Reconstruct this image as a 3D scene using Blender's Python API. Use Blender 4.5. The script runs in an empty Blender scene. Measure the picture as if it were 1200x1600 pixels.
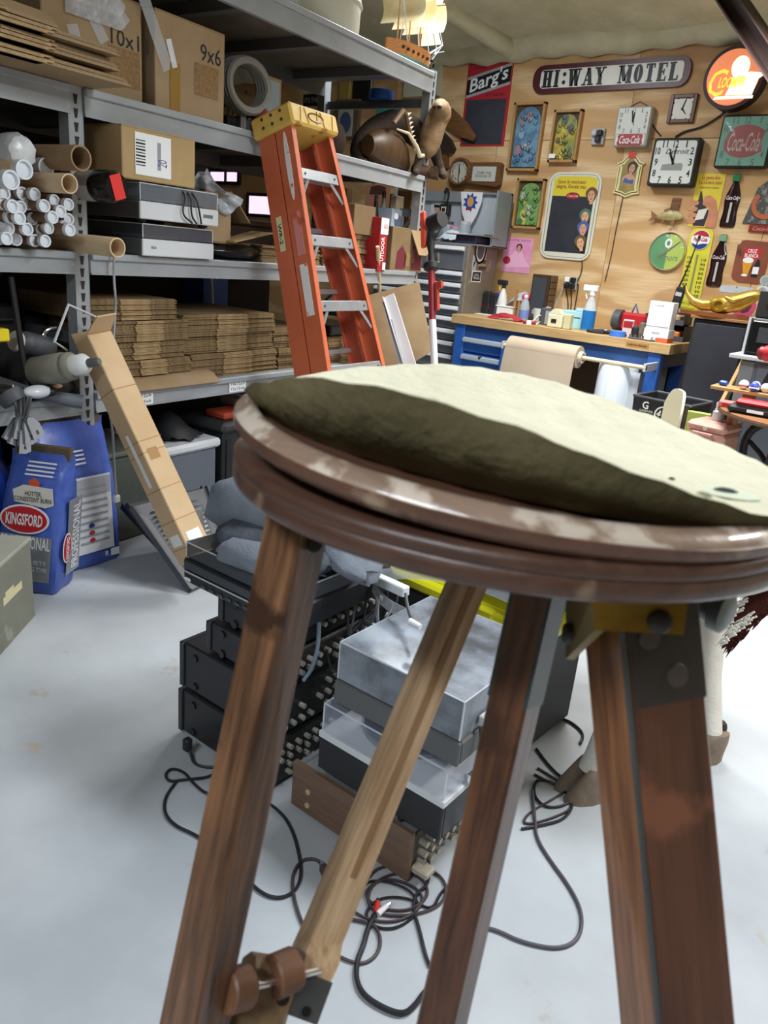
import bpy, bmesh, math, random
from mathutils import Vector, Matrix
rnd = random.Random(7)
PI = math.pi
scn = bpy.context.scene
COL = scn.collection
# ------------------------------------------------------------ camera, sky, lights, exposure
F, H = 1180.0, 1.5                      # focal length in pixels of the 1200x1600 frame, eye height
def _c(x, y): return Vector((x - 600, 800 - y, -F))
_up = _c(1400, 468).cross(_c(-1033, 243)).normalized()
_ex = _c(-1033, 243); _ex = -(_ex - _up * _ex.dot(_up)).normalized()
_ey = _up.cross(_ex)
RC = Matrix((_ex, _ey, _up))            # camera axes -> world axes
EYE = Vector((0, 0, H))
cam = bpy.data.cameras.new('camera'); cam_o = bpy.data.objects.new('camera', cam); COL.objects.link(cam_o)
cam.sensor_fit = 'VERTICAL'; cam.sensor_height = 36; cam.lens = 36 * F / 1600
cam.clip_start = .05; cam.clip_end = 60
cam_o.matrix_world = Matrix.Translation(EYE) @ RC.to_4x4()
cam.dof.use_dof = True; cam.dof.focus_distance = 3.6; cam.dof.aperture_fstop = 26.55 / 2.6
scn.camera = cam_o
scn.view_settings.view_transform = 'Standard'; scn.view_settings.look = 'None'
scn.view_settings.gamma = 1; scn.view_settings.use_curve_mapping = False
scn.view_settings.exposure = -0.06
wd = bpy.data.worlds.new('world'); scn.world = wd; wd.use_nodes = True
wd.node_tree.nodes['Background'].inputs[0].default_value = (.80, .87, 1, 1)
wd.node_tree.nodes['Background'].inputs[1].default_value = .2
def area(name, loc, size, power, col, rot=(0, 0, 0), spread=180):
    l = bpy.data.lights.new(name, 'AREA'); l.shape = 'RECTANGLE'; l.size, l.size_y = size; l.energy = power; l.color = col; l.spread = math.radians(spread)
    o = bpy.data.objects.new(name, l); COL.objects.link(o); o.location = loc; o.rotation_euler = rot
    return o
COOL, NEUT, WARM = (.86, .93, 1), (1, .98, .95), (1, .9, .76)
area('strip_light_rear', (-.3, -1.3, 2.95), (1.3, .35), 74, COOL)
area('strip_light_middle', (-.2, 2.3, 2.95), (1.3, .4), 78, COOL)
area('strip_light_bench', (-1.7, 4.6, 3.5), (1.6, .35), 100, NEUT, spread=122)
area('strip_light_right', (1.5, 3.4, 3.1), (.4, 1.4), 105, NEUT)
area('strip_light_rack', (-3.3, 4.75, 3.45), (.3, .9), 60, COOL)

# ------------------------------------------------------------ points from the survey of the room
def ray(x, y): return RC @ _c(x, y)
def hit(x, y, p, n):
    r = ray(x, y); return EYE + r * ((Vector(p) - EYE).dot(n) / r.dot(n))
def fz(x, y, z=0.0): return hit(x, y, (0, 0, z), Vector((0, 0, 1)))       # on a level plane
def fy(x, y, Y): return hit(x, y, (0, Y, 0), Vector((0, 1, 0)))           # on a plane along the back wall
def fx(x, y, X): return hit(x, y, (X, 0, 0), Vector((1, 0, 0)))
def fd(x, y, d): return EYE + ray(x, y) * (d / F)
WY = 6.6                                                                    # back wall
SU = Vector((-.089, .996, 0)).normalized(); SN = Vector((SU.y, -SU.x, 0)); SP = Vector((-3.1, 1.9, 0))
SF = Matrix.Translation(SP) @ Matrix((SU, -SN, Vector((0, 0, 1)))).transposed().to_4x4()   # rack frame: along, inward, up
def sh(s, w, z): return SF @ Vector((s, w, z))
def sx(x, y, w=0.0):
    q = hit(x, y, SP - SN * w, SN); return (q - SP).dot(SU), q.z
def TR(x, y, z): return Matrix.Translation((x, y, z))
def RZ(a): return Matrix.Rotation(a, 4, 'Z')
def FR(o, x, y):                                                            # frame from origin, x axis, rough y axis
    x = Vector(x).normalized(); z = x.cross(Vector(y)).normalized(); y = z.cross(x)
    m = Matrix((x, y, z)).transposed().to_4x4(); m.translation = Vector(o); return m
def WF(X, Z, off=0.0): return FR((X, WY - off, Z), (1, 0, 0), (0, 0, 1))   # frame lying on the back wall, z out of the wall
def wq(tl, tr, br, bl, off=0.0):                                            # a wall rectangle seen at four corners
    a, b, c, d = [fy(p[0], p[1], WY - off) for p in (tl, tr, br, bl)]
    X0, X1, Z1, Z0 = (a.x + d.x) / 2, (b.x + c.x) / 2, (a.z + b.z) / 2, (c.z + d.z) / 2
    return WF((X0 + X1) / 2, (Z0 + Z1) / 2), X1 - X0, Z1 - Z0

# ------------------------------------------------------------ materials
def lin(c):
    if isinstance(c, str):
        c = [int(c[i:i + 2], 16) / 255 for i in (0, 2, 4)]
        c = [v / 12.92 if v <= .04045 else ((v + .055) / 1.055) ** 2.4 for v in c]
    return (c[0], c[1], c[2], 1)
_mats = {}
def mat(c, rough=.55, metal=0, c2=None, scale=8, stretch=None, bump=0, bscale=60, spec=.5, alpha=1, trans=0, emit=0, sharp=(.35, .65), detail=5, wear=None, coat=0):
    key = (str(c), rough, metal, str(c2), scale, str(stretch), bump, bscale, spec, alpha, trans, emit, sharp, detail, str(wear), coat)
    if key in _mats: return _mats[key]
    m = bpy.data.materials.new('m%d' % len(_mats)); m.use_nodes = True; nt = m.node_tree; N = nt.nodes; L = nt.links
    b = N['Principled BSDF']
    b.inputs['Base Color'].default_value = lin(c); b.inputs['Roughness'].default_value = rough; b.inputs['Metallic'].default_value = metal
    b.inputs['Specular IOR Level'].default_value = spec; b.inputs['Alpha'].default_value = alpha; b.inputs['Transmission Weight'].default_value = trans
    b.inputs['Coat Weight'].default_value = coat
    if emit:
        b.inputs['Emission Color'].default_value = lin(c); b.inputs['Emission Strength'].default_value = emit
    tc = N.new('ShaderNodeTexCoord'); mp = N.new('ShaderNodeMapping'); L.new(tc.outputs['Object'], mp.inputs[0])
    if stretch: mp.inputs['Scale'].default_value = stretch
    col = None
    if c2:
        n = N.new('ShaderNodeTexNoise'); n.inputs['Scale'].default_value = scale; n.inputs['Detail'].default_value = detail; n.inputs['Roughness'].default_value = .6
        L.new(mp.outputs[0], n.inputs['Vector'])
        r = N.new('ShaderNodeValToRGB'); r.color_ramp.elements[0].position, r.color_ramp.elements[1].position = sharp
        r.color_ramp.elements[0].color = lin(c); r.color_ramp.elements[1].color = lin(c2)
        L.new(n.outputs['Fac'], r.inputs[0]); col = r.outputs[0]
    if wear:                                                                # (colour, scale, threshold): worn spots with a shape of their own
        n2 = N.new('ShaderNodeTexNoise'); n2.inputs['Scale'].default_value = wear[1]; n2.inputs['Detail'].default_value = 6
        L.new(tc.outputs['Object'], n2.inputs['Vector'])
        r2 = N.new('ShaderNodeValToRGB'); r2.color_ramp.elements[0].position = wear[2]; r2.color_ramp.elements[1].position = wear[2] + .06
        L.new(n2.outputs['Fac'], r2.inputs[0])
        mx = N.new('ShaderNodeMix'); mx.data_type = 'RGBA'; L.new(r2.outputs[0], mx.inputs[0])
        if col: L.new(col, mx.inputs[6])
        else: mx.inputs[6].default_value = lin(c)
        mx.inputs[7].default_value = lin(wear[0]); col = mx.outputs[2]
    if col: L.new(col, b.inputs['Base Color'])
    if bump:
        nb = N.new('ShaderNodeTexNoise'); nb.inputs['Scale'].default_value = bscale; nb.inputs['Detail'].default_value = 6
        L.new(mp.outputs[0], nb.inputs['Vector'])
        bp = N.new('ShaderNodeBump'); bp.inputs['Strength'].default_value = bump; bp.inputs['Distance'].default_value = .01
        L.new(nb.outputs['Fac'], bp.inputs['Height']); L.new(bp.outputs[0], b.inputs['Normal'])
    _mats[key] = m; return m
def plywood(c1, c2, knot):
    m = bpy.data.materials.new('plywood'); m.use_nodes = True; nt = m.node_tree; N = nt.nodes; L = nt.links; b = N['Principled BSDF']
    b.inputs['Roughness'].default_value = .62
    tc = N.new('ShaderNodeTexCoord'); inf = N.new('ShaderNodeObjectInfo')
    add = N.new('ShaderNodeVectorMath'); add.operation = 'ADD'
    cmb = N.new('ShaderNodeCombineXYZ'); mul = N.new('ShaderNodeMath'); mul.operation = 'MULTIPLY'; mul.inputs[1].default_value = 37
    L.new(inf.outputs['Random'], mul.inputs[0]); L.new(mul.outputs[0], cmb.inputs[0]); L.new(mul.outputs[0], cmb.inputs[2])
    L.new(tc.outputs['Object'], add.inputs[0]); L.new(cmb.outputs[0], add.inputs[1])
    mp = N.new('ShaderNodeMapping'); mp.inputs['Scale'].default_value = (.55, 1, 2.2); L.new(add.outputs[0], mp.inputs[0])
    n1 = N.new('ShaderNodeTexNoise'); n1.inputs['Scale'].default_value = 1.3; n1.inputs['Detail'].default_value = 2; L.new(mp.outputs[0], n1.inputs['Vector'])
    rings = N.new('ShaderNodeMath'); rings.operation = 'MULTIPLY'; rings.inputs[1].default_value = 26; L.new(n1.outputs['Fac'], rings.inputs[0])
    sn = N.new('ShaderNodeMath'); sn.operation = 'SINE'; L.new(rings.outputs[0], sn.inputs[0])
    mr = N.new('ShaderNodeMapRange'); mr.inputs[1].default_value = -1; mr.inputs[2].default_value = 1; L.new(sn.outputs[0], mr.inputs[0])
    fine = N.new('ShaderNodeTexNoise'); fine.inputs['Scale'].default_value = 9; fine.inputs['Detail'].default_value = 6
    mp2 = N.new('ShaderNodeMapping'); mp2.inputs['Scale'].default_value = (.5, 1, 9); L.new(add.outputs[0], mp2.inputs[0]); L.new(mp2.outputs[0], fine.inputs['Vector'])
    mixf = N.new('ShaderNodeMath'); mixf.operation = 'MULTIPLY'; L.new(mr.outputs[0], mixf.inputs[0]); L.new(fine.outputs['Fac'], mixf.inputs[1])
    r = N.new('ShaderNodeValToRGB'); r.color_ramp.elements[0].position = .1; r.color_ramp.elements[1].position = .75
    r.color_ramp.elements[0].color = lin(c1); r.color_ramp.elements[1].color = lin(c2); L.new(mixf.outputs[0], r.inputs[0])
    # broad reddish heartwood bands and small knots
    n3 = N.new('ShaderNodeTexNoise'); n3.inputs['Scale'].default_value = 1.1; n3.inputs['Detail'].default_value = 4; n3.inputs['Distortion'].default_value = .6
    mp3 = N.new('ShaderNodeMapping'); mp3.inputs['Scale'].default_value = (.7, 1, 1.9); mp3.inputs['Location'].default_value = (3, 0, 5)
    L.new(add.outputs[0], mp3.inputs[0]); L.new(mp3.outputs[0], n3.inputs['Vector'])
    r3 = N.new('ShaderNodeValToRGB'); r3.color_ramp.elements[0].position = .55; r3.color_ramp.elements[1].position = .60
    r3.color_ramp.elements[1].color = (.62, .62, .62, 1); L.new(n3.outputs['Fac'], r3.inputs[0])
    mx = N.new('ShaderNodeMix'); mx.data_type = 'RGBA'; L.new(r3.outputs[0], mx.inputs[0]); L.new(r.outputs[0], mx.inputs[6]); mx.inputs[7].default_value = lin(knot)
    v = N.new('ShaderNodeTexVoronoi'); v.inputs['Scale'].default_value = 2.6; L.new(add.outputs[0], v.inputs['Vector'])
    r4 = N.new('ShaderNodeValToRGB'); r4.color_ramp.elements[0].position = .035; r4.color_ramp.elements[1].position = .075
    r4.color_ramp.elements[0].color = (1, 1, 1, 1); r4.color_ramp.elements[1].color = (0, 0, 0, 1); L.new(v.outputs['Distance'], r4.inputs[0])
    mx2 = N.new('ShaderNodeMix'); mx2.data_type = 'RGBA'; L.new(r4.outputs[0], mx2.inputs[0]); L.new(mx.outputs[2], mx2.inputs[6]); mx2.inputs[7].default_value = lin('7a4a26')
    L.new(mx2.outputs[2], b.inputs['Base Color'])
    return m
def cardboard(c='b08a5c', c2='9c7748', r=.8): return mat(c, r, c2=c2, scale=3, bump=.05, bscale=120, spec=.2)
K_BOX = cardboard('a48d6e', '957d5e'); K_DARK = cardboard('877254', '776146'); K_LIGHT = mat('b89e78', .8, c2='a48a64', scale=40, spec=.2)
K_FLAT = mat('8f795a', .85, c2='6a573d', scale=90, stretch=(1, 1, .1), spec=.15, bump=.1, bscale=200)
K_TUBE = mat('a08566', .75, c2='8f7558', scale=6, spec=.25); K_TAN = mat('dcc4a2', .7, c2='d0b48e', scale=6, spec=.25)
STEEL = mat('a2a7ab', .45, .1, c2='979ca0', scale=5, wear=('b4b8ba', 14, .66)); STEEL_D = mat('6f7375', .5, .25, c2='646869', scale=4)
ALU = mat('c6cbd0', .35, .7, c2='b4bac0', scale=10); CHROME = mat('d9dcdf', .15, 1)
BLACK = mat('141518', .45, c2='1c1d20', scale=6); BLACK_M = mat('1b1c1f', .6); BLACK_S = mat('0d0e10', .25)
WHITE = mat('e6e8ea', .5); PAPER = mat('eceeee', .8, spec=.2); INK = mat('1a1a1c', .6); INKB = mat('3a4a8a', .6)
GREYL = mat('b9bdc2', .5); GREYD = mat('4a4d52', .55); RUBBER = mat('2c2a2c', .6, spec=.3)
RED = mat('b3202a', .45); YEL = mat('e6cf1c', .5); BLUE = mat('1f4fa8', .45, c2='1a478f', scale=4); PINK = mat('e08aa8', .6)
def glassy(c='dfe6ee', alpha=.22, rough=.12): return mat(c, rough, alpha=alpha, spec=.6)
def wood(c1, c2, ax=2, sc=14, rough=.45, wear=None, coat=0, sharp=(.32, .68)):
    st = [7, 7, 7]; st[ax] = .55
    return mat(c1, rough, c2=c2, scale=sc, stretch=tuple(v * 1. for v in st), sharp=sharp, bump=.08, bscale=30, wear=wear, coat=coat, detail=7)

# ------------------------------------------------------------ mesh builder
class MB:
    def __init__(s, T=None): s.v, s.f, s.mi, s.T, s.m = [], [], [], (T or Matrix()), 0
    def add(s, vs, fs, M=None):
        T = s.T @ M if M is not None else s.T; o = len(s.v)
        s.v += [T @ Vector(p) for p in vs]; s.f += [[i + o for i in f] for f in fs]; s.mi += [s.m] * len(fs); return s
    def box(s, c, d, M=None, b=0):
        x, y, z = [v / 2 for v in d]; c = Vector(c)
        if b:
            b = min(b, x * .9, y * .9, z * .9)
            vs = []
            for sx_ in (-1, 1):
                for sy_ in (-1, 1):
                    for sz_ in (-1, 1):
                        vs += [c + Vector((sx_ * x, sy_ * (y - b), sz_ * (z - b))), c + Vector((sx_ * (x - b), sy_ * y, sz_ * (z - b))), c + Vector((sx_ * (x - b), sy_ * (y - b), sz_ * z))]
            I = lambda a, bb, cc, k: ((a * 2 + bb) * 2 + cc) * 3 + k
            fs = []
            fs += [[I(a, 0, 0, 0), I(a, 1, 0, 0), I(a, 1, 1, 0), I(a, 0, 1, 0)][::1 if a else -1] for a in (0, 1)]
            fs += [[I(0, a, 0, 1), I(0, a, 1, 1), I(1, a, 1, 1), I(1, a, 0, 1)][::1 if a else -1] for a in (0, 1)]
            fs += [[I(0, 0, a, 2), I(1, 0, a, 2), I(1, 1, a, 2), I(0, 1, a, 2)][::1 if a else -1] for a in (0, 1)]
            for a in (0, 1):
                for d_ in (0, 1):
                    k = 1 if a == d_ else -1
                    fs.append([I(a, d_, 0, 0), I(a, d_, 0, 1), I(a, d_, 1, 1), I(a, d_, 1, 0)][::-k])
                    fs.append([I(a, 0, d_, 0), I(a, 0, d_, 2), I(a, 1, d_, 2), I(a, 1, d_, 0)][::k])
                    fs.append([I(0, a, d_, 1), I(0, a, d_, 2), I(1, a, d_, 2), I(1, a, d_, 1)][::-k])
                    for e in (0, 1):
                        t = [I(a, d_, e, 0), I(a, d_, e, 1), I(a, d_, e, 2)]
                        fs.append(t if (a + d_ + e) % 2 else t[::-1])
            return s.add(vs, fs, M)
        vs = [c + Vector((i * x, j * y, k * z)) for i in (-1, 1) for j in (-1, 1) for k in (-1, 1)]
        return s.add(vs, [[0, 1, 3, 2], [4, 6, 7, 5], [0, 4, 5, 1], [2, 3, 7, 6], [0, 2, 6, 4], [1, 5, 7, 3]], M)
    def bb(s, lo, hi, b=0, M=None):
        lo, hi = Vector(lo), Vector(hi); return s.box((lo + hi) / 2, hi - lo, M, b)
    def hexa(s, a, b):                                                      # two quads (4 points each) joined
        vs = list(a) + list(b); fs = [[3, 2, 1, 0], [4, 5, 6, 7]] + [[i, (i + 1) % 4, (i + 1) % 4 + 4, i + 4] for i in range(4)]
        return s.add(vs, fs)
    def rings(s, rs, cap=(True, True), closed=False):
        n = len(rs[0]); vs = [p for r in rs for p in r]; fs = []
        K = len(rs) if closed else len(rs) - 1
        for i in range(K):
            i2 = (i + 1) % len(rs)
            for j in range(n):
                k = (j + 1) % n; fs.append([i * n + j, i * n + k, i2 * n + k, i2 * n + j])
        if not closed:
            if cap[0]: fs.append(list(range(n))[::-1])
            if cap[1]: fs.append([(len(rs) - 1) * n + j for j in range(n)])
        return s.add(vs, fs)
    def lathe(s, prof, p0=(0, 0, 0), ax=(0, 0, 1), n=20, cap=(True, True), sq=1.0):
        ax = Vector(ax).normalized(); a = ax.orthogonal().normalized(); b = ax.cross(a); p0 = Vector(p0)
        return s.rings([[p0 + ax * h + (a * math.cos(2 * PI * j / n) + b * sq * math.sin(2 * PI * j / n)) * max(r, 1e-5) for j in range(n)] for r, h in prof], cap)
    def cyl(s, p0, p1, r, r1=None, n=16, cap=(True, True)):
        p0, p1 = Vector(p0), Vector(p1); return s.lathe([(r, 0), (r if r1 is None else r1, (p1 - p0).length)], p0, p1 - p0, n, cap)
    def pipe(s, p0, p1, ro, ri, n=18):
        p0, p1 = Vector(p0), Vector(p1); h = (p1 - p0).length
        return s.lathe([(ri, h * .02), (ri, h), (ro, h), (ro, 0), (ri, 0)], p0, p1 - p0, n, (False, False))
    def tube(s, pts, r, n=6, closed=False, smooth=0):
        pts = [Vector(p) for p in pts]
        for _ in range(smooth):
            q = [] if closed else [pts[0]]
            for i in range(len(pts) if closed else len(pts) - 1):
                a, b = pts[i], pts[(i + 1) % len(pts)]; q += [a * .75 + b * .25, a * .25 + b * .75]
            if not closed: q.append(pts[-1])
            pts = q
        rs, prev = [], None; N = len(pts)
        for i, p in enumerate(pts):
            if closed: t = pts[(i + 1) % N] - pts[i - 1]
            else: t = pts[min(i + 1, N - 1)] - pts[max(i - 1, 0)]
            if t.length < 1e-9: t = Vector((0, 0, 1))
            t.normalize()
            a = (t.orthogonal() if prev is None else prev - t * prev.dot(t)).normalized(); prev = a; b = t.cross(a)
            rr = r[i] if isinstance(r, (list, tuple)) and not smooth else (r if not isinstance(r, (list, tuple)) else r[int(i * len(r) / N)])
            rs.append([p + (a * math.cos(2 * PI * j / n) + b * math.sin(2 * PI * j / n)) * rr for j in range(n)])
        return s.rings(rs, closed=closed)
    def prism(s, poly, z0, z1, M=None):
        n = len(poly); vs = [(p[0], p[1], z0) for p in poly] + [(p[0], p[1], z1) for p in poly]
        A = sum(poly[i][0] * poly[(i + 1) % n][1] - poly[(i + 1) % n][0] * poly[i][1] for i in range(n))
        k = 1 if A > 0 else -1
        return s.add(vs, [list(range(n))[::-k], list(range(n, 2 * n))[::k]] + [[i, (i + 1) % n, (i + 1) % n + n, i + n][::k] for i in range(n)], M)
    def ball(s, c, r, n=10, sq=(1, 1, 1), M=None):
        c = Vector(c); vs, fs = [], []
        for i in range(n + 1):
            th = PI * i / n
            for j in range(2 * n):
                ph = PI * j / n; vs.append(c + Vector((math.sin(th) * math.cos(ph) * r * sq[0], math.sin(th) * math.sin(ph) * r * sq[1], math.cos(th) * r * sq[2])))
        for i in range(n):
            for j in range(2 * n):
                k = (j + 1) % (2 * n); fs.append([i * 2 * n + j, (i + 1) * 2 * n + j, (i + 1) * 2 * n + k, i * 2 * n + k])
        return s.add(vs, fs, M)
    def grid(s, fn, nu, nv, th=0):                                          # sheet from fn(u,v)->point, thickened by th along the normal
        P = [[Vector(fn(i / nu, j / nv)) for j in range(nv + 1)] for i in range(nu + 1)]
        W_ = nv + 1; vs = [p for r in P for p in r]
        fs = [[i * W_ + j, (i + 1) * W_ + j, (i + 1) * W_ + j + 1, i * W_ + j + 1] for i in range(nu) for j in range(nv)]
        if th:
            o = len(vs); nn = []
            for i in range(nu + 1):
                for j in range(nv + 1):
                    du = P[min(i + 1, nu)][j] - P[max(i - 1, 0)][j]; dv = P[i][min(j + 1, nv)] - P[i][max(j - 1, 0)]
                    k = du.cross(dv); nn.append(k.normalized() if k.length > 1e-12 else Vector((0, 0, 1)))
            vs += [p - nn[i] * th for i, p in enumerate(vs)]
            fs += [[q + o for q in f[::-1]] for f in fs]
            rim = [i * W_ for i in range(nu + 1)] + [nu * W_ + j for j in range(1, W_)] + [i * W_ + nv for i in range(nu - 1, -1, -1)] + [j for j in range(nv - 1, 0, -1)]
            for a, b in zip(rim, rim[1:] + rim[:1]): fs.append([b, a, a + o, b + o])
        return s.add(vs, fs)

def rrect(w, h, r, n=4, cx=0, cy=0):
    out = []
    for k, (sx_, sy_) in enumerate(((1, 1), (-1, 1), (-1, -1), (1, -1))):
        for i in range(n + 1):
            a = PI / 2 * (k + i / n); out.append((cx + sx_ * (w / 2 - r) + r * math.cos(a), cy + sy_ * (h / 2 - r) + r * math.sin(a)))
    return out
def ell(a, b, n=28, cx=0, cy=0): return [(cx + a * math.cos(2 * PI * i / n), cy + b * math.sin(2 * PI * i / n)) for i in range(n)]
def rect(w, h, cx=0, cy=0): return [(cx - w / 2, cy - h / 2), (cx + w / 2, cy - h / 2), (cx + w / 2, cy + h / 2), (cx - w / 2, cy + h / 2)]

_W = {}
def _name(n): return n
def obj(name, mb, m, parent=None, smooth=40, origin=None, label=None, kind=None):
    me = bpy.data.meshes.new(name)
    if parent is not None: B = _W[parent.name]
    elif origin is not None: B = origin if isinstance(origin, Matrix) else Matrix.Translation(origin)
    else:
        lo = [min(p[i] for p in mb.v) for i in range(3)]; hi = [max(p[i] for p in mb.v) for i in range(3)]
        B = Matrix.Translation(((lo[0] + hi[0]) / 2, (lo[1] + hi[1]) / 2, lo[2]))
    L = origin if (parent is not None and isinstance(origin, Matrix)) else B
    inv = L.inverted()
    me.from_pydata([inv @ p for p in mb.v], [], mb.f)
    for k in (m if isinstance(m, (list, tuple)) else [m]): me.materials.append(k)
    if any(mb.mi): me.polygons.foreach_set('material_index', mb.mi)
    if smooth:
        me.polygons.foreach_set('use_smooth', [True] * len(mb.f)); me.set_sharp_from_angle(angle=math.radians(smooth))
    me.update()
    o = bpy.data.objects.new(name, me); COL.objects.link(o)
    if parent is not None:
        o.parent = parent; o.matrix_local = B.inverted() @ L
    else: o.matrix_world = B
    _W[o.name] = L if parent is not None else B
    if label: o['label'] = label
    if kind: o['kind'] = kind
    return o
def tag(o, label, cat, group=None, kind=None):
    o['label'] = label; o['category'] = cat
    if group: o['group'] = group
    if kind: o['kind'] = kind
    return o
def thing(name, label, cat, loc=(0, 0, 0), group=None):
    o = bpy.data.objects.new(name, None); COL.objects.link(o); o.empty_display_size = .1
    B = loc if isinstance(loc, Matrix) else Matrix.Translation(loc)
    o.matrix_world = B; _W[o.name] = B
    return tag(o, label, cat, group)
def struct(name, mb, m, parent=None, smooth=0):
    o = obj(name, mb, m, parent, smooth); 
    if parent is None: o['kind'] = 'structure'
    return o
KIDS = {}
def dup(root, M, label=None, group=None):                                   # a copy of a thing with its parts, put at matrix M
    r = root.copy(); COL.objects.link(r); r.matrix_world = M; _W[r.name] = M
    if label: r['label'] = label
    if group: r['group'] = group
    for ch in [c for c in bpy.data.objects if c.parent == root] if root.name not in KIDS else KIDS[root.name]:
        c = ch.copy(); COL.objects.link(c); c.parent = r
    return r
def keep(root): KIDS[root.name] = list(c for c in bpy.data.objects if c.parent == root); return root
ORD = 'lowest second third fourth fifth sixth seventh eighth ninth tenth eleventh twelfth thirteenth fourteenth fifteenth sixteenth seventeenth'.split()
_tx = {}
def lettering(txt, w, h, frame, m, parent, name='lettering', th=.002, shear=0, bold=0, space=1.0, arc=None, rows=None):
    key = (txt, shear, bold, space)
    if key not in _tx:
        cu = bpy.data.curves.new('t', 'FONT'); cu.body = txt; cu.size = 1; cu.shear = shear; cu.offset = bold; cu.resolution_u = 2; cu.space_character = space; cu.align_x = 'CENTER'
        cu.space_line = .9
        to = bpy.data.objects.new('t', cu); me = bpy.data.meshes.new_from_object(to)
        _tx[key] = ([v.co.copy() for v in me.vertices], [list(p.vertices) for p in me.polygons])
        bpy.data.objects.remove(to); bpy.data.curves.remove(cu); bpy.data.meshes.remove(me)
    vs, fs = _tx[key]
    x0, x1 = min(v.x for v in vs), max(v.x for v in vs); y0, y1 = min(v.y for v in vs), max(v.y for v in vs)
    b = MB(frame)
    def P(v):
        x, y = ((v.x - x0) / (x1 - x0) - .5) * w, ((v.y - y0) / (y1 - y0) - .5) * h
        if arc: y += arc * (1 - (2 * x / w) ** 2)
        return (x, y, th)
    b.add([P(v) for v in vs], fs)
    return obj(name, b, m, parent, 0)
# one-line parts
def bx(name, P, m, T, lo, hi, b=0, **k): return obj(name, MB(T).bb(lo, hi, b), m, P, **k)
def cy(name, P, m, T, p0, p1, r, r1=None, n=16, **k): return obj(name, MB(T).cyl(p0, p1, r, r1, n), m, P, **k)
def pr(name, P, m, T, poly, z0, z1, **k): return obj(name, MB(T).prism(poly, z0, z1), m, P, **k)
# ------------------------------------------------------------ the room
CONC = mat('bdc2c6', .55, c2='a9aeb4', scale=1.6, bump=.03, bscale=12, wear=('aca69f', 7.5, .66), spec=.3)
struct('floor', MB().bb((-8.2, -4.2, -.1), (4.2, WY + .2, 0)), CONC)
FOAM = mat('cfcbb0', .9, c2='bdb99b', scale=4, bump=.9, bscale=9, spec=.1)
PLY = plywood('c29b68', 'e6cba0', 'b48658'); PLY2 = plywood('b98f5e', 'dcbd90', 'a87a50')
back = struct('wall_back', MB().bb((-8.2, WY + .02, 0), (4.2, WY + .2, 5.0)), mat('5c4a35', .9))
xs = [-8.2, -7.66, -6.44, -5.22, -4.0, -2.78, -1.56, -.34, .88, 2.1, 4.2]
for i in range(len(xs) - 1):
    for z0, z1 in ((0, 2.55), (2.555, 3.3)):
        bx('panel', back, PLY if (i + (z0 > 1)) % 3 else PLY2, None, (xs[i] + .002, WY - .001 - .002 * (i % 2), z0), (xs[i + 1] - .002, WY + .019, z1), smooth=0, origin=TR(xs[i], WY, z0))
def slope(Y): return 3.28 + (WY - Y) * .17
def ceil_fn(u, v):
    X, Y = -8.2 + 12.4 * u, WY - 10.8 * v
    return (X, Y, slope(Y) + .03 * math.sin(X * 3.1 + Y) * math.sin(Y * 2.3))
struct('ceiling', MB().grid(lambda u, v: ceil_fn(u, 1 - v), 60, 50), FOAM, smooth=60)
rib = MB()
rib.grid(lambda u, v: (-8.2 + 12.4 * u, WY - .02 - .17 * math.sin(v * PI * .5) - .01 * math.sin(u * 190), 3.185 + .24 * (1 - math.cos(v * PI * .5)) + .012 * math.sin(u * 230) + .01 * math.sin(u * 71)), 180, 6)
struct('trim_1', rib, FOAM, smooth=60)
for k, Y in enumerate((5.3, 3.7, 2.1)):
    b = MB(); b.tube([(-8.1, Y, slope(Y) - .03), (4.1, Y, slope(Y) - .03)], .07, 8); struct('trim_%d' % (k + 2), b, FOAM, smooth=60)
RAF = mat('3e2822', .7, c2='33201b', scale=6)
b = MB(); p = fy(790, 100, 6.45); b.tube([(p.x, 6.55, 3.27), (p.x - .55, 4.6, slope(4.6) + .02)], .09, 8); struct('trim_5', b, FOAM, smooth=60)
# brown steel rafter crossing the top right corner
a, c = fd(1118, -40, 4.9), fd(1300, 235, 4.1)
T = FR(a, c - a, Vector((0, 1, .2))); dn = (c - a).normalized(); L = min(a.z / -dn.z, (3.98 - a.x) / dn.x) ; U = -(slope(a.y) - a.z) / abs(dn.z) - .3
b = MB(T)
for lo, hi in (((U, -.1, -.055), (L, .1, -.045)), ((U, -.1, .045), (L, .1, .055)), ((U, -.006, -.05), (L, .006, .05))): b.bb(lo, hi)
tr6 = struct('trim_6', b, RAF)
DARKW = mat('3a3129', .9, c2='2e2720', scale=2)
wl = struct('wall_left', MB().bb((-8.2, -4.2, 0), (-8.0, WY, 5.2)), DARKW)
struct('wall_right', MB().bb((4.0, -4.2, 0), (4.2, WY, 5.2)), mat('b9ae98', .9))
struct('wall_rear', MB().bb((-8.2, -4.2, 0), (4.2, -4.0, 5.2)), mat('b9ae98', .9))
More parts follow.
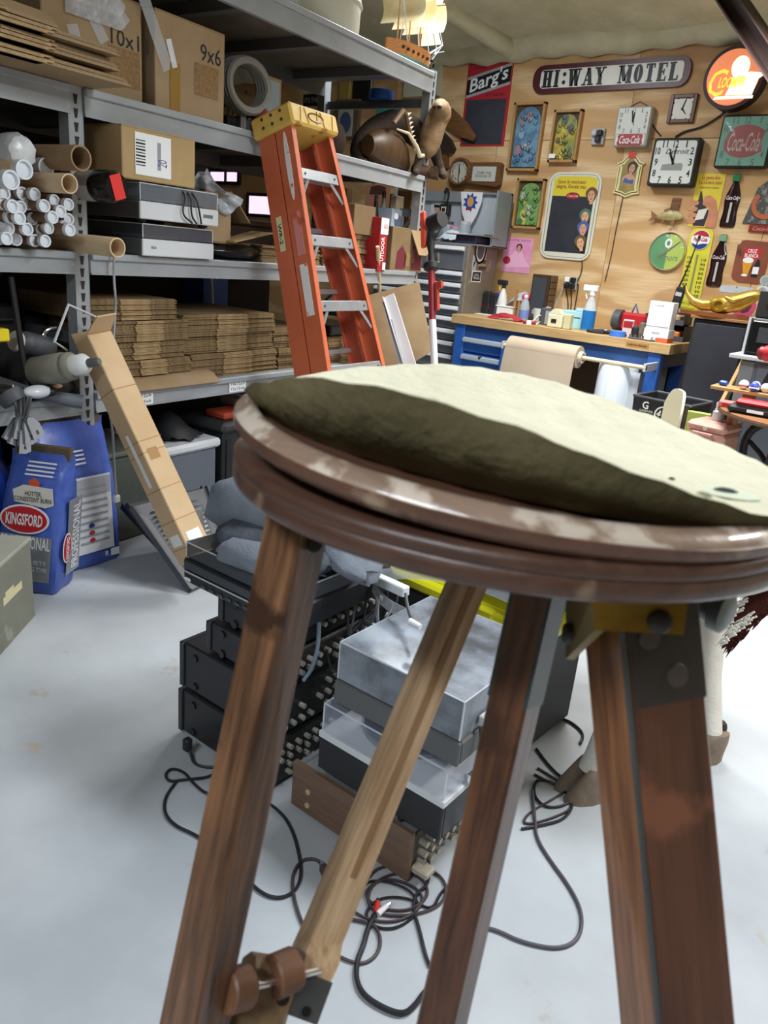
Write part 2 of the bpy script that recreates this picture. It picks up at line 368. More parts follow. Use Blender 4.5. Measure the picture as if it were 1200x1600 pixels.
# ------------------------------------------------------------ the steel rack
BAY0, BAY1, DEP = -.05, 2.70, .92
rack = thing('storage_rack', 'tall grey steel pallet rack along the left side holding cardboard and tubes', 'rack', sh(1.3, .4, 0))
LEV = [(.70, .79), (1.30, 1.39), (1.908, 2.013), (2.518, 2.64)]
def upright(s, w, flip=1, top=2.66):
    b = MB(SF)
    b.bb((s - .036, w, 0), (s + .036, w + .004, top)); b.bb((s - .036, w, 0), (s - .032, w + .06, top)); b.bb((s + .032, w, 0), (s + .036, w + .06, top))
    obj('upright', b, STEEL, rack)
    if w < .1:
        k = MB(SF); z = .12
        while z < top - .05:
            k.add([(s - .010, w - .001, z + .035), (s + .012, w - .001, z + .035), (s + .006, w - .001, z), (s - .005, w - .001, z)], [[0, 3, 2, 1]]); z += .0508
        obj('slot', k, BLACK_M, rack, 0, kind='stuff')
def beam(s0, s1, w, z0, z1, m=STEEL, face=-1):
    b = MB(SF); f = w
    b.bb((s0, f - .022 if face < 0 else f, z0), (s1, f if face < 0 else f + .03, z1 - .028)); b.bb((s0, f - .036, z1 - .03), (s1, f + .03, z1), .004); b.bb((s0, f - .026, z0), (s1, f + .0, z0 + .008))
    obj('beam', b, m, rack)
for s, t in ((BAY0, 2.02), (BAY1, 2.66), (-2.8, 2.02)):
    upright(s, -.01, top=t); upright(s, DEP - .05)
DECK = mat('7c7263', .8, c2='6a6154', scale=6)
for lv, (z0, z1) in enumerate(LEV):
    for a, c in ((BAY0 + .036, BAY1 - .036), (-2.76, BAY0 - .036)):
        beam(a, c, 0, z0, z1); beam(a, c, DEP - .03, z0, z1, STEEL_D)
        bx('deck', rack, DECK, SF, (a, .01, z1 - .028), (c, DEP - .02, z1 - .012))
        n = 4
        for i in range(n):
            q = a + (c - a) * (i + .5) / n; bx('deck_support', rack, STEEL_D, SF, (q - .03, .0, z1 - .085), (q + .03, DEP - .03, z1 - .03))
for s in (BAY0, BAY1):
    for z in (.25, 1.0, 1.75, 2.44):
        bx('brace', rack, STEEL_D, SF, (s - .012, .02, z), (s + .012, DEP - .06, z + .05))
    for za, zb in ((.3, 1.0), (1.75, 1.05)):
        obj('brace', MB(SF).tube([(s, .04, za), (s, DEP - .08, zb)], .014, 6), STEEL_D, rack)
def shelf_tag(s, z, w, h, rows):
    T = FR(sh(s, -.0265, z), SU, (0, 0, 1)); p = pr('label_card', rack, PAPER, T, rect(w, h), 0, .001)
    for i, r in enumerate(rows): lettering(r, w * .8, h * .26, T @ TR(0, h * (.2 - .42 * i), 0), INK, p, th=.002)
s, z = sx(223, 623, -.03); shelf_tag(s, z, .13, .062, ('12x12x9', '16x16x6'))
s, z = sx(372, 603, -.03); shelf_tag(s, z, .13, .062, ('14x12x9', '15x15x6'))
# ------------------------------------------------------------ things hung on the plywood wall
def wthing(name, label, cat, T, group=None): return thing(name, label, cat, T, group)
WOODM = wood('7a5230', '5d3c22', 0, 8); WOODT = wood('b98f5a', 'a07a4a', 1, 8); DKRED = mat('4a1822', .4)
CREAM = mat('d9d6c4', .5, wear=('b9b39c', 30, .68)); BLK = mat('17181b', .5); TEAL = mat('5f9a84', .35); CR = mat('a3262c', .35); CRD = mat('8e2b25', .35)
def hands(P, T, lens, z, m=INK):
    for a, l, w in lens:
        pr('clock_hand', P, m, T @ Matrix.Rotation(-math.radians(a), 4, 'Z'), [(-w, -l * .15), (w, -l * .15), (w * .5, l), (-w * .5, l)], z, z + .003)
    cy('hub', P, m, T, (0, 0, z), (0, 0, z + .006), .007, n=10)
def numerals(P, T, rx, ry, sz, z, m=INK, sq=False, skip=(), bold=.01):
    for k in range(1, 13):
        if k in skip: continue
        a = 2 * PI * k / 12; x, y = math.sin(a), math.cos(a)
        if sq:
            q = max(abs(x), abs(y)) * (1 if k % 3 == 0 else .93); x, y = x / q, y / q
            x = max(-1, min(1, x)); y = max(-1, min(1, y))
        lettering(str(k), sz * (.5 if k != 1 and k < 10 else (.18 if k == 1 else .75)), sz, T @ TR(x * rx, y * ry, 0), m, P, 'numeral', z, bold=bold)
def portrait(P, T, cx, cy_, s, hair, skin, z, tilt=0.0, dress=None):
    M = T @ TR(cx, cy_, 0) @ RZ(tilt); e = .0006
    def q(nm, m, poly, k): pr(nm, P, m, M, [(x * s, y * s) for x, y in poly], z + e * (k - 1), z + e * k)
    HM, SM = mat(hair, .6), mat(skin, .6)
    if dress: q('painted_shoulders', SM, [(-1.3, -2.6), (1.3, -2.6), (1.35, -1.7), (.9, -1.2), (.3, -.95), (-.3, -.95), (-.9, -1.2), (-1.35, -1.7)], 1); q('painted_dress', mat(dress, .6), [(-1.1, -2.6), (1.1, -2.6), (1.0, -1.75), (.1, -2.0), (-.9, -1.7)], 2)
    q('painted_hair', HM, [(1.0 * math.cos(a) * (1 + .12 * math.sin(3 * a)), .25 + 1.15 * math.sin(a)) for a in [2 * PI * k / 22 for k in range(22)]], 3); q('painted_neck', SM, [(-.28, -1.25), (.32, -1.25), (.28, -.4), (-.25, -.4)], 4)
    q('painted_face', SM, [(.62 * math.cos(a) * (1 - .12 * (math.sin(a) < 0)), .88 * math.sin(a)) for a in [2 * PI * k / 20 for k in range(20)]], 5)
    for x in (-.27, .25): q('painted_eye', HM, ell(.12, .07, 8, x, .15), 6); q('painted_brow', HM, [(x - .17, .3), (x + .17, .32), (x + .15, .38), (x - .15, .37)], 6)
    q('painted_lips', mat('b03a38', .5), ell(.2, .09, 10, 0, -.45), 6); q('painted_nose', mat('9a6a50', .6), [(-.03, -.2), (.09, -.2), (.02, .08)], 6)
# motel sign with slab letters
T, w, h = wq((833, 103), (1082, 85), (1076, 133), (832, 148), .03)
P = wthing('motel_sign', 'long white sign with bold black slab letters and rounded dark red border', 'sign', T)
pr('board', P, DKRED, T, rrect(w, h, .09), 0, .028)
pr('panel', P, mat('dcdcd4', .45, wear=('b5b2a6', 22, .7)), T @ TR(.01, 0, 0), rrect(w - .13, h - .075, .03), .028, .031)
def slab(ch, b, x, y, cw, chh, t):
    """heavy slab-serif capital drawn with bars"""
    s, sf = t, t * .38
    def V(px, y0=0, y1=1): b.prism([(x + px - s / 2, y + y0 * chh), (x + px + s / 2, y + y0 * chh), (x + px + s / 2 , y + y1 * chh), (x + px - s / 2, y + y1 * chh)], .031, .034)
    def S(px, yy, wd=None): 
        wd = wd or s * 1.7; b.prism(rect(wd, sf, x + px, y + yy * chh + (sf / 2 if yy == 0 else -sf / 2)), .031, .0341)
    def Hh(x0, x1, yy, tk=sf): b.prism(rect(x1 - x0, tk, x + (x0 + x1) / 2, y + yy * chh), .031, .0342)
    def D(x0, y0, x1, y1, tk=s): b.prism([(x + x0 - tk / 2, y + y0 * chh), (x + x0 + tk / 2, y + y0 * chh), (x + x1 + tk / 2, y + y1 * chh), (x + x1 - tk / 2, y + y1 * chh)], .031, .0343)
    l, r = s / 2, cw - s / 2
    if ch == 'H': V(l); V(r); Hh(0, cw, .5); [S(q, e) for q in (l, r) for e in (0, 1)]
    if ch == 'I': V(cw / 2); S(cw / 2, 0); S(cw / 2, 1)
    if ch == ':': b.prism(ell(s * .52, s * .52, 14, x + cw / 2, y + chh * .25), .031, .034); b.prism(ell(s * .52, s * .52, 14, x + cw / 2, y + chh * .72), .031, .034)
    if ch == 'W': D(cw * .27, 0, l * .9, 1); D(cw * .3, 0, cw * .5, .9, sf); D(cw * .7, 0, cw * .48, 1, s); D(cw * .72, 0, r, 1, sf); S(l, 1); S(cw * .5, 1, s * 1.5); S(r, 1, s * 1.2)
    if ch == 'A': D(sf, 0, cw * .5, 1, sf); D(r, 0, cw * .5, 1); Hh(cw * .2, cw * .8, .3); S(sf, 0, s * 1.2); S(r, 0)
    if ch == 'Y': D(cw * .5, .45, l, 1); D(cw * .5, .45, r, 1, sf); V(cw * .5, 0, .5); S(l, 1); S(r, 1, s * 1.2); S(cw / 2, 0)
    if ch == 'M': V(sf, 0, 1) if 0 else D(sf, 0, sf, 1, sf); D(cw * .5, .12, l, 1); D(cw * .5, .12, r * .97, 1, sf); V(r); S(sf, 0, s * 1.1); S(r, 0); S(l, 1); S(r, 1)
    if ch == 'O':
        n = 24; o = ell(cw / 2, chh / 2, n, x + cw / 2, y + chh / 2); i_ = ell(cw / 2 - s, chh / 2 - sf, n, x + cw / 2, y + chh / 2)
        b.add([(p[0], p[1], .034) for p in o + i_], [[k, (k + 1) % n, (k + 1) % n + n, k + n] for k in range(n)])
    if ch == 'T': V(cw / 2); S(cw / 2, 0); Hh(0, cw, .95, sf); [b.prism(rect(sf * .8, chh * .24, x + q, y + chh * .87), .031, .034) for q in (sf * .4, cw - sf * .4)]
    if ch in 'EL':
        V(l * 1.3); Hh(0, cw, .05, sf); b.prism(rect(sf * .8, chh * .26, x + cw - sf * .4, y + chh * .14), .031, .034)
        if ch == 'E': Hh(0, cw, .95, sf); Hh(l, cw * .7, .5); b.prism(rect(sf * .8, chh * .24, x + cw - sf * .4, y + chh * .87), .031, .034); b.prism(rect(sf * .8, chh * .3, x + cw * .7, y + chh * .5), .031, .034)
        else: S(l * 1.3, 1)
lw = {'H': .088, 'I': .06, ':': .05, 'W': .125, 'A': .1, 'Y': .1, 'M': .12, 'O': .085, 'T': .085, 'E': .085, 'L': .085, ' ': .085}
tot = sum(lw[c] + .028 for c in 'HI:WAY MOTEL'); k = (w - .17) / tot; x = -(w - .17) / 2 + .02; chh = h * .60
for c in 'HI:WAY MOTEL':
    if c != ' ': b = MB(T @ TR(0, -chh / 2, 0)); slab(c, b, x, 0, lw[c] * k, chh, .036 * k); obj('letter', b, BLK, P, 0)
    x += (lw[c] + .028) * k
# round lit sign
T, w, h = wq((1100, 74), (1193, 72), (1193, 168), (1100, 168), .13); R_ = h / 2 * 1.0
P = wthing('lit_sign', 'round glowing orange sign with white bird shape and yellow letters', 'sign', T)
cy('sign_case', P, mat('2e1416', .5), T, (0, 0, 0), (0, 0, .13), R_ + .012, n=48)
pr('sign_face', P, mat('f08a5c', .5, emit=.6), T, ell(R_ - .015, R_ - .015, 48), .13, .136)
G1 = mat('fff6d8', .5, emit=1.1); G2 = mat('f7d640', .5, emit=.9)
q = R_ / .27
pr('head_shape', P, G1, T, ell(.085 * q, .1 * q, 24, .055 * q, .085 * q), .136, .139)
pr('body_shape', P, G1, T, [(.0, .02), (.12, .03), (.2, .02), (.21, .0), (.18, -.02), (.16, -.12), (-.03, -.12), (.0, -.04)], .136, .138)
pr('underline', P, G1, T, [(-.11, -.145), (.17, -.145), (.17, -.125), (-.1, -.125)], .136, .139)
lettering('C', .17 * q, .24 * q, T @ TR(-.135 * q, -.045 * q, 0), G2, P, 'lettering', .14, shear=.15, bold=.0)
lettering('LOOMPPI', .25 * q, .10 * q, T @ TR(.0 * q, -.045 * q, 0), G2, P, 'lettering', .142, shear=.25, bold=.03)
# root beer chalkboard sign
T, w, h = wq((733, 97), (803, 95), (786, 228), (718, 228), .012)
P = wthing('soda_chalkboard', 'tall red metal sign with a slanted black lettered band above a blank chalkboard', 'sign', T)
SIGR = mat('b02a34', .4); pr('board', P, SIGR, T, rect(w, h), 0, .01)
pr('chalk_panel', P, mat('2b2e36', .7, c2='353842', scale=5), T, rect(w - .05, h * .54, 0, -h * .21), .01, .012, label='blank dark chalk panel')
pr('silver_band', P, mat('a9a9ac', .4), T, [(-w / 2 + .01, h * .08), (w / 2 - .01, h * .22), (w / 2 - .01, h * .47), (-w / 2 + .01, h * .33)], .01, .0115)
pr('black_band', P, BLK, T, [(-w / 2 + .01, h * .115), (w / 2 - .01, h * .255), (w / 2 - .01, h * .435), (-w / 2 + .01, h * .295)], .0115, .013)
TT = T @ TR(0, h * .275, 0) @ Matrix.Rotation(.26, 4, 'Z')
lettering("Barg's", w * .88, h * .21, TT, PAPER, P, th=.015, shear=.25, bold=.018)
lettering('DRINK', w * .24, h * .03, T @ TR(-w * .2, h * .435, 0), INK, P, th=.0125)
lettering("IT'S GOOD", w * .42, h * .035, T @ TR(w * .18, h * .11, 0), INK, P, th=.0125)
# three bagatelle boards
def bagatelle(c4, label, c1, c2, c3, seed):
    T, w, h = wq(*c4, .05); r = random.Random(seed)
    P = wthing('pinball_board', label, 'game board', T, 'old tabletop pinball boards on the wall')
    for lo, hi in (((-w / 2, -h / 2, 0), (-w / 2 + .022, h / 2, .05)), ((w / 2 - .022, -h / 2, 0), (w / 2, h / 2, .05)), ((-w / 2, -h / 2, 0), (w / 2, -h / 2 + .022, .05)), ((-w / 2, h / 2 - .022, 0), (w / 2, h / 2, .05))): bx('frame', P, WOODT, T, lo, hi, .003)
    bx('backing', P, mat('4c3a26', .7), T, (-w / 2 + .02, -h / 2 + .02, 0), (w / 2 - .02, h / 2 - .02, .02))
    iw = w - .07
    arch = [(-iw / 2, -h / 2 + .035), (iw / 2, -h / 2 + .035)] + [(iw / 2 * math.cos(a), h / 2 - .035 - iw / 2 + iw / 2 * math.sin(a)) for a in [PI * i / 12 for i in range(13)]]
    pr('playfield', P, mat(c1, .45, c2=c2, scale=9, sharp=(.42, .58)), T, arch, .02, .026)
    for i in range(9):
        cx, cy_ = r.uniform(-iw * .36, iw * .36), r.uniform(-h * .4, h * .34); s_ = r.uniform(.02, .045)
        pr('painted_shape', P, mat(c3[i % len(c3)], .5), T, [(cx + s_ * r.uniform(.5, 1) * math.cos(a), cy_ + s_ * r.uniform(.6, 1.2) * math.sin(a)) for a in [2 * PI * k / 9 for k in range(9)]], .026, .0265 + .0002 * i)
    pins = MB(T)
    for i in range(26):
        cx, cy_ = r.uniform(-iw * .4, iw * .4), r.uniform(-h * .42, h * .36)
        pins.tube([(cx - .018, cy_ + .012, .03), (cx - .014, cy_ - .006, .03), (cx, cy_ - .014, .03), (cx + .014, cy_ - .006, .03), (cx + .018, cy_ + .012, .03)], .0025, 4)
    obj('pins', pins, BLK, P, kind='stuff')
    return P, T, w, h
bagatelle(((803, 162), (853, 156), (838, 266), (790, 268)), 'tall wood-framed pinball board with a pale blue playfield', '4f7391', '6f93ab', ('9a7a80', 'b8b8b0', '3c5468', '88a2b0'), 1)
P, T, w, h = bagatelle(((866, 172), (911, 169), (897, 252), (854, 255)), 'wood-framed pinball board with yellow playfield and green cowboy shapes', 'c0a53a', '8b8f45', ('6a7a58', '6c6648', '5a6860', 'c8b858'), 2)
pr('price_tag', P, PAPER, T, rect(.06, .035, -w * .34, -h * .38), .05, .052)
bagatelle(((809, 280), (851, 277), (842, 358), (797, 357)), 'wood-framed pinball board with a green playfield, lowest of the boards', '5c8a4a', '7aa05a', ('b8b850', 'a8b8a0', '4a7244', 'c0c4b0'), 3)
# schoolhouse wall clock lying on its side
T, w, h = wq((697, 246), (740, 246), (736, 290), (694, 290), .09); r = h / 2 * 1.02
P = wthing('schoolhouse_clock', 'wooden schoolhouse clock hung sideways with a round dial and glass door', 'clock', T)
obj('dial_case', MB(T).lathe([(r * .9, 0), (r * 1.0, .04), (r * 1.0, .075), (r * .9, .095), (r * .78, .088), (r * .78, .07)], (0, 0, 0), (0, 0, 1), 32, (True, False)), WOODM, P)
pr('dial', P, mat('b9b6a4', .6), T, ell(r * .79, r * .79, 32), .07, .074)
numerals(P, T, r * .64, r * .64, .035, .075); hands(P, T, ((-8, r * .5, .006), (184, r * .62, .005)), .077)
X2 = fy(779, 275, WY - .05).x - T.translation.x
pr('door_case', P, WOODM, T, [(r * .6, -h * .38), (X2, -h * .5), (X2 + .02, -h * .42), (X2 + .02, h * .3), (X2, h * .36), (r * .6, h * .34)], 0, .07)
pr('door_glass', P, mat('c3c2b8', .25), T, rect((X2 - r) * .86, h * .52, (X2 + r) / 2, -h * .06), .07, .074)
lettering('OVER THE\nSCHOOL ST', (X2 - r) * .6, h * .2, T @ TR((X2 + r) / 2, -h * .08, 0), INK, P, th=.075)
# grey square soda clock with outlet
T, w, h = wq((966, 168), (1019, 164), (1010, 230), (957, 228), .08)
P = wthing('soda_clock', 'square grey wall clock over a red script soda panel', 'clock', T)
bx('case', P, mat('a8a69c', .45), T, (-w / 2, -h / 2, 0), (w / 2, h / 2, .08), .01)
pr('dial', P, mat('c9cac2', .4), T, rect(w * .92, h * .64, 0, h * .14), .08, .083)
TD = T @ TR(0, h * .14, 0); numerals(P, TD, w * .37, h * .25, .033, .084, sq=True, bold=.0); hands(P, TD, ((-14, h * .26, .006), (4, h * .2, .008), (160, h * .12, .003)), .086)
pr('soda_panel', P, mat('dcd9d4', .4), T, rect(w * .84, h * .26, 0, -h * .33), .08, .083)
pr('red_plate', P, CR, T @ TR(0, -h * .33, 0), [(-w * .38, .03), (-w * .3, .042), (w * .3, .042), (w * .38, .03), (w * .35, 0), (w * .38, -.03), (w * .3, -.042), (-w * .3, -.042), (-w * .38, -.03), (-w * .35, 0)], .083, .085)
lettering('Coca-Cola', w * .6, .06, T @ TR(0, -h * .33, 0), PAPER, P, th=.087, shear=.3, bold=.012)
obj('hanging_wire', MB(T).tube([(-w * .35, h * .5, .01), (0, h * .66, .005), (w * .35, h * .5, .01)], .004, 5), BLK, P)
# small framed clock
T, w, h = wq((1048, 148), (1090, 145), (1083, 192), (1041, 192), .03)
P = wthing('framed_clock', 'small square clock in a dark reddish wooden frame under the motel sign', 'clock', T)
for lo, hi in (((-w / 2, -h / 2, 0), (-w * .36, h / 2, .03)), ((w * .36, -h / 2, 0), (w / 2, h / 2, .03)), ((-w * .36, -h / 2, 0), (w * .36, -h * .36, .03)), ((-w * .36, h * .36, 0), (w * .36, h / 2, .03))): bx('frame', P, mat('5a3020', .4), T, lo, hi, .004)
pr('dial', P, mat('d3d2c8', .4), T, rect(w * .74, h * .74), 0, .018)
tk = MB(T)
for k in range(12): a = k * PI / 6; tk.prism(rect(.011, .011, .085 * math.sin(a), .085 * math.cos(a)), .018, .02)
obj('hour_marks', tk, INK, P); hands(P, T, ((16, .075, .005), (140, .05, .006)), .021)
# big Detroit clock
T, w, h = wq((1022, 217), (1093, 213), (1084, 292), (1010, 290), .10)
P = wthing('jeweller_clock', 'large square black-framed clock with bold numerals and a grey bar', 'clock', T)
bx('case', P, BLK, T, (-w / 2, -h / 2, 0), (w / 2, h / 2, .10), .012)
pr('dial', P, mat('d4d8d2', .3), T, rrect(w * .88, h * .88, .02), .10, .103)
numerals(P, T, w * .37, h * .37, .052, .104, sq=True, bold=.02); hands(P, T, ((-24, h * .3, .006), (3, h * .33, .005), (-30, h * .22, .009)), .107)
lettering('Detroit', w * .5, h * .1, T @ TR(.02, h * .22, 0), INK, P, th=.1045, shear=.3)
pr('name_bar', P, mat('8b8f8c', .5), T, [(-w * .24, -h * .17), (w * .22, -h * .17), (w * .22, -h * .05), (w * .19, -h * .02), (-w * .22, -h * .05)], .103, .105)
# green soda clock at the right edge
T, w, h = wq((1131, 180), (1212, 177), (1198, 263), (1113, 261), .09)
P = wthing('green_clock', 'square pale green clock with a red fishtail soda panel under glass', 'clock', T)
bx('case', P, BLK, T, (-w / 2, -h / 2, 0), (w / 2, h / 2, .085), .01)
pr('dial', P, TEAL, T, rect(w * .93, h * .92), .085, .088)
pr('red_plate', P, CRD, T, [(-w * .38, .0), (-w * .32, .06), (-w * .2, .10), (0, .115), (w * .2, .10), (w * .36, .07), (w * .32, 0), (w * .37, -.065), (w * .2, -.10), (0, -.115), (-w * .2, -.1), (-w * .36, -.06)], .088, .09)
lettering('Coca-Cola', w * .6, .13, T @ TR(0, -.005, 0), mat('b7a79a', .4), P, th=.0915, shear=.3, bold=.008)
numerals(P, T, w * .38, h * .40, .05, .09, sq=True, m=mat('3c5a4e', .5), skip=(3, 9))
obj('domed_glass', MB(T).grid(lambda u, v: ((u - .5) * w * .92, (v - .5) * h * .92, .092 + .03 * (1 - (2 * u - 1) ** 2) * (1 - (2 * v - 1) ** 2)), 10, 10), glassy('eef2f2', .10, .05), P)
# ornate pin-up bar sign
T, w, h = wq((968, 240), (1013, 246), (999, 308), (948, 306), .025)
P = wthing('pinup_sign', 'cream shield-shaped bar sign painted with a dark-haired woman in blue', 'sign', T)
orn = [(-w * .42, -h * .42), (-w * .2, -h * .45), (0, -h * .52), (w * .2, -h * .45), (w * .42, -h * .42), (w * .38, -h * .3), (w * .38, h * .26), (w * .45, h * .32), (w * .3, h * .36), (w * .15, h * .5), (0, h * .56), (-w * .15, h * .5), (-w * .3, h * .36), (-w * .45, h * .32), (-w * .38, h * .26), (-w * .38, -h * .3)]
pr('board', P, mat('e0d698', .5), T, orn, 0, .02); pr('border', P, BLK, T, [(p[0] * .9, p[1] * .92) for p in orn], .02, .0205); pr('inner_border', P, mat('e0d698', .5), T, [(p[0] * .84, p[1] * .87) for p in orn], .0205, .021)
pr('painting', P, mat('8a7440', .6, c2='a48f50', scale=10), T, [(p[0] * .64, p[1] * .82) for p in orn], .021, .0215)
SKIN = mat('c79a78', .6); HAIR = mat('3a2a22', .6)
portrait(P, T, .02, .055, .042, '3a2a26', 'c79a7c', .0216, -.15, '3d5f9a')
pr('red_crest', P, mat('d0302c', .5), T, [(-.03, h * .44), (.03, h * .44), (.03, h * .56), (.0, h * .6), (-.03, h * .56)], .021, .026)
# soda menu board with painted faces
T, w, h = wq((862, 270), (941, 268), (922, 407), (839, 403), .02)
P = wthing('menu_board', 'cream-bordered menu chalkboard with a yellow top and three painted faces', 'sign', T)
pr('board', P, CREAM, T, rrect(w, h, .09), 0, .016); pr('border_line', P, mat('4f5a5a', .5), T, rrect(w * .92, h * .955, .075), .016, .0165); pr('inner_field', P, CREAM, T, rrect(w * .90, h * .945, .07), .0165, .017)
pr('chalk_panel', P, mat('22242c', .7, c2='2b2d36', scale=5), T, [(-w * .4, -h * .42), (w * .4, -h * .42), (w * .4, h * .24), (-w * .4, h * .24)], .017, .0175, label='blank black chalk panel')
pr('yellow_field', P, mat('d9c534', .5), T, [(-w * .4, h * .23), (w * .42, h * .23), (w * .42, h * .43), (w * .3, h * .455), (-w * .3, h * .455), (-w * .4, h * .42)], .0175, .018)
lettering('Goce lo mexicano\nalegria, Gocela mas', w * .56, h * .11, T @ TR(-w * .06, h * .36, 0), mat('8a3a20', .5), P, th=.0195, bold=.01)
pr('red_badge', P, CR, T, ell(w * .13, h * .04, 20, 0, h * .235), .018, .0195); lettering('Coca-Cola', w * .2, h * .03, T @ TR(0, h * .235, 0), PAPER, P, th=.021, shear=.3)
for i, (yy, hc, sc) in enumerate(((.21, '6a4a2a', 'd0a078'), (-.03, '4a6a5a', 'd8a880'), (-.17, '4a5a9a', 'd09a78'), (-.33, '6a5530', 'dca880'))):
    cx = w * (.35 if i == 0 else .3 - .0 * i)
    portrait(P, T, cx, h * yy + .02, .052, hc, sc, .0183 + .004 * i, .12 if i < 3 else .3)
# pink record sleeve
T, w, h = wq((787, 372), (833, 371), (828, 427), (783, 425), .006)
P = wthing('record_sleeve', 'pink record sleeve printed with a seated woman, pinned above the bench', 'record sleeve', T)
pr('sleeve', P, mat('dd8fb8', .5, c2='e6a5c6', scale=7), T, rect(w, h), 0, .005)
lettering('CRYSTAL GAYLE', w * .8, h * .06, T @ TR(0, h * .43, 0), mat('8a4a70', .5), P, th=.006)
pr('dress', P, mat('efb6d2', .5), T, [(-.02, h * .12), (.05, h * .12), (.09, -h * .1), (.15, -h * .3), (-.14, -h * .38), (-.1, -h * .12)], .005, .0055); portrait(P, T, .015, h * .2, .03, '4a2c38', 'd8a494', .0057, -.1); pr('red_cushion', P, mat('b03048', .5), T, ell(.04, .035, 12, -.1, -h * .16), .0056, .0062)
# fish trophy
T, w, h = wq((1026, 325), (1070, 325), (1066, 350), (1022, 350), .05)
P = wthing('fish_trophy', 'small mounted yellowish fish on a wooden plaque', 'trophy', T)
pr('plaque', P, WOODM, T, [(-.02, -.03), (.05, -.03), (.055, .14), (-.012, .14)], 0, .02)
fb = MB(T); fb.rings([[(x, y0 + b_ * math.sin(a), .04 + .5 * b_ * math.cos(a)) for a in [2 * PI * k / 10 for k in range(10)]] for x, y0, b_ in ((-.1, -.01, .012), (-.05, 0, .03), (0, .005, .042), (.06, .005, .036), (.1, 0, .018), (.115, 0, .004))])
obj('body', fb, mat('b7a873', .4, c2='8d8256', scale=30), P); FIN = mat('8a5c38', .5)
pr('tail_fin', P, FIN, T, [(-.1, 0), (-.16, .035), (-.145, -.01), (-.165, -.045), (-.1, -.02)], .035, .045)
for poly in ([(-.02, .04), (.0, .065), (-.05, .05), (-.05, .03)], [(.02, -.03), (.05, -.03), (.045, -.075), (.015, -.06)], [(-.06, -.025), (-.03, -.03), (-.05, -.06)]): pr('fin', P, FIN, T, poly, .035, .045)
# yellow hand-and-bottle sign
T, w, h = wq((1090, 272), (1134, 270), (1118, 355), (1075, 355), .01)
P = wthing('bottle_sign', 'tall yellow tin sign with a big hand gripping a dark bottle', 'sign', T)
pr('board', P, mat('d8c436', .5), T, rect(w, h), 0, .008)
lettering('La gente dice\n!La hombre sabe!', w * .85, h * .16, T @ TR(0, h * .38, 0), mat('b05a2a', .5), P, th=.0095, bold=.015); lettering('DOBLE CALOR 7 GRADOS', w * .7, h * .03, T @ TR(0, h * .24, 0), INK, P, th=.0095)
pr('painted_bottle', P, mat('2c2630', .5), T, [(-w * .32, -h * .48), (w * .1, -h * .48), (w * .18, -h * .2), (-.02, -.02), (-.05, h * .17), (-w * .28, h * .17), (-w * .3, h * .02), (-w * .42, -h * .15)], .008, .009)
pr('painted_label', P, mat('d8d4cc', .5), T, [(-w * .3, -h * .38), (w * .02, -h * .34), (w * .1, -h * .14), (-w * .22, -h * .18)], .009, .0095)
HANDC = mat('c88a6a', .6, c2='b87858', scale=12)
pr('painted_hand', P, HANDC, T, [(w * .14, -h * .5), (w * .5, -h * .5), (w * .5, -h * .22), (w * .36, .0), (w * .1, .04), (-w * .1, .03), (-w * .12, -.03), (w * .12, -.05), (w * .16, -h * .2)], .009, .010)
for i in range(4): pr('painted_finger', P, HANDC, T, ell(w * .17, h * .05, 14, -w * .42, -h * (.05 + .115 * i)), .0095, .0105)
# two bottle-shaped thermometers
def bottle_thermo(top, bot, label, glass, cap):
    a, c = fy(*top, WY - .02), fy(*bot, WY - .02); L = a.z - c.z; T = WF((a.x + c.x) / 2, c.z); r = L * .155
    P = wthing('bottle_thermometer', label, 'thermometer', T, 'bottle-shaped thermometers')
    prof = [(.86, 0), (.98, .03), (1, .12), (.88, .27), (.9, .38), (.99, .5), (.9, .62), (.62, .74), (.4, .84), (.36, .93), (.42, .94), (.42, .97), (.38, 1)]
    half = [(r * q, L * y) for q, y in prof]; poly = half + [(-x, y) for x, y in half[::-1]]
    b = MB(T); b.prism(poly, 0, .006); b.rings([[(x * math.cos(t), y, .006 + x * .22 * math.sin(t)) for t in [PI * k / 8 for k in range(9)]] for x, y in half]); obj('bottle_plate', b, glass, P)
    pr('bottle_cap', P, cap, T, rect(r * .9, L * .12, 0, L * .93), .006, .03)
    lettering('Coca-Cola', r * 1.5, L * .075, T @ TR(0, L * .56, 0), PAPER, P, th=.006 + r * .24, shear=.3, bold=.01)
    pr('scale', P, mat('b7bdb8', .4), T, rect(r * .28, L * .38, 0, L * .28), .006, .008 + r * .24)
COLA = mat('2a1618', .12, coat=.6)
bottle_thermo((1153, 272), (1134, 355), 'upper bottle-shaped thermometer with a bright green cap', COLA, mat('2a7a4a', .3))
bottle_thermo((1132, 366), (1112, 447), 'lower bottle-shaped thermometer beside the yellow thermometer', COLA, mat('7aa080', .4))
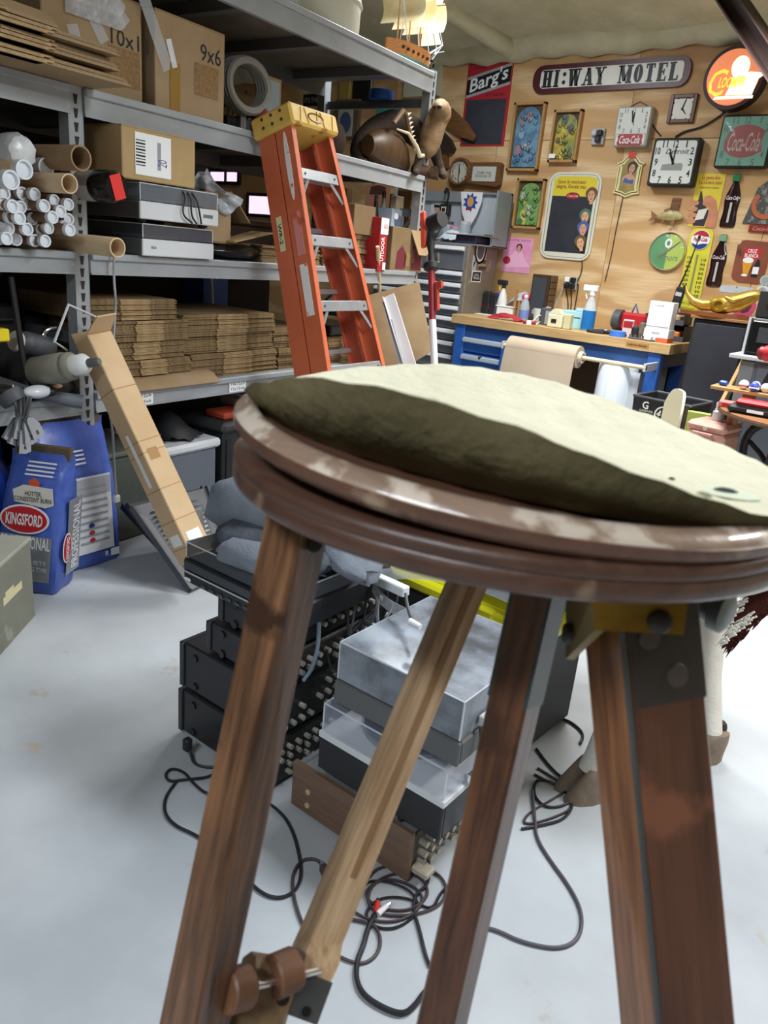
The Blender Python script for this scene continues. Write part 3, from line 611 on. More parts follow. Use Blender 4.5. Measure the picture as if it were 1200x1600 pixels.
# horseshoe tin sign at the right edge
T, w, h = wq((1172, 285), (1238, 280), (1222, 360), (1160, 352), .02)
P = wthing('horseshoe_sign', 'dark embossed tin sign with an orange horseshoe and a red script plate below', 'sign', T)
pr('board', P, mat('4a4a48', .5, c2='8a8a84', scale=30, sharp=(.5, .6)), T, [(-w * .5, -h * .42), (w * .5, -h * .42), (w * .5, h * .5), (-w * .1, h * .5), (-w * .3, h * .35)], 0, .015)
n = 20; rr = w * .36
b = MB(T)
for k in range(n):
    a0, a1 = [-PI * 1.25 + 1.5 * PI * (k + e) / n for e in (0, 1)]
    b.prism([(rr * math.cos(a0), rr * math.sin(a0)), (rr * math.cos(a1), rr * math.sin(a1)), (rr * .68 * math.cos(a1), rr * .68 * math.sin(a1)), (rr * .68 * math.cos(a0), rr * .68 * math.sin(a0))], .015, .024)
obj('horseshoe', b, mat('b5633c', .45), P)
pr('red_plate', P, CRD, T, rect(w * .8, h * .15, w * .1, -h * .52), 0, .02); lettering('Coca-Cola', w * .6, h * .09, T @ TR(w * .1, -h * .52, 0), mat('c8a8a0', .5), P, th=.021, shear=.3)
# yellow thermometer
T, w, h = wq((1077, 358), (1114, 356), (1091, 491), (1056, 488), .02)
P = wthing('tall_thermometer', 'tall yellow thermometer sign with a red white and blue bottle cap', 'thermometer', T)
pr('board', P, mat('d3cf3e', .45), T, rrect(w, h, .05), 0, .014)
cr = w * .40; cap = [(cr * (1 + .03 * (k % 2)) * math.cos(2 * PI * k / 40), h * .37 + cr * (1 + .03 * (k % 2)) * math.sin(2 * PI * k / 40)) for k in range(40)]
pr('bottle_cap', P, PAPER, T, cap, .014, .022)
for m, sg in ((mat('b8283c', .4), 1), (mat('243a86', .4), -1)):
    pr('cap_stripe', P, m, T, [(cr * .96 * math.cos(a), h * .37 + sg * cr * .96 * math.sin(a)) for a in [PI * .12 + PI * .76 * k / 12 for k in range(13)]] + [(-.02, h * .37 + sg * cr * .55), (.02, h * .37 + sg * cr * .38)], .022, .024)
lettering('Pepsi-Cola', cr * 1.5, cr * .55, T @ TR(0, h * .37, 0), mat('b8283c', .4), P, th=.025, shear=.3, bold=.02)
pr('tube', P, mat('8a8a60', .3), T, rect(.012, h * .5, 0, -h * .05), .014, .02)
for i in range(9):
    for sg in (-1, 1): lettering(str(abs(120 - 20 * i) if sg < 0 else abs(110 - 20 * i)), .04, .022, T @ TR(sg * .055, h * (.16 - .053 * i - (.02 if sg > 0 else 0)), 0), INK, P, 'numeral', .0155, bold=.02)
lettering('The Light', w * .6, h * .05, T @ TR(-w * .06, -h * .38, 0), mat('5a6030', .5), P, th=.0155); lettering('refreshment', w * .75, h * .03, T @ TR(0, -h * .44, 0), mat('5a6030', .5), P, th=.0155, shear=.2)
# round green dial
T, w, h = wq((1012, 362), (1073, 362), (1071, 423), (1012, 423), .04)
r = h / 2
P = wthing('round_thermometer', 'round glass-fronted dial, half dark green and half lime', 'thermometer', T)
obj('rim', MB(T).lathe([(r, 0), (r * 1.0, .03), (r * .95, .04), (r * .93, .03)], (0, 0, 0), (0, 0, 1), 40, (True, False)), CHROME, P)
for m, a0 in ((mat('2f8a44', .4), PI * .5), (mat('a9c23a', .4), -PI * .5)): pr('dial_half', P, m, T, [(r * .94 * math.cos(a0 + PI * k / 20), r * .94 * math.sin(a0 + PI * k / 20)) for k in range(21)], .02, .028)
pr('white_spot', P, PAPER, T, ell(r * .2, r * .24, 18, 0, r * .42), .028, .03); pr('green_spot', P, mat('2f7a4a', .4), T, ell(r * .1, r * .13, 14, 0, r * .42), .03, .031)
pr('pointer', P, mat('6a4a22', .4), T @ Matrix.Rotation(.72, 4, 'Z'), [(-r * .5, -.008), (r * .85, -.003), (r * .85, .003), (-r * .5, .008)], .031, .034)
lettering('Vernors', r * 1.2, r * .34, T @ TR(r * .05, -r * .3, 0), mat('3f6e2e', .5), P, th=.0305, shear=.3)
obj('domed_glass', MB(T).lathe([(r * .94, .03), (r * .7, .045), (r * .4, .055), (.001, .06)], (0, 0, 0), (0, 0, 1), 32, (False, False)), glassy('eef4f0', .12, .04), P)
# rusty beer sign
T, w, h = wq((1155, 376), (1206, 376), (1193, 443), (1142, 440), .012); r_ = random.Random(5)
P = wthing('beer_sign', 'rusty ragged-edged tin sign painted with a full beer glass and bottle', 'sign', T)
edge = [(p[0] + r_.uniform(-.008, .008), p[1] + r_.uniform(-.008, .008)) for p in rrect(w, h, .04, 6)]
pr('board', P, mat('8a4a32', .6, c2='7a3f2c', scale=6, wear=('3c2a26', 9, .6)), T, edge, 0, .008)
pr('red_shield', P, mat('c02a30', .45), T, [(-w * .3, h * .32), (w * .25, h * .34), (w * .22, h * .1), (0, h * .02), (-w * .28, h * .08)], .008, .0095)
lettering('CRUZ\nBLANCA', w * .42, h * .2, T @ TR(-w * .03, h * .2, 0), PAPER, P, th=.0105, bold=.02)
pr('painted_glass', P, mat('d89a2a', .4), T, [(-w * .18, -h * .3), (-w * .02, -h * .3), (w * .06, h * .0), (-w * .26, h * .0)], .009, .0105); pr('painted_foam', P, PAPER, T, ell(w * .17, h * .07, 16, -w * .1, h * .03), .0105, .0115); pr('painted_foot', P, PAPER, T, ell(w * .1, h * .03, 14, -w * .12, -h * .33), .009, .0112)
pr('painted_bottle', P, BLK, T, [(w * .08, -h * .36), (w * .28, -h * .36), (w * .3, -h * .08), (w * .24, h * .06), (w * .18, h * .06), (w * .12, -h * .08)], .009, .0102); pr('painted_label', P, PAPER, T, rect(w * .19, h * .17, w * .19, -h * .2), .0102, .0112)
# white plate and round badge
T, w, h = wq((1126, 443), (1178, 449), (1175, 462), (1123, 457), .008)
P = wthing('white_plate', 'narrow white wall plate with rounded ends below the beer sign', 'plate', T); pr('plate', P, mat('c5ccd2', .4, c2='b3bac2', scale=8), T, rrect(w, h * .8, .02), 0, .006); cy('screw', P, INK, T, (0, .02, .006), (0, .02, .009), .005, n=8)
for nm, c, r, m, lb in (('white_badge', (1191, 455), .047, mat('d3d6d8', .4), 'round white badge hung at the right edge of the wall'), ('glass_badge', (1196, 438), .04, mat('a9c2b2', .2), 'round pale green glass badge just above the white badge')):
    p = fy(*c, WY - .01); T = WF(p.x, p.z); P = wthing(nm, lb, 'badge', T); cy('disc', P, m, T, (0, 0, 0), (0, 0, .012), r, n=28); pr('inner_ring', P, mat('9aa2ac', .4), T, ell(r * .6, r * .6, 20), .012, .0135)
# outlets
def outlet(c4, label, plugs):
    T, w, h = wq(*c4, .03); P = wthing('outlet_box', label, 'outlet', T)
    bx('box', P, mat('a9acae', .4), T, (-w / 2, -h / 2, 0), (w / 2, h / 2, .03), .004)
    for x, y, m in plugs:
        bx('plug', P, m, T, (x * w - .022, y * h - .022, .03), (x * w + .022, y * h + .022, .065), .006)
    return T
outlet(((926, 201), (946, 200), (941, 226), (923, 226)), 'grey outlet box with black plugs left of the soda clock', ((-.25, .2, GREYL), (.22, .2, BLK), (.1, -.2, BLK)))
T = outlet(((884, 432), (903, 433), (898, 453), (881, 451)), 'outlet box over the bench crowded with plugs and cords', ((-.25, .25, PAPER), (.25, .25, BLK), (-.25, -.25, BLK), (.25, -.25, BLK)))
def cord(pts, r, m, label, name='cord', off=.012, cat='cord', group=None):
    v = [fy(x, y, WY - (o[0] if o else off)) for x, y, *o in pts]
    return tag(obj(name, MB().tube(v, r, 5, smooth=2), m), label, cat, group)
cord([(884, 440), (878, 455), (868, 475), (861, 490), (848, 493)], .008, mat('d8d4cc', .5), 'thick white cord running down from the outlet box to the bench')
for k, pts in enumerate(([(883, 448), (888, 470), (887, 492)], [(892, 452), (893, 475), (890, 494)], [(898, 450), (905, 440), (900, 470), (896, 492)], [(902, 440), (909, 425), (910, 405), (906, 380)])):
    cord(pts, .0045, RUBBER, ('thin dark cord hanging straight from the outlet box', 'second thin dark cord hanging beside it to the bench', 'looped dark cord at the right side of the outlet box', 'thin dark cord rising from the outlet box to the menu board')[k])
cord([(1137, 172), (1120, 185), (1095, 200), (1070, 205), (1055, 214)], .008, BLK, 'black cord drooping from the lit sign to the square clock')
cord([(1018, 192), (1024, 203), (1032, 212)], .006, BLK, 'short black cord beside the grey soda clock')
cord([(989, 238), (982, 265), (975, 300), (962, 360), (955, 400), (945, 440)], .0035, RUBBER, 'thin wire hanging down past the pin-up sign')
# things on the wall behind the rack
def wplain(name, label, cat, c4, th, m, parts, group=None):
    T, w, h = wq(*c4, th); P = wthing(name, label, cat, T, group); pr('board', P, m, T, rect(w, h), 0, th)
    for nm, mm, poly, z in parts: pr(nm, P, mm, T, [(x * w, y * h) for x, y in poly], th, th + z)
    return P, T, w, h
P, T, w, h = wplain('pale_clock', 'square pale clock mostly hidden behind the top of the rack', 'clock', ((632, 93), (687, 92), (684, 150), (632, 150)), .06, mat('b9bba8', .45), [])
lettering('12', .07, .07, T @ TR(.0, h * .36, 0), INK, P, 'numeral', .062, bold=.01); lettering('1', .02, .06, T @ TR(.13, h * .34, 0), INK, P, 'numeral', .062, bold=.01); hands(P, T, ((-60, .12, .006), (20, .15, .005)), .064)
P, T, w, h = wplain('arched_beer_sign', 'arched wooden tavern sign with a blue seal, behind the taxidermy', 'sign', ((524, 155), (562, 155), (556, 216), (520, 216)), .05, mat('6c5a44', .6), [('panel', mat('b9b7a4', .5), [(-.32, -.45), (.3, -.45), (.3, .2), (.15, .36), (-.12, .36), (-.32, .2)], .004), ('seal', mat('4f5d80', .5), [(.3 * math.cos(a) * .8, -.1 + .28 * math.sin(a)) for a in [2 * PI * k / 14 for k in range(14)]], .006)])
wplain('teal_sign', 'flat teal sign hung behind the taxidermy animal', 'sign', ((590, 170), (632, 168), (628, 192), (585, 195)), .02, mat('3f9a92', .5), [('oval', mat('b5a382', .5), [(.3 * math.cos(a), -.2 + .3 * math.sin(a)) for a in [2 * PI * k / 14 for k in range(14)]], .003)])
wplain('dark_poster', 'black poster high on the wall behind the rack', 'poster', ((552, 118), (583, 118), (580, 158), (550, 160)), .01, BLK, [('strip', GREYL, [(.42, -.4), (.5, -.4), (.5, .4), (.42, .4)], .002)])
wplain('yellow_tin', 'upright yellowish panel beside the black poster', 'panel', ((531, 128), (548, 128), (546, 158), (529, 158)), .03, mat('b59a52', .5), [('edge', mat('d8c480', .5), [(.38, -.5), (.5, -.5), (.5, .5), (.38, .5)], .002)])
P, T, w, h = wplain('saloon_poster', 'pinkish poster with dark lettering behind the lower rack', 'poster', ((575, 287), (612, 290), (606, 324), (568, 322)), .006, mat('c48a6c', .6), [('dark_arch', mat('5a3a30', .6), [(-.35, .05), (.35, .05), (.3, .4), (0, .48), (-.3, .4)], .002)])
P, T, w, h = wplain('its_the_sign', 'small dark tin sign with white lettering high behind the ladder', 'sign', ((474, 146), (500, 148), (498, 166), (474, 165)), .01, BLK, []); lettering("IT'S THE", w * .8, h * .4, T, mat('b5b09c', .5), P, th=.011)
p0, p1 = fy(684, 170, WY - .05), fy(742, 217, WY - .05)
T = FR(p0, p1 - p0, (0, 0, 1)); L = (p1 - p0).length
P = thing('wooden_propeller', 'long dark wooden propeller blade slanting down the wall by the rack', 'propeller', p0)
obj('blade', MB().rings([[T @ Vector((L * u, y * wd, .03 * s_)) for y, s_ in ((-1, 0), (0, .5), (1, 0), (0, -.5))] for u, wd in ((0, .05), (.3, .085), (.7, .07), (1, .025))]), WOODM, P); cy('hub', P, STEEL_D, T, (L * .02, 0, -.02), (L * .02, 0, .03), .03)
p = fy(694, 222, WY - .08); T = WF(p.x, p.z)
P = thing('wooden_duck', 'dark carved duck shape on the wall left of the schoolhouse clock', 'carving', T)
pr('body', P, mat('2c211b', .6), T, [(-.14, .1), (-.06, .1), (.04, .03), (.1, -.05), (.08, -.09), (.02, -.08), (-.06, -.05), (-.14, -.04)], .0, .07); pr('bracket', P, WOODM, T, [(-.1, -.12), (.02, -.10), (.04, -.22), (0, -.26), (-.1, -.24)], .0, .05)
# lit windows high in the back wall and the added dark cupboard under them, glimpsed through the rack
for k, (x0, x1, y0, y1) in enumerate(((390, 446, 306, 337), (303, 372, 268, 284))):
    a, c = fy(x0, y0, WY - .03), fy(x1, y1, WY - .03)
    w = thing('window_%d' % (k + 1), 'x', 'x', (a.x, WY, c.z)); del w['label'], w['category']; w['kind'] = 'structure'
    bx('pane', w, mat('f8d8f0', .5, emit=1.25), None, (a.x, WY - .035, c.z), (c.x, WY - .03, a.z))
    fr = MB(); t = .035
    for lo, hi in (((a.x - t, WY - .05, c.z - t), (c.x + t, WY - .01, c.z)), ((a.x - t, WY - .05, a.z), (c.x + t, WY - .01, a.z + t)), ((a.x - t, WY - .05, c.z), (a.x, WY - .01, a.z)), ((c.x, WY - .05, c.z), (c.x + t, WY - .01, a.z)), ((a.x * .28 + c.x * .72, WY - .05, c.z), (a.x * .24 + c.x * .76, WY - .02, a.z))): fr.bb(lo, hi)
    obj('window_frame', fr, BLACK_M, w)
# ------------------------------------------------------------ goods on the rack
Z1, Z2, Z3, Z4 = [z1 - .011 for z0, z1 in LEV]          # deck tops
def sframe(s, w, z, a=0): return SF @ TR(s, w, z) @ RZ(a)
def carton(T, a, b, c, m=K_BOX, name='cardboard_box', label='', cat='box', group=None, flaps=True, tape=True):
    """closed carton: body a (along) x b (inward) x c (high) with flap seam and tape"""
    P = thing(name, label, cat, T, group)
    bx('body', P, m, T, (-a / 2, 0, 0), (a / 2, b, c), .004)
    if tape:
        bx('tape', P, mat('8f7446', .25), T, (-.03, -.0015, c * .5), (.03, 0, c)); bx('tape', P, mat('8f7446', .25), T, (-.03, 0, c), (.03, b, c + .001))
    if flaps:
        for i in (0, 1): bx('flap', P, m, T, (-a / 2 + .002, b * .5 * i + .002, c), (a / 2 - .002, b * .5 * (i + 1) - .002, c + .004))
    return P
# --- flattened cartons: one master, copied
def flat_master(a, d, th, key):
    T = Matrix(); b = MB()
    b.bb((-a / 2, 0, 0), (a / 2, d, th * .46)); b.bb((-a / 2 + .004, .003, th * .5), (a / 2 - .006, d, th * .96))
    b.m = 1; b.bb((-a * .16, -.012, th * .08), (a * .17, .05, th * .42)); b.bb((-a * .16, -.009, th * .54), (a * .16, .05, th * .9))
    o = obj('flattened_carton', b, (K_FLAT, K_LIGHT), None, 0, origin=Matrix())
    return o
_first = {}
def stack(s0, s1, w, z, n, th, d, label, group, jit=.012, yaw=0, mast=None, droop=0):
    a = s1 - s0; key = (round(a, 2), round(d, 2), round(th, 4))
    for i in range(n):
        M = sframe((s0 + s1) / 2 + rnd.uniform(-jit, jit), w + rnd.uniform(-jit, jit), z + i * th, yaw + rnd.uniform(-.012, .012))
        if key not in _first: o = _first[key] = flat_master(a, d, th * .98, key)
        else: o = _first[key].copy(); COL.objects.link(o)
        o.matrix_world = M; tag(o, (ORD[i] + ' ' if i else 'lowest ') + label, 'flattened box', group)
    return z + n * th
def bundle(x0, x1, yt, yb, n, label, w=.03, d=.5, z=None, jit=.008, yaw=0):
    s0, zb = sx(x0, yb, w); s1, _ = sx(x1, yb, w); _, zt = sx(x0, yt, w)
    if z is not None: zb = z
    return stack(s0, s1, w, zb, n, (zt - zb) / n if z is None else max(.008, (zt - zb) / n), d, label, label.split(',')[0], jit, yaw)
# lower shelf, nearer pile: a bent sheet then four bundles
s0, _ = sx(178, 600, -.02); s1, _ = sx(336, 580, -.02)
b = MB(SF)
b.grid(lambda u, v: (s0 + (s1 - s0) * u, -.06 + .6 * v, Z1 + .004 + .055 * min(1, v / .12)), 2, 12, .006)
b.grid(lambda u, v: (s0 + .05 + (s1 - s0 - .3) * u, -.05 + .4 * v, Z1 + .003 + .03 * min(1, v / .2)), 2, 8, .005)
tag(obj('cardboard_sheet', b, K_BOX), 'wide tan cardboard sheet bent over the lower shelf edge under a pile of cartons', 'sheet')
zz = Z1 + .06
for k, (x0, x1, yt, yb, n, nm) in enumerate(((176, 297, 550, 571, 6, 'flat carton up in the bottom bundle, nearest pile, lower shelf'), (166, 288, 531, 551, 7, 'flat carton up in the second bundle, nearest pile, lower shelf'), (166, 293, 505, 530, 8, 'flat carton up in the third bundle, nearest pile, lower shelf'), (142, 277, 479, 504, 8, 'flat carton up in the top bundle, nearest pile, lower shelf'))):
    s0, zb = sx(x0, yb, .03); s1, _ = sx(x1, yb, .03); _, zt = sx(x0, yt, .03)
    zz = stack(s0 - .02, s1, .02 + .012 * (k % 2), zz, n, .0118, .5, nm, 'bundle %d of the nearer pile' % (k + 1), .006) + .004
zz = Z1
for k, (x0, x1, n, nm) in enumerate(((298, 432, 11, 'flat carton up in the bottom tier, middle pile, lower shelf'), (290, 428, 7, 'flat carton up in the middle tier, middle pile, lower shelf'), (285, 426, 9, 'flat carton up in the top tier, middle pile, lower shelf'))):
    s0, _ = sx(x0, 560, .03); s1, _ = sx(x1, 560, .03)
    zz = stack(s0, s1, .03 + .02 * (k % 2), zz, n, .0122, .55, nm, 'tier %d of the middle pile' % (k + 1), .007) + .004
zz = Z1
for k, (x0, x1, n, nm) in enumerate(((438, 510, 10, 'flat carton up in the lower half of the pile behind the ladder, lower shelf'), (432, 505, 9, 'flat carton up in the upper half of the pile behind the ladder, lower shelf'))):
    s0, _ = sx(x0, 540, .05); s1, _ = sx(x1, 540, .05)
    zz = stack(s0, s1, .06 + .03 * k, zz, n, .0125, .5, nm, 'pile behind the ladder %d' % k, .01, .03 * k) + .004
s0, _ = sx(514, 540, .05); s1, _ = sx(566, 540, .05)
stack(s0, s1, .06, Z1, 14, .0125, .5, 'flat carton up in the far pile between the ladder rails, lower shelf', 'far pile lower shelf', .01)
bx_ = obj('black_tray', MB(SF).bb((s0, .04, Z1 + .185), (s1, .4, Z1 + .25), .01), BLACK_S); tag(bx_, 'glossy black tray lying on cartons between the ladder rails', 'tray')
# middle shelf: cartons behind the ladder
s0, _ = sx(506, 400, .04); s1, _ = sx(588, 400, .04)
zz = stack(s0, s1, .05, Z2, 17, .0125, .5, 'flat carton up in the tall pile behind the ladder, middle shelf', 'tall pile middle shelf', .012)
s0, _ = sx(408, 395, .03); s1, _ = sx(500, 395, .03)
stack(s0, s1, .03, Z2, 8, .0125, .45, 'flat carton up in the low pile left of the ladder, middle shelf', 'low pile middle shelf', .008)
# third shelf: big sheets sticking out at the left
s0, _ = sx(-40, 100, -.2); s1, _ = sx(186, 100, -.2)
zz = Z3 + .012
for k in range(8):
    w_ = -.26 + .02 * (k % 3) + (.0 if k < 2 else .05)
    a = .66 - (.0 if k < 2 else .10 + .02 * (k % 3))
    T = sframe(s1 - a / 2 + rnd.uniform(-.01, .01), w_, zz, .02 * (k % 3 - 1)); th = .0115
    b = MB(T); b.bb((-a / 2, 0, 0), (a / 2, .8, th * .46)); b.bb((-a / 2, .004, th * .52), (a / 2 - .01, .8, th)); b.m = 1; b.bb((-a * .4, -.014, 0), (-a * .05, .05, th * .5)); b.bb((-a * .45, -.01, th * .5), (0, .05, th))
    tag(obj('flattened_carton', b, (K_BOX, K_LIGHT), None, 0, origin=T), ('large flat carton sticking out at the bottom of the pile on the third shelf' if k == 0 else ORD[k] + ' large flat carton up in the pile jutting from the third shelf'), 'flattened box', 'large flat cartons on the third shelf' if k else None)
    zz += th * 1.5
for k in range(4):
    T = sframe(s1 - .55, -.2 + .02 * k, zz, .05); zz += .014
    b = MB(T); b.bb((-.3, 0, 0), (.3, .6, .011)); b.m = 1; b.bb((-.2, -.01, .002), (.1, .05, .009)); tag(obj('flattened_carton', b, (K_BOX, K_LIGHT), None, 0, origin=T), ORD[k] + ' of the four smaller flat cartons topping the pile jutting from the third shelf', 'flattened box', 'top cartons third shelf')
# big boxes of the third shelf
def face_box(x0, x1, yb0, yt1, w, d, m, label, name='cardboard_box', z=None, yaw=0, flaps=True, tape=False):
    s0, zb = sx(x0, yb0, w); s1, zt = sx(x1, yt1, w)
    zb = z if z is not None else zb
    T = sframe((s0 + s1) / 2, w, zb, yaw); return carton(T, s1 - s0, d, zt - zb, m, name, label, flaps=flaps, tape=tape), T, s1 - s0, zt - zb
PLASTIC = glassy('e8eef6', .22, .1)
P, T, a, c = face_box(243, 352, 165, 56, .02, .6, K_BOX, 'big brown carton marked 9x6 on the third shelf', z=Z3)
def TF(T, x, z, off=.002): return T @ TR(x, -off, z) @ Matrix.Rotation(PI / 2, 4, 'X')
lettering('9x6', .13, .07, TF(T, a * .28, c * .74), INK, P, th=0)
obj('print', MB(TF(T, a * .22, c * .45)).prism(rect(.15, .13), 0, .0005), mat('94734a', .8, c2='7a5d3a', scale=60, stretch=(1, .05, 1)), P)
pr('tape', P, mat('96753c', .2), TF(T, -.1, c * .28), rect(.06, c * .52), 0, .001); pr('tape', P, glassy('f0f4fa', .7, .1), TF(T, -.12, c * .62) @ RZ(.35), rect(.03, .11), .001, .0025); pr('tape', P, PLASTIC, TF(T, -.21, c * .78) @ RZ(.5), rect(.06, .3), 0, .001)
P, T, a, c = face_box(70, 221, 128, 8, .05, .6, K_BOX, 'big brown carton marked 10x11 with loose clear tape, third shelf', z=Z3)
lettering('10x11', .19, .06, TF(T, a * .36, c * .62), INK, P, th=0)
obj('print', MB(TF(T, a * .3, c * .35)).prism(rect(.16, .14), 0, .0005), mat('94734a', .8, c2='7a5d3a', scale=60, stretch=(1, .05, 1)), P)
b = MB(T); b.grid(lambda u, v: (-a * .3 + a * .55 * u, -.015 - .03 * abs(math.sin(u * 17) * math.sin(v * 9)), c * .68 + c * .4 * v), 24, 16, .001)
obj('loose_plastic', b, glassy('e6ebf2', .3, .08), P, 60)
for k in range(4): pr('tape', P, PLASTIC, TF(T, -a * .4 + .1 * k, c * .25 + .08 * k) @ RZ(.3 * k), rect(.05, .12), .001, .002)
# coil of white hose and clutter between the carton and the ladder
s_, z_ = sx(376, 135, .3); T = FR(sh(s_, .3, z_), SU, (0, 0, 1))
b = MB(T)
for k in range(4): b.tube([(.15 * math.cos(t), .12 * math.sin(t), .02 * k) for t in [2 * PI * i / 24 for i in range(24)]], .022, 8, True)
b.tube([(0, -.1, .02), (.02, -.2, .0)], .02, 6); P = tag(obj('hose_coil', b, mat('8a8a86', .5)), 'thick pale coil of hose on the third shelf beside the 9x6 carton', 'hose')
s0, _ = sx(356, 180, .3); s1, _ = sx(415, 190, .3)
T = sframe((s0 + s1) / 2, .3, Z3); P = thing('wire_basket', 'dark wire basket of oddments on the third shelf under the hose coil', 'basket', T); a = s1 - s0
b = MB(T)
for z in (.02, .09, .16): b.tube([(-a / 2, 0, z), (a / 2, 0, z), (a / 2, .3, z), (-a / 2, .3, z)], .005, 4, True)
obj('basket_wires', b, BLACK_M, P)
b = MB(T)
for k in range(9): b.tube([(-a / 2 + a * k / 8, 0, 0), (-a / 2 + a * k / 8, 0, .16)], .003, 4)
obj('wires', b, BLACK_M, P, kind='stuff'); bx('liner', P, BLACK_M, T, (-a / 2 + .006, .006, 0), (a / 2 - .006, .29, .12), .01)
bx('plate', P, GREYD, T, (-.02, -.012, .03), (.08, -.004, .12), .004)
s_, z_ = sx(410, 140, .25); P = tag(obj('red_pouch', MB(SF).ball((s_, .25, Z3 + .1), .1, 8, (.5, .6, 1.0)), mat('7c2428', .6)), 'dark red pouch on the third shelf left of the ladder cap', 'pouch')
p = sh(*[0, 0, 0]); s_, z_ = sx(424, 138, .35); T = sframe(s_, .35, Z3)
P = thing('picture_frame', 'pale framed board standing behind the yellow ladder cap', 'frame', T); bx('frame', P, mat('a88a5a', .6), T, (-.09, 0, 0), (.09, .02, z_ - Z3 + .06), .004); bx('board', P, mat('9fb0b8', .5), T, (-.07, -.003, .02), (.07, .0, z_ - Z3 + .04))
# --- top of the rack: white plastic tubs and the model ship
TUB = mat('d9d8c6', .35, c2='cfcdb8', scale=3)
def tub(x0, x1, yb, w, hgt, label, ratio=.95):
    s0, _ = sx(x0, yb, w); s1, _ = sx(x1, yb, w); r = (s1 - s0) / 2
    T = sframe((s0 + s1) / 2, w + r, Z4); P = thing('plastic_tub', label, 'tub', T)
    obj('body', MB(T).lathe([(r * .96, 0), (r, .02), (r * 1.02, hgt * .9), (r * 1.06, hgt * .92), (r * 1.06, hgt)], (0, 0, 0), (0, 0, 1), 40), TUB, P)
    obj('rim', MB(T).lathe([(r * 1.08, hgt * .93), (r * 1.1, hgt * .96), (r * 1.08, hgt)], (0, 0, 0), (0, 0, 1), 40), TUB, P)
    for k in range(3): obj('rib', MB(T).lathe([(r * 1.025, hgt * (.3 + .2 * k)), (r * 1.04, hgt * (.315 + .2 * k)), (r * 1.025, hgt * (.33 + .2 * k))], (0, 0, 0), (0, 0, 1), 40, (False, False)), TUB, P)
    return P
tub(474, 597, 80, .02, .62, 'big round cream plastic tub on top of the rack')
s0, _ = sx(352, 0, .2); s1, _ = sx(470, 0, .2)
T = sframe((s0 + s1) / 2, .15, Z4); P = thing('plastic_crate', 'white ribbed plastic crate on top of the rack left of the tub', 'crate', T)
bx('body', P, mat('dfe3e4', .4), T, (-.30, 0, 0), (.30, .5, .32), .02); bx('rim', P, mat('dfe3e4', .4), T, (-.31, -.02, .3), (.31, .52, .34), .01)
b = MB(T)
for k in range(29): b.bb((-.29 + .0203 * k, -.006, .01), (-.283 + .0203 * k, 0, .29))
obj('ribs', b, mat('dfe3e4', .4), P, kind='stuff')
s_, z_ = sx(648, 80, .12); T = sframe(s_ - .02, .16, Z4)
P = thing('model_ship', 'wooden model sailing ship with pale sails on the end of the rack top', 'model ship', T)
HW = wood('b5713a', 'c98a4e', 0, 10); SAIL = mat('e9dcb8', .8, c2='dcc894', scale=10)
def hull(z0, z1, k0, k1, m, nm, L=.26):
    rs = []
    for i in range(13):
        u = i / 12; x = -L + 2 * L * u; q = max(.04, math.sin(PI * min(1, .12 + .88 * u) ** .9) ** .5) if u < .98 else .03
        q = .085 * (1 - abs(2 * u - 1) ** 3.2) + .006
        rs.append([(x, -q * k1, z1), (x, q * k1, z1), (x, q * k0, z0), (x, -q * k0, z0)])
    obj(nm, MB(T).rings([[Vector(p) for p in r] for r in rs]), m, P)
hull(.035, .075, .25, .9, mat('7fae94', .4), 'lower_hull'); hull(.075, .15, .9, 1.05, HW, 'hull'); bx('keel_stand', P, WOODM, T, (-.12, -.05, 0), (.12, .05, .035), .004)
b = MB(T)
for k in range(7): b.bb((-.2 + .06 * k, -.096, .10), (-.185 + .06 * k, -.08, .115))
obj('gun_ports', b, BLK, P, kind='stuff')
for x, hh in ((-.14, .5), (.0, .62), (.13, .52)):
    obj('mast', MB(T).cyl((x, 0, .12), (x, 0, .15 + hh), .006, .003, 8), WOODT, P)
    for z, ww in ((.22, .2), (.38, .16)):
        obj('sail', MB(T).grid(lambda u, v: (x + .03 + .03 * math.sin(PI * v), (u - .5) * ww * 1.6, .15 + z - .1 + .15 * v), 6, 6, .002), SAIL, P, 60); obj('yard', MB(T).cyl((x, -ww * .85, .2 + z), (x, ww * .85, .2 + z), .004), WOODT, P)
obj('bowsprit', MB(T).cyl((.22, 0, .15), (.44, 0, .27), .007, .004, 8), GREYL, P)
obj('jib_sail', MB(T).add([(.42, 0, .27), (.16, 0, .58), (.17, .01, .2)], [[0, 1, 2]]), SAIL, P)
b = MB(T)
for a_, c_ in (((.44, 0, .27), (.13, 0, .66)), ((.36, 0, .23), (.0, 0, .74)), ((.44, 0, .27), (.24, 0, .08)), ((.26, -.05, .17), (.42, .03, .24)), ((.26, .05, .17), (.4, -.04, .22)), ((.3, .04, .1), (.36, 0, .22)), ((.0, .08, .15), (.0, 0, .6)), ((.0, -.08, .15), (.0, 0, .6)), ((-.14, -.08, .15), (-.14, 0, .5)), ((.13, -.08, .15), (.13, 0, .5))): b.tube([a_, c_], .003, 4)
obj('rigging', b, GREYL, P, kind='stuff'); obj('anchor', MB(T).tube([(.25, -.03, .09), (.25, -.03, .01), (.22, -.03, .03)], .006, 6), BLK, P)
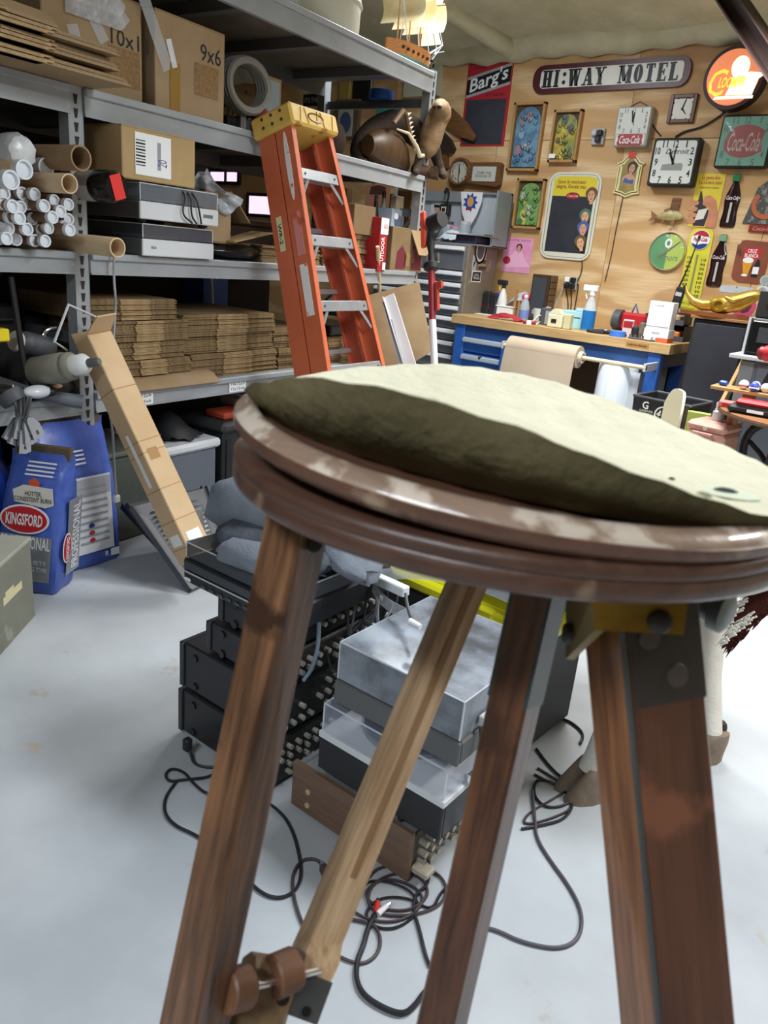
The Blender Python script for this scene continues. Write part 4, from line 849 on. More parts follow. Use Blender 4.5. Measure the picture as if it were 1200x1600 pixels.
# --- taxidermy on the third shelf
FUR = mat('3a2a1c', .85, c2='281c12', scale=30, bump=.5, bscale=120); FURL = mat('7d6242', .85, c2='8f7654', scale=26, bump=.5, bscale=120)
def curvebody(T, pts, n=14):
    """body from (x, y, z, half width, half height) stations"""
    rs = []; C_ = [Vector(p[:3]) for p in pts]
    for i, p in enumerate(pts):
        t = (C_[min(i + 1, len(C_) - 1)] - C_[max(i - 1, 0)]).normalized(); a = Vector((0, 1, 0)); a = (a - t * a.dot(t)).normalized(); bb_ = t.cross(a)
        rs.append([C_[i] + a * p[3] * math.cos(2 * PI * j / n) + bb_ * p[4] * math.sin(2 * PI * j / n) for j in range(n)])
    return rs
s_, z_ = sx(610, 250, .12); T = sframe(s_, .22, Z3)
P = thing('taxidermy_otter', 'stuffed dark brown otter arching its back on a log at the rack end', 'taxidermy', T)
def pz(x, y, w): q = sx(x, y, w); return Vector((q[0], w, q[1]))
def limb(nm, pts, m, n=14, sm=80):
    q = [pz(x, y, w) for x, y, w, r in pts]; R_ = [r / 225 for x, y, w, r in pts]
    Q, RR = [], []
    for i in range(len(q) - 1):
        for k in range(4):
            u = k / 4; p0, p1, p2, p3 = q[max(i - 1, 0)], q[i], q[i + 1], q[min(i + 2, len(q) - 1)]
            Q.append(.5 * ((2 * p1) + (p2 - p0) * u + (2 * p0 - 5 * p1 + 4 * p2 - p3) * u * u + (3 * p1 - p0 - 3 * p2 + p3) * u ** 3)); RR.append(R_[i] * (1 - u) + R_[i + 1] * u)
    Q.append(q[-1]); RR.append(R_[-1]); return obj(nm, MB(SF).tube(Q, RR, n), m, P, sm)
limb('body', [(553, 246, .3, 3), (556, 238, .28, 10), (566, 222, .26, 15), (586, 204, .24, 18), (612, 194, .2, 20), (636, 199, .14, 20), (654, 212, .06, 19), (664, 224, .0, 17), (668, 238, -.02, 5)], FUR)
limb('neck_and_head', [(664, 246, -.02, 6), (667, 236, -.03, 14), (672, 218, -.04, 18), (678, 200, -.06, 17), (684, 186, -.08, 16), (688, 176, -.1, 17), (688, 169, -.13, 13), (687, 167, -.17, 8), (687, 168, -.2, 3)], FURL)
limb('front_leg', [(660, 236, -.02, 9), (655, 250, -.02, 7), (652, 262, -.03, 6), (650, 268, -.05, 6), (649, 270, -.08, 3)], FUR); limb('front_leg', [(678, 232, -.02, 10), (683, 250, -.03, 8), (688, 265, -.05, 7), (692, 273, -.08, 7), (694, 276, -.11, 4)], FUR)
limb('hind_leg', [(566, 226, .2, 14), (560, 242, .18, 11), (562, 252, .14, 8), (568, 256, .08, 5)], FUR)
for x in (674, 702): obj('ear', MB(SF).ball(pz(x, 172, -.07), .018, 6, (1, .6, 1)), FURL, P)
obj('nose', MB(SF).ball(pz(687, 167, -.205), .014, 6), BLK, P)
for x in (680, 695): obj('eye', MB(SF).ball(pz(x, 168, -.15), .009, 6), BLACK_S, P)
obj('log_base', MB(SF).tube([(s_ + .16, .02, Z3 + .045), (s_ + .4, -.03, Z3 + .05), (BAY1 - .02, -.09, Z3 + .045)], [.04, .045, .035], 10), mat('4a3222', .8, bump=.6, bscale=40), P)
T = sframe(s_ - .12, .0, Z3)
P = thing('giant_shell', 'ribbed brown shell with a toothed pale lip below the stuffed otter', 'shell', T)
SHELL = mat('5c4228', .45, c2='3d2b1c', scale=5, stretch=(30, 1, 1)); PALE = mat('cdbb9c', .5)
def shell_fn(u, v):
    t = -.1 + 3.3 * u; r = (.17 - .06 * v) * (1 + .03 * math.sin(26 * u)); return (-.06 + .23 * math.cos(PI * v) * .7 * math.sin(max(.2, t)), .1 - .13 * math.sin(PI * v) * math.sin(t), .135 - r * .75 * math.cos(t))
obj('shell_body', MB(T).rings([[(x, .09 + r * .62 * math.cos(a), .125 + zo + r * .75 * math.sin(a)) for a in [2 * PI * j / 20 for j in range(20)]] for x, r, zo in [(-.2 + .034 * i, .165 * math.sin(PI * (.10 + .80 * i / 13)) ** .6 * (1 + .05 * (i % 2)), -.0 if i < 9 else -.012 * (i - 9)) for i in range(14)]]), SHELL, P, 30)
obj('pale_lip', MB(T).tube([(-.02, -.0, .245), (.08, -.03, .235), (.16, -.05, .17), (.21, -.05, .12), (.26, -.05, .13)], [.006, .01, .014, .016, .012], 8, smooth=0), PALE, P)
for i in range(9):
    u = i / 8; obj('tooth', MB(T).lathe([(.011, 0), (.001, .034)], (.06 + .12 * u, -.02, .34 - .19 * u), (.8, -.35, .5), 6), PALE, P)
obj('jaw', MB(T).tube([(-.06, .0, .27), (.02, -.01, .355), (.07, -.01, .34), (.13, -.01, .24), (.2, -.02, .15)], [.016, .02, .018, .018, .012], 8), mat('6a5138', .5), P)
tag(obj('fur_muff', MB(SF).ball((s_ - .56, .2, Z3 + .115), .12, 10, (.8, .8, 1)), FUR, None, 80), 'round dark furry lump on the third shelf beside the ladder', 'fur')
# blue lid and white hook under the end brace
s_, z_ = sx(602, 152, .5); tag(obj('blue_bowl', MB(SF).lathe([(.08, 0), (.09, .02), (.085, .06), (.02, .075)], (BAY1, .40, 2.491), (0, 0, 1), 16), mat('2464c8', .4)), 'bright blue upturned bowl resting on the rack end brace', 'bowl')
# --- mailing tubes on the middle shelf
CAPW = mat('dfe4ea', .45)
def tubeprop(x, y, rpx, w, name, label, m, capm=None, L=.85, open_=True, group='mailing tubes on the middle shelf'):
    s_, z_ = sx(x, y, w); q = sh(s_, w, z_); r = rpx / F * -(RC.transposed() @ (q - EYE)).z
    T = sframe(s_, w, z_); return T, r
small = None
def small_tube(x, y, w, label, r=.0222):
    global small
    s_, z_ = sx(x, y, w); T = sframe(s_, w, z_, rnd.uniform(-.03, .03))
    if small is None:
        T0 = Matrix(); P = thing('mailing_tube', label, 'tube', T0, 'white-capped mailing tubes on the middle shelf')
        obj('body', MB().lathe([(r, 0), (r, .75)], (0, 0, 0), (0, 1, 0), 14, (False, True)), mat('8a6a50', .7), P)
        obj('cap', MB().lathe([(r * .55, .004), (r * .75, .006), (r * .82, -.004), (r * 1.06, -.004), (r * 1.06, .016), (r, .016)], (0, 0, 0), (0, 1, 0), 16, (True, False)), CAPW, P)
        small = keep(P); P.matrix_world = T; return
    dup(small, T, label)
caps = [(30, 510), (85, 525), (170, 510), (270, 518), (345, 608), (422, 567), (533, 597), (25, 588), (97, 612), (160, 618), (215, 590), (472, 652), (410, 697), (535, 712), (5, 682), (85, 697), (152, 703), (250, 710), (503, 770), (65, 782), (212, 790), (318, 797), (378, 780), (0, 785), (545, 797), (125, 870), (270, 878), (352, 883), (50, 862), (-5, 860)]
_rows = {}
for q in sorted(caps, key=lambda q: q[1]):
    k = next((k for k in _rows if abs(k - q[1]) < 26), None)
    _rows.setdefault(q[1] if k is None else k, []).append(q)
tlab = {}
for ri, k in enumerate(sorted(_rows)):
    for ci, q in enumerate(sorted(_rows[k])): tlab[q] = 'thin white-capped mailing tube, %s from the left, %s row from the top' % ((['first'] + ORD[1:])[ci], (['top'] + ORD[1:])[ri])
for i, (x, y) in enumerate(caps): small_tube(x / 5, 200 + y / 5, -.10 + .05 * ((i * 7) % 4 - 1.5) / 1.5 - (.04 if i in (7, 8, 9, 15, 16, 25) else 0), tlab[(x, y)])
def big_tube(x, y, rpx, w, label, m, L=.85, cap=None, hollow=True, ex=None):
    T, r = tubeprop(x, y, rpx, w, '', '', None)
    P = thing('cardboard_tube', label, 'tube', T)
    if hollow: obj('body', MB(T).pipe((0, L, 0), (0, 0, 0), r, r * .86), m, P)
    else: obj('body', MB(T).cyl((0, .012, 0), (0, L, 0), r, n=20), m, P)
    if cap: obj('end_cap', MB(T).lathe([(r * .6, .006), (r * .8, .008), (r * .86, -.006), (r * 1.05, -.006), (r * 1.05, .03), (r, .03)], (0, 0, 0), (0, 1, 0), 20, (True, False)), cap, P)
    return P, T, r
big_tube(127, 247, 19, -.22, 'fat open kraft tube above the others, in front of the rack post', K_TUBE, 1.0)
P, T, r = big_tube(30, 237, 24, -.12, 'fat tube end wrapped in crinkled silver plastic at the top of the pile', K_TUBE, .9, hollow=False)
obj('plastic_wrap', MB(T).rings([[Vector((r * q * 1.1 * (1 + .07 * math.sin(7 * a + 3 * y)) * math.cos(a), y * .1, r * q * 1.1 * (1 + .06 * math.sin(9 * a)) * math.sin(a))) for a in [2 * PI * k / 24 for k in range(24)]] for y, q in ((-.35, .45), (-.22, .85), (0, 1), (.6, 1), (1.0, .95))]), mat('a9abac', .3, c2='d5d8da', scale=9, spec=.7), P, 30)
big_tube(37, 265, 14, -.2, 'tan white-capped tube, upper of the two lit ones at the left edge', K_TAN, .9, CAPW, False)
big_tube(16, 281, 14, -.24, 'tan white-capped tube at the left edge, lower of the two lit ones', K_TAN, .9, CAPW, False)
big_tube(71, 261, 13, -.05, 'kraft tube with a white cap tucked under the fat open tube', K_TUBE, .8, CAPW, False)
big_tube(109, 287, 15, -.24, 'open pale tan tube jutting out over the small tubes', K_TAN, .95)
big_tube(184, 387, 15, -.26, 'open tan tube lying on the shelf edge below the small tubes', K_TAN, 1.0)
P, T, r = big_tube(178, 292, 23, -.2, 'fat kraft tube with a shiny black end cap and red label', K_TUBE, 1.0, None, False)
obj('black_cap', MB(T).lathe([(r * .9, -.02), (r * 1.05, -.005), (r * 1.06, .07), (r * 1.04, .09), (r, .095)], (0, 0, 0), (0, 1, 0), 24, (True, False)), BLACK_S, P)
obj('plastic_band', MB(T).lathe([(r * 1.03, .09), (r * 1.04, .14), (r * 1.02, .17)], (0, 0, 0), (0, 1, 0), 24, (False, False)), glassy('c8ccd0', .5, .15), P)
pr('red_label', P, mat('e0322e', .5), T @ TR(.0, -.022, .0) @ Matrix.Rotation(PI / 2, 4, 'X') @ RZ(.3), rect(r * .9, r * 1.6), 0, .002)
# --- shipping carton, turntables, bags on the middle shelf
def turntable(T, a, b, h, label, front, side, cover, coverh, name='record_player', group=None):
    """a wide (front), b deep; front face on local -y"""
    P = thing(name, label, 'record player', T, group)
    bx('plinth', P, side, T, (-a / 2, 0.004, .012), (a / 2, b, h), .006); bx('front_panel', P, front, T, (-a / 2, -.006, .012), (a / 2, .006, h), .004)
    for sx_ in (-1, 1):
        for y in (.05, b - .05): cy('foot', P, BLACK_M, T, (sx_ * (a / 2 - .05), y, 0), (sx_ * (a / 2 - .05), y, .014), .022, n=10)
    cy('platter', P, mat('8c9094', .35, .6), T, (-a * .08, b * .5, h), (-a * .08, b * .5, h + .018), min(a, b) * .38, n=32); cy('mat', P, BLACK_M, T, (-a * .08, b * .5, h + .018), (-a * .08, b * .5, h + .022), min(a, b) * .36, n=32); cy('spindle', P, CHROME, T, (-a * .08, b * .5, h + .02), (-a * .08, b * .5, h + .034), .004, n=8)
    obj('tonearm', MB(T).tube([(a * .40, b * .8, h + .03), (a * .40, b * .5, h + .032), (a * .3, b * .28, h + .03)], .006, 6), CHROME, P); cy('tonearm_base', P, GREYD, T, (a * .4, b * .8, h), (a * .4, b * .8, h + .03), .03)
    if cover:
        c = MB(T); t = .004; z0, z1 = h + .004, h + coverh
        c.bb((-a / 2 + .005, .0, z0), (a / 2 - .005, t, z1)); c.bb((-a / 2 + .005, b - t, z0), (a / 2 - .005, b, z1)); c.bb((-a / 2 + .005, t, z0), (-a / 2 + .005 + t, b - t, z1)); c.bb((a / 2 - .005 - t, t, z0), (a / 2 - .005, b - t, z1)); c.bb((-a / 2 + .005, 0, z1), (a / 2 - .005, b, z1 + t), .003)
        obj('dust_cover', c, cover, P)
        e = MB(T); zz_ = z1 + t * .5
        e.tube([(-a / 2 + .006, .001, zz_), (a / 2 - .006, .001, zz_), (a / 2 - .006, b, zz_), (-a / 2 + .006, b, zz_)], .0028, 4, True)
        for q in ((-a / 2 + .006, .001), (a / 2 - .006, .001), (a / 2 - .006, b)): e.tube([(q[0], q[1], z0), (q[0], q[1], z1)], .0025, 4)
        obj('cover_edge', e, glassy('eef3fa', .65, .1), P)
    return P
SMOKE = glassy('5d6068', .55, .12); SMOKE2 = glassy('7d848c', .5, .1)
s0, z0 = sx(222, 397, -.06); s1, z1_ = sx(333, 399, -.06)
P = turntable(sframe((s0 + s1) / 2, -.06, Z2), s1 - s0, .38, .085, 'white-fronted record player under a smoky lid, lower of two on the shelf', mat('cfd3d6', .4), mat('5a5c5e', .5), SMOKE, .06)
lettering('AKAI', .03, .012, TF(sframe(s0 + .06, -.06, Z2), 0, .05, .0075), INK, P, th=0)
zt = Z2 + .155
s0, _ = sx(218, 350, -.09); s1, _ = sx(340, 362, -.09)
P = turntable(sframe((s0 + s1) / 2, -.09, zt), s1 - s0, .40, .085, 'white-fronted record player with dangling black leads, upper of two on the shelf', mat('cfd3d6', .4), mat('5a5c5e', .5), SMOKE2, .07)
bx('badge', P, mat('6a6e72', .4), sframe(s1 - .07, -.09, zt), (-.03, -.008, .045), (.03, -.006, .06))
for k in range(3):
    x = s0 + (s1 - s0) * (.5 + .06 * k)
    tag(obj('lead', MB(SF).tube([(x, .1, zt + .162), (x + .0, -.06, zt + .166), (x + .02, -.11, zt + .13), (x - .02 + .03 * k, -.115, zt + .05), (x + .05, -.112, zt + .015)], .0045, 5, smooth=2), BLACK_M), ('black lead hanging over the upper white record player, nearest the post', 'black lead hanging over the upper white record player, between two others', 'black lead hanging over the upper white record player, farthest along')[k], 'cord')
zc = zt + .165
s0, _ = sx(192, 295, -.10); s1, _ = sx(305, 300, -.10); _, zt2 = sx(192, 248, -.1)
T = sframe((s0 + s1) / 2, -.10, zc); a, c = s1 - s0, .20
P = carton(T, a, .3, c, cardboard('b59a70', 'a78c60'), 'shipping_box', 'tan shipping carton with a big white label on top of the record players', tape=False)
pr('shipping_label', P, PAPER, TF(T, -a * .1, c * .52), rect(a * .48, c * .82), 0, .001)
bc = MB(TF(T, -a * .27, c * .55))
for k in range(9): bc.prism(rect(.05, .004 + .003 * (k % 2), 0, -.05 + .012 * k), .001, .0015)
obj('barcode', bc, INK, P, kind='stuff'); bx('label_text', P, mat('9a9ea4', .8), TF(T, 0, c * .5), (-.02, -.05, .001), (.0, .06, .0014)); lettering('20', .03, .05, TF(T, a * .02, c * .4) @ RZ(PI / 2), INKB, P, th=.0016)
def crumple(T, f, m, name, label, cat, nu=14, nv=14, th=.002, amp=.02, sm=50):
    r = random.Random(hash(label) % 1000 if 0 else len(label) * 7 + len(name)); ph = [r.uniform(0, 6) for _ in range(6)]
    def g(u, v):
        p = Vector(f(u, v)); d = amp * (math.sin(7 * u + ph[0] + 4 * v) * math.sin(9 * v + ph[1]) + .5 * math.sin(19 * u + ph[2]) * math.sin(15 * v + ph[3]))
        return p + Vector((d * .6, d, d * .7))
    return tag(obj(name, MB(T).grid(g, nu, nv, th), m, None, sm), label, cat)
s_, z_ = sx(322, 310, -.02)
crumple(sframe(s_, .0, zt + .1), lambda u, v: (-.09 + .26 * u + .06 * v, -.06 + .1 * (1 - v) + .05 * math.sin(3 * u), .16 * (1 - u) * (1 - .3 * v) + .16 * v * .6 - .05), mat('a9adb0', .35, spec=.6), 'plastic_bag', 'crumpled grey plastic bag draped beside the shipping carton', 'bag', amp=.018)
s_, z_ = sx(352, 340, .02); T = sframe(s_, .03, Z2 + .1)
P = thing('open_carton', 'open brown carton with a torn flap lying on a black bag, middle shelf', 'box', T)
bx('side', P, K_BOX, T, (-.13, 0, 0), (.05, .01, .24)); bx('back', P, K_DARK, T, (-.13, .3, 0), (.05, .31, .26)); bx('bottom', P, K_DARK, T, (-.13, .0, -.01), (.2, .3, 0))
obj('flap', MB(T).hexa([(.05, 0, .24), (.16, -.03, .10), (.17, .2, .10), (.05, .3, .25)], [(.05, 0, .247), (.163, -.03, .107), (.173, .2, .107), (.05, .3, .257)]), K_BOX, P); obj('flap', MB(T).hexa([(.02, -.06, .0), (.24, -.12, .06), (.26, .05, .06), (.02, .05, .0)], [(.02, -.06, .007), (.24, -.12, .067), (.26, .05, .067), (.02, .05, .007)]), K_LIGHT, P)
s_, z_ = sx(366, 388, .02)
b = MB(sframe(s_, .1, Z2)); b.rings([[Vector((x, .0 + r * 1.0 * math.cos(a) * (1 + .1 * math.sin(5 * a + x * 40)), .055 + .052 * q * math.sin(a))) for a in [2 * PI * j / 20 for j in range(20)]] for x, r, q in ((-.21, .02, .3), (-.16, .08, .8), (-.05, .1, 1), (.08, .1, 1), (.18, .08, .8), (.22, .03, .3))])
tag(obj('black_bag', b, BLACK_S, None, 40), 'shiny black plastic bag on the middle shelf under the open carton', 'bag')
# --- far end of the middle shelf
def simplebox(x0, x1, yb, yt, w, d, m, name, label, z=None, yaw=0, cat='box'):
    s0, zb = sx(x0, yb, w); s1, zt = sx(x1, yt, w); zb = zb if z is None else z
    T = sframe((s0 + s1) / 2, w, zb, yaw); P = thing(name, label, cat, T)
    bx('body', P, m, T, (-(s1 - s0) / 2, 0, 0), ((s1 - s0) / 2, d, zt - zb), .004); return P, T, s1 - s0, zt - zb
P, T, a, c = simplebox(609, 664, 420, 362, -.03, .45, K_DARK, 'open_box', 'open brown carton printed with maroon at the end of the middle shelf', z=Z2)
pr('maroon_print', P, mat('6a2430', .7), TF(T, -a * .18, c * .3), [(-.07, -.06), (.05, -.06), (.07, .02), (0, .09), (-.06, .05)], 0, .001); pr('maroon_print', P, mat('6a2430', .7), TF(T, a * .3, c * .35), rect(a * .3, c * .55), 0, .001); pr('stamp', P, mat('8a7048', .8), TF(T, a * .0, c * .3), rect(.08, .09), 0, .001)
lettering('OXO', .09, .03, TF(T, a * .17, c * .4) @ RZ(PI / 2), mat('b08a5c', .7), P, th=.0015)
obj('flap', MB(T).hexa([(a * .05, 0, c), (a * .5, 0, c), (a * .46, -.07, c - .16), (a * .1, -.07, c - .16)], [(a * .05, .006, c), (a * .5, .006, c), (a * .46, -.063, c - .16), (a * .1, -.063, c - .16)]), K_BOX, P); bx('lid_flap', P, K_BOX, T, (-a / 2, 0, c), (a * .0, .25, c + .006))
P, T, a, c = simplebox(590, 608, 418, 341, -.05, .3, mat('a8242c', .5), 'red_white_box', 'upright red and white printed carton at the end of the middle shelf', z=Z2)
pr('white_field', P, PAPER, TF(T, 0, c * .84), rect(a, c * .3), 0, .001); lettering('UTDOOR', c * .45, a * .45, TF(T, -.01, c * .42) @ RZ(PI / 2), PAPER, P, th=.001, bold=.02); pr('white_label', P, PAPER, TF(T, a * .25, c * .1), rect(a * .4, c * .14), .001, .002); lettering('GS', a * .5, c * .08, TF(T, a * .1, c * .84), CR, P, th=.0015, bold=.02)
T_ = T
simplebox(553, 588, 345, 324, .02, .3, K_DARK, 'brown_box', 'brown carton lying on the tall pile of flat cartons', z=Z2 + .2125)
P, T, a, c = simplebox(606, 637, 362, 330, .12, .2, mat('9fb4c8', .5), 'toy_box', 'blue and white printed box leaning above the open brown carton', yaw=.2); pr('print', P, mat('5a6a80', .5), TF(T, 0, c * .5), ell(a * .3, c * .28), 0, .001); pr('print', P, PAPER, TF(T, -a * .2, c * .7), ell(a * .18, c * .14), 0, .0012)
P, T, a, c = simplebox(638, 660, 362, 306, .12, .12, mat('7a5632', .6), 'guitar_case', 'rounded brown case upright at the end of the middle shelf', cat='case', z=Z2); obj('rounded_top', MB(T).cyl((0, 0, c), (0, .12, c), a / 2, n=20), mat('7a5632', .6), P)
for i, (x0, x1, yb, yt, w, m, nm, lb) in enumerate(((583, 592, 334, 306, .2, BLK, 'dark_jar', 'black capped jar on the middle shelf in front of the saloon poster'), (594, 604, 344, 300, .24, mat('c9c2b2', .5), 'paper_roll', 'pale paper roll standing on the middle shelf end'), (606, 616, 345, 304, .3, mat('3a3a30', .5), 'green_bottle', 'dark green bottle standing on the middle shelf end'), (618, 632, 330, 308, .16, mat('b9a68a', .5), 'small_box', 'small pale box on the middle shelf end'), (540, 551, 345, 296, .4, mat('d0b48a', .5), 'wood_plaque', 'pale wooden plaque standing on the middle shelf beside the ladder'))):
    s0, zb = sx(x0, yb, w); s1, zt_ = sx(x1, yt, w); r = (s1 - s0) / 2; T = sframe((s0 + s1) / 2, w, Z2); hh = zt_ - T.translation.z
    P = thing(nm, lb, 'jar' if i == 0 else ('roll' if i == 1 else 'bottle' if i == 2 else 'box' if i == 3 else 'plaque'), T)
    if i in (3, 4): bx('body', P, m, T, (-r, 0, 0), (r, .05, hh), .004); bx('panel', P, mat('8a7450', .5), T, (-r * .7, -.003, hh * .2), (r * .7, 0, hh * .8))
    else: obj('body', MB(T).lathe([(r * .9, 0), (r, .01), (r, hh * .7), (r * .5, hh * .85), (r * .5, hh * .92)], n=14), m, P); obj('cap', MB(T).cyl((0, 0, hh * .92), (0, 0, hh), r * .55, n=12), GREYD, P)
# --- lower shelf, left of the post: golf clubs, plug, wire frame and dark clutter
CHB = mat('17181a', .5)
s_, z_ = sx(22, 600, .1)
P = thing('golf_bag', 'black golf bag lying on the lower shelf with club heads hanging out', 'golf bag', sh(-.5, .2, Z1))
obj('bag_body', MB(SF).lathe([(.10, 0), (.13, .04), (.13, .8), (.11, .86)], (-.55, .12, Z1 + .135), (-.2, .98, 0), 20), CHB, P)
obj('bag_rim', MB(SF).lathe([(.132, 0), (.14, .01), (.14, .04), (.132, .05)], (-.55, .1, Z1 + .135), (-.2, .98, 0), 20), GREYD, P)
GOLF = mat('a9abb0', .25, .9)
for i, (x, y, rot) in enumerate(((20, 672, -.5), (27, 678, -.35), (31, 668, -.2), (37, 690, 0), (45, 676, .15), (53, 668, .45))):
    w = -.16 - .01 * i; s_, z_ = sx(x, y, w); s2, z2 = sx(10 + 3 * i, 600, -.02 + .01 * i)
    q = sh(s_, w, z_); T = FR(q, SU, (0, 0, 1)); P = thing('golf_club', (['first', 'second', 'third', 'fourth', 'fifth', 'sixth'][i] + ' from the left of the golf irons hanging head-down at the lower shelf'), 'golf club', T, 'golf irons hanging from the lower shelf')
    M = T @ RZ(rot); h_ = .085
    obj('head', MB(M).prism([(-.028, -h_ / 2), (.0, -h_ / 2 - .006), (.024, -h_ / 2), (.026, h_ * .1), (.012, h_ * .5), (-.004, h_ * .62), (-.016, h_ * .5)], -.008, .008), GOLF, P)
    top = M @ Vector((-.004, h_ * .6, 0)); obj('shaft', MB().tube([top, sh(s2, w * .4, z2), sh(-.55 + .02 * i, .14, Z1 + .12)], [.006, .0055, .005], 6), mat('8d9094', .3, .8), P)
    lettering(str(3 + i), .012, .02, M @ TR(0, -h_ * .25, 0), INK, P, 'numeral', .0085, bold=.02)
obj('ferrule_band', MB(SF).lathe([(.05, 0), (.055, .02), (.05, .05)], (sx(12, 612, -.06)[0], -.06, sx(12, 612, -.06)[1]), (.3, -.5, -.8), 12), GREYD, bpy.data.objects['golf_bag'])
s_, z_ = sx(58, 612, -.1)
P = thing('golf_driver', 'golf driver with a white crown lying over the lower shelf beam', 'golf club', sh(s_, -.1, z_))
obj('head', MB(SF).ball((s_, -.1, z_), .06, 10, (1.05, .6, .45), Matrix()), mat('d5d8de', .2), P, 60); obj('sole', MB(SF).ball((s_ + .055, -.1, z_ - .004), .035, 8, (.9, .9, .6)), CHB, P, 60); obj('shaft', MB(SF).tube([(s_ - .05, -.09, z_ + .01), (s_ - .4, .2, z_ + .08)], .007, 6), CHB, P)
s_, z_ = sx(92, 613, -.07)
P = thing('black_shoe', 'black shoe with a tan sole patch on the lower shelf edge', 'shoe', sh(s_, .0, Z1))
obj('upper', MB(SF).rings([[Vector((s_ - .12 + x, .02 + r * math.cos(a), Z1 + .045 + hz * math.sin(a))) for a in [2 * PI * k / 14 for k in range(14)]] for x, r, hz in ((0, .01, .01), (.03, .05, .04), (.12, .055, .045), (.2, .045, .04), (.25, .015, .015))]), CHB, P, 60); obj('tan_patch', MB(SF).ball((s_ + .02, -.03, Z1 + .06), .025, 8, (1, .5, .4)), mat('c7a878', .6), P)
s_, z_ = sx(108, 625, -.1)
b = MB(SF); b.cyl((s_ - .12, -.02, z_ + .03), (s_ + .02, -.1, z_ - .005), .022, .03, 12); b.cyl((s_ + .02, -.1, z_ - .005), (s_ + .05, -.12, z_ - .01), .03, .03, 12)
tag(obj('grey_tool', b, mat('6a7078', .4)), 'grey ribbed tool grip poking over the lower shelf beam by the post', 'tool')
s0, z0 = sx(64, 585, -.05); s1, z1_ = sx(112, 570, -.18)
P = thing('spark_plug_jug', 'oversized grey and white spark-plug-shaped canister by the rack post', 'canister', sh(s0, -.05, z0))
a_, c_ = Vector((s0, -.0, z0)), Vector((s1, -.20, z1_)); ax = (c_ - a_); L = ax.length
obj('body', MB(SF).lathe([(.05, 0), (.062, .015), (.062, L * .75), (.055, L * .82), (.058, L * .84), (.058, L * .92), (.045, L)], a_, ax, 20), mat('8f8d80', .5, c2='7c7a6e', scale=8), P)
obj('white_nose', MB(SF).lathe([(.042, 0), (.042, .05), (.026, .07)], c_, ax, 16), mat('e0e2e0', .35), P); obj('metal_tip', MB(SF).lathe([(.018, 0), (.02, .012), (.016, .03), (.018, .04), (.013, .055)], c_ + ax.normalized() * .07, ax, 12), STEEL_D, P)
obj('strap', MB(SF).tube([a_ + Vector((0, -.063, 0)), a_ + ax * .5 + Vector((0, -.065, .02)), a_ + ax * .8 + Vector((0, -.06, .03))], .004, 5), BLK, P)
pts = [sh(*((sx(x, y, w)[0], w, sx(x, y, w)[1]))) for x, y, w in ((104, 547, -.02), (85, 534, -.12), (107, 476, -.12), (165, 502, -.12), (150, 545, -.1), (146, 580, -.05))]
tag(obj('bent_wire', MB().tube(pts, .006, 6), mat('d5d8dc', .35), None, 60), 'bent white wire frame hooked on the rack post by the long carton', 'wire')
pts = [sh(sx(x, y, .1)[0], .1, sx(x, y, .1)[1]) for x, y in ((66, 540), (67, 525), (72, 515), (86, 512))]
tag(obj('chrome_faucet', MB().tube(pts, .014, 8, smooth=2), CHROME, None, 60), 'chrome curved faucet spout in the dark of the lower shelf', 'faucet')
a_, c_ = [sh(sx(x, y, .08)[0], .08, sx(x, y, .08)[1]) for x, y in ((20, 532), (78, 545))]
P = thing('black_telescope', 'dark grey barrel with a pale collar lying deep on the lower shelf', 'telescope', a_); d_ = (c_ - a_); L = d_.length
obj('barrel', MB().lathe([(.04, .03), (.05, .05), (.05, L)], a_, d_, 16), GREYD, P); obj('collar', MB().lathe([(.038, .0), (.044, .012), (.04, .03)], a_, d_, 16), mat('c8c0b4', .5), P)
q = sh(sx(3, 523, 0)[0], 0, sx(3, 523, 0)[1]); P = tag(obj('yellow_level', MB(FR(q, SU, (0, 0, 1))).box((-.06, 0, 0), (.16, .05, .05), None, .006), YEL), 'yellow tool end poking in at the left edge above the golf clubs', 'tool')
for i, (x0, x1, w, hh, lb) in enumerate(((-30, 40, .35, .36, 'black equipment case deep at the left of the lower shelf'), (44, 118, .42, .30, 'black equipment case deep behind the spark-plug canister'))):
    s0, _ = sx(x0, 600, w); s1, _ = sx(x1, 600, w); T = sframe((s0 + s1) / 2, w, Z1); P = thing('equipment_case', lb, 'case', T); bx('body', P, CHB, T, (-(s1 - s0) / 2, 0, 0), ((s1 - s0) / 2, .4, hh), .012); bx('latch', P, GREYD, T, (-.03, -.008, hh * .6), (.03, 0, hh * .7), .003); obj('handle', MB(T).tube([(-.07, -.005, hh * .82), (-.06, -.03, hh * .82), (.06, -.03, hh * .82), (.07, -.005, hh * .82)], .007, 6), BLK, P)
b = MB(SF); s_, z_ = sx(38, 500, -.02); b.cyl((s_, -.02, Z1), (s_ - .02, .02, 1.28), .012, n=8); tag(obj('black_pole', b, BLK), 'thin black pole standing on the lower shelf behind the golf clubs', 'pole')
pts = [(178, 395, -.06), (178, 440, -.07), (181, 470, -.1), (178, 520, -.14), (173, 600, -.17), (170, 640, -.17), (176, 670, -.17), (178, 720, -.17), (182, 775, -.17)]
q = [sh(sx(x, y, w)[0], w, sx(x, y, w)[1]) for x, y, w in pts]; P = thing('extension_cord', 'long grey cord with a white plug hanging down in front of the rack', 'cord', q[-1])
obj('cable', MB().tube(q, .0055, 6, smooth=2), mat('8a8d92', .5), P, 60); T = FR(q[-1], SU, (0, 0, 1)); bx('plug', P, mat('c9cdd0', .5), T, (-.014, -.03, -.012), (.014, .005, .012), .004)
for e in (-1, 1): bx('prong', P, ALU, T, (e * .008 - .002, -.05, -.002), (e * .008 + .002, -.03, .002))
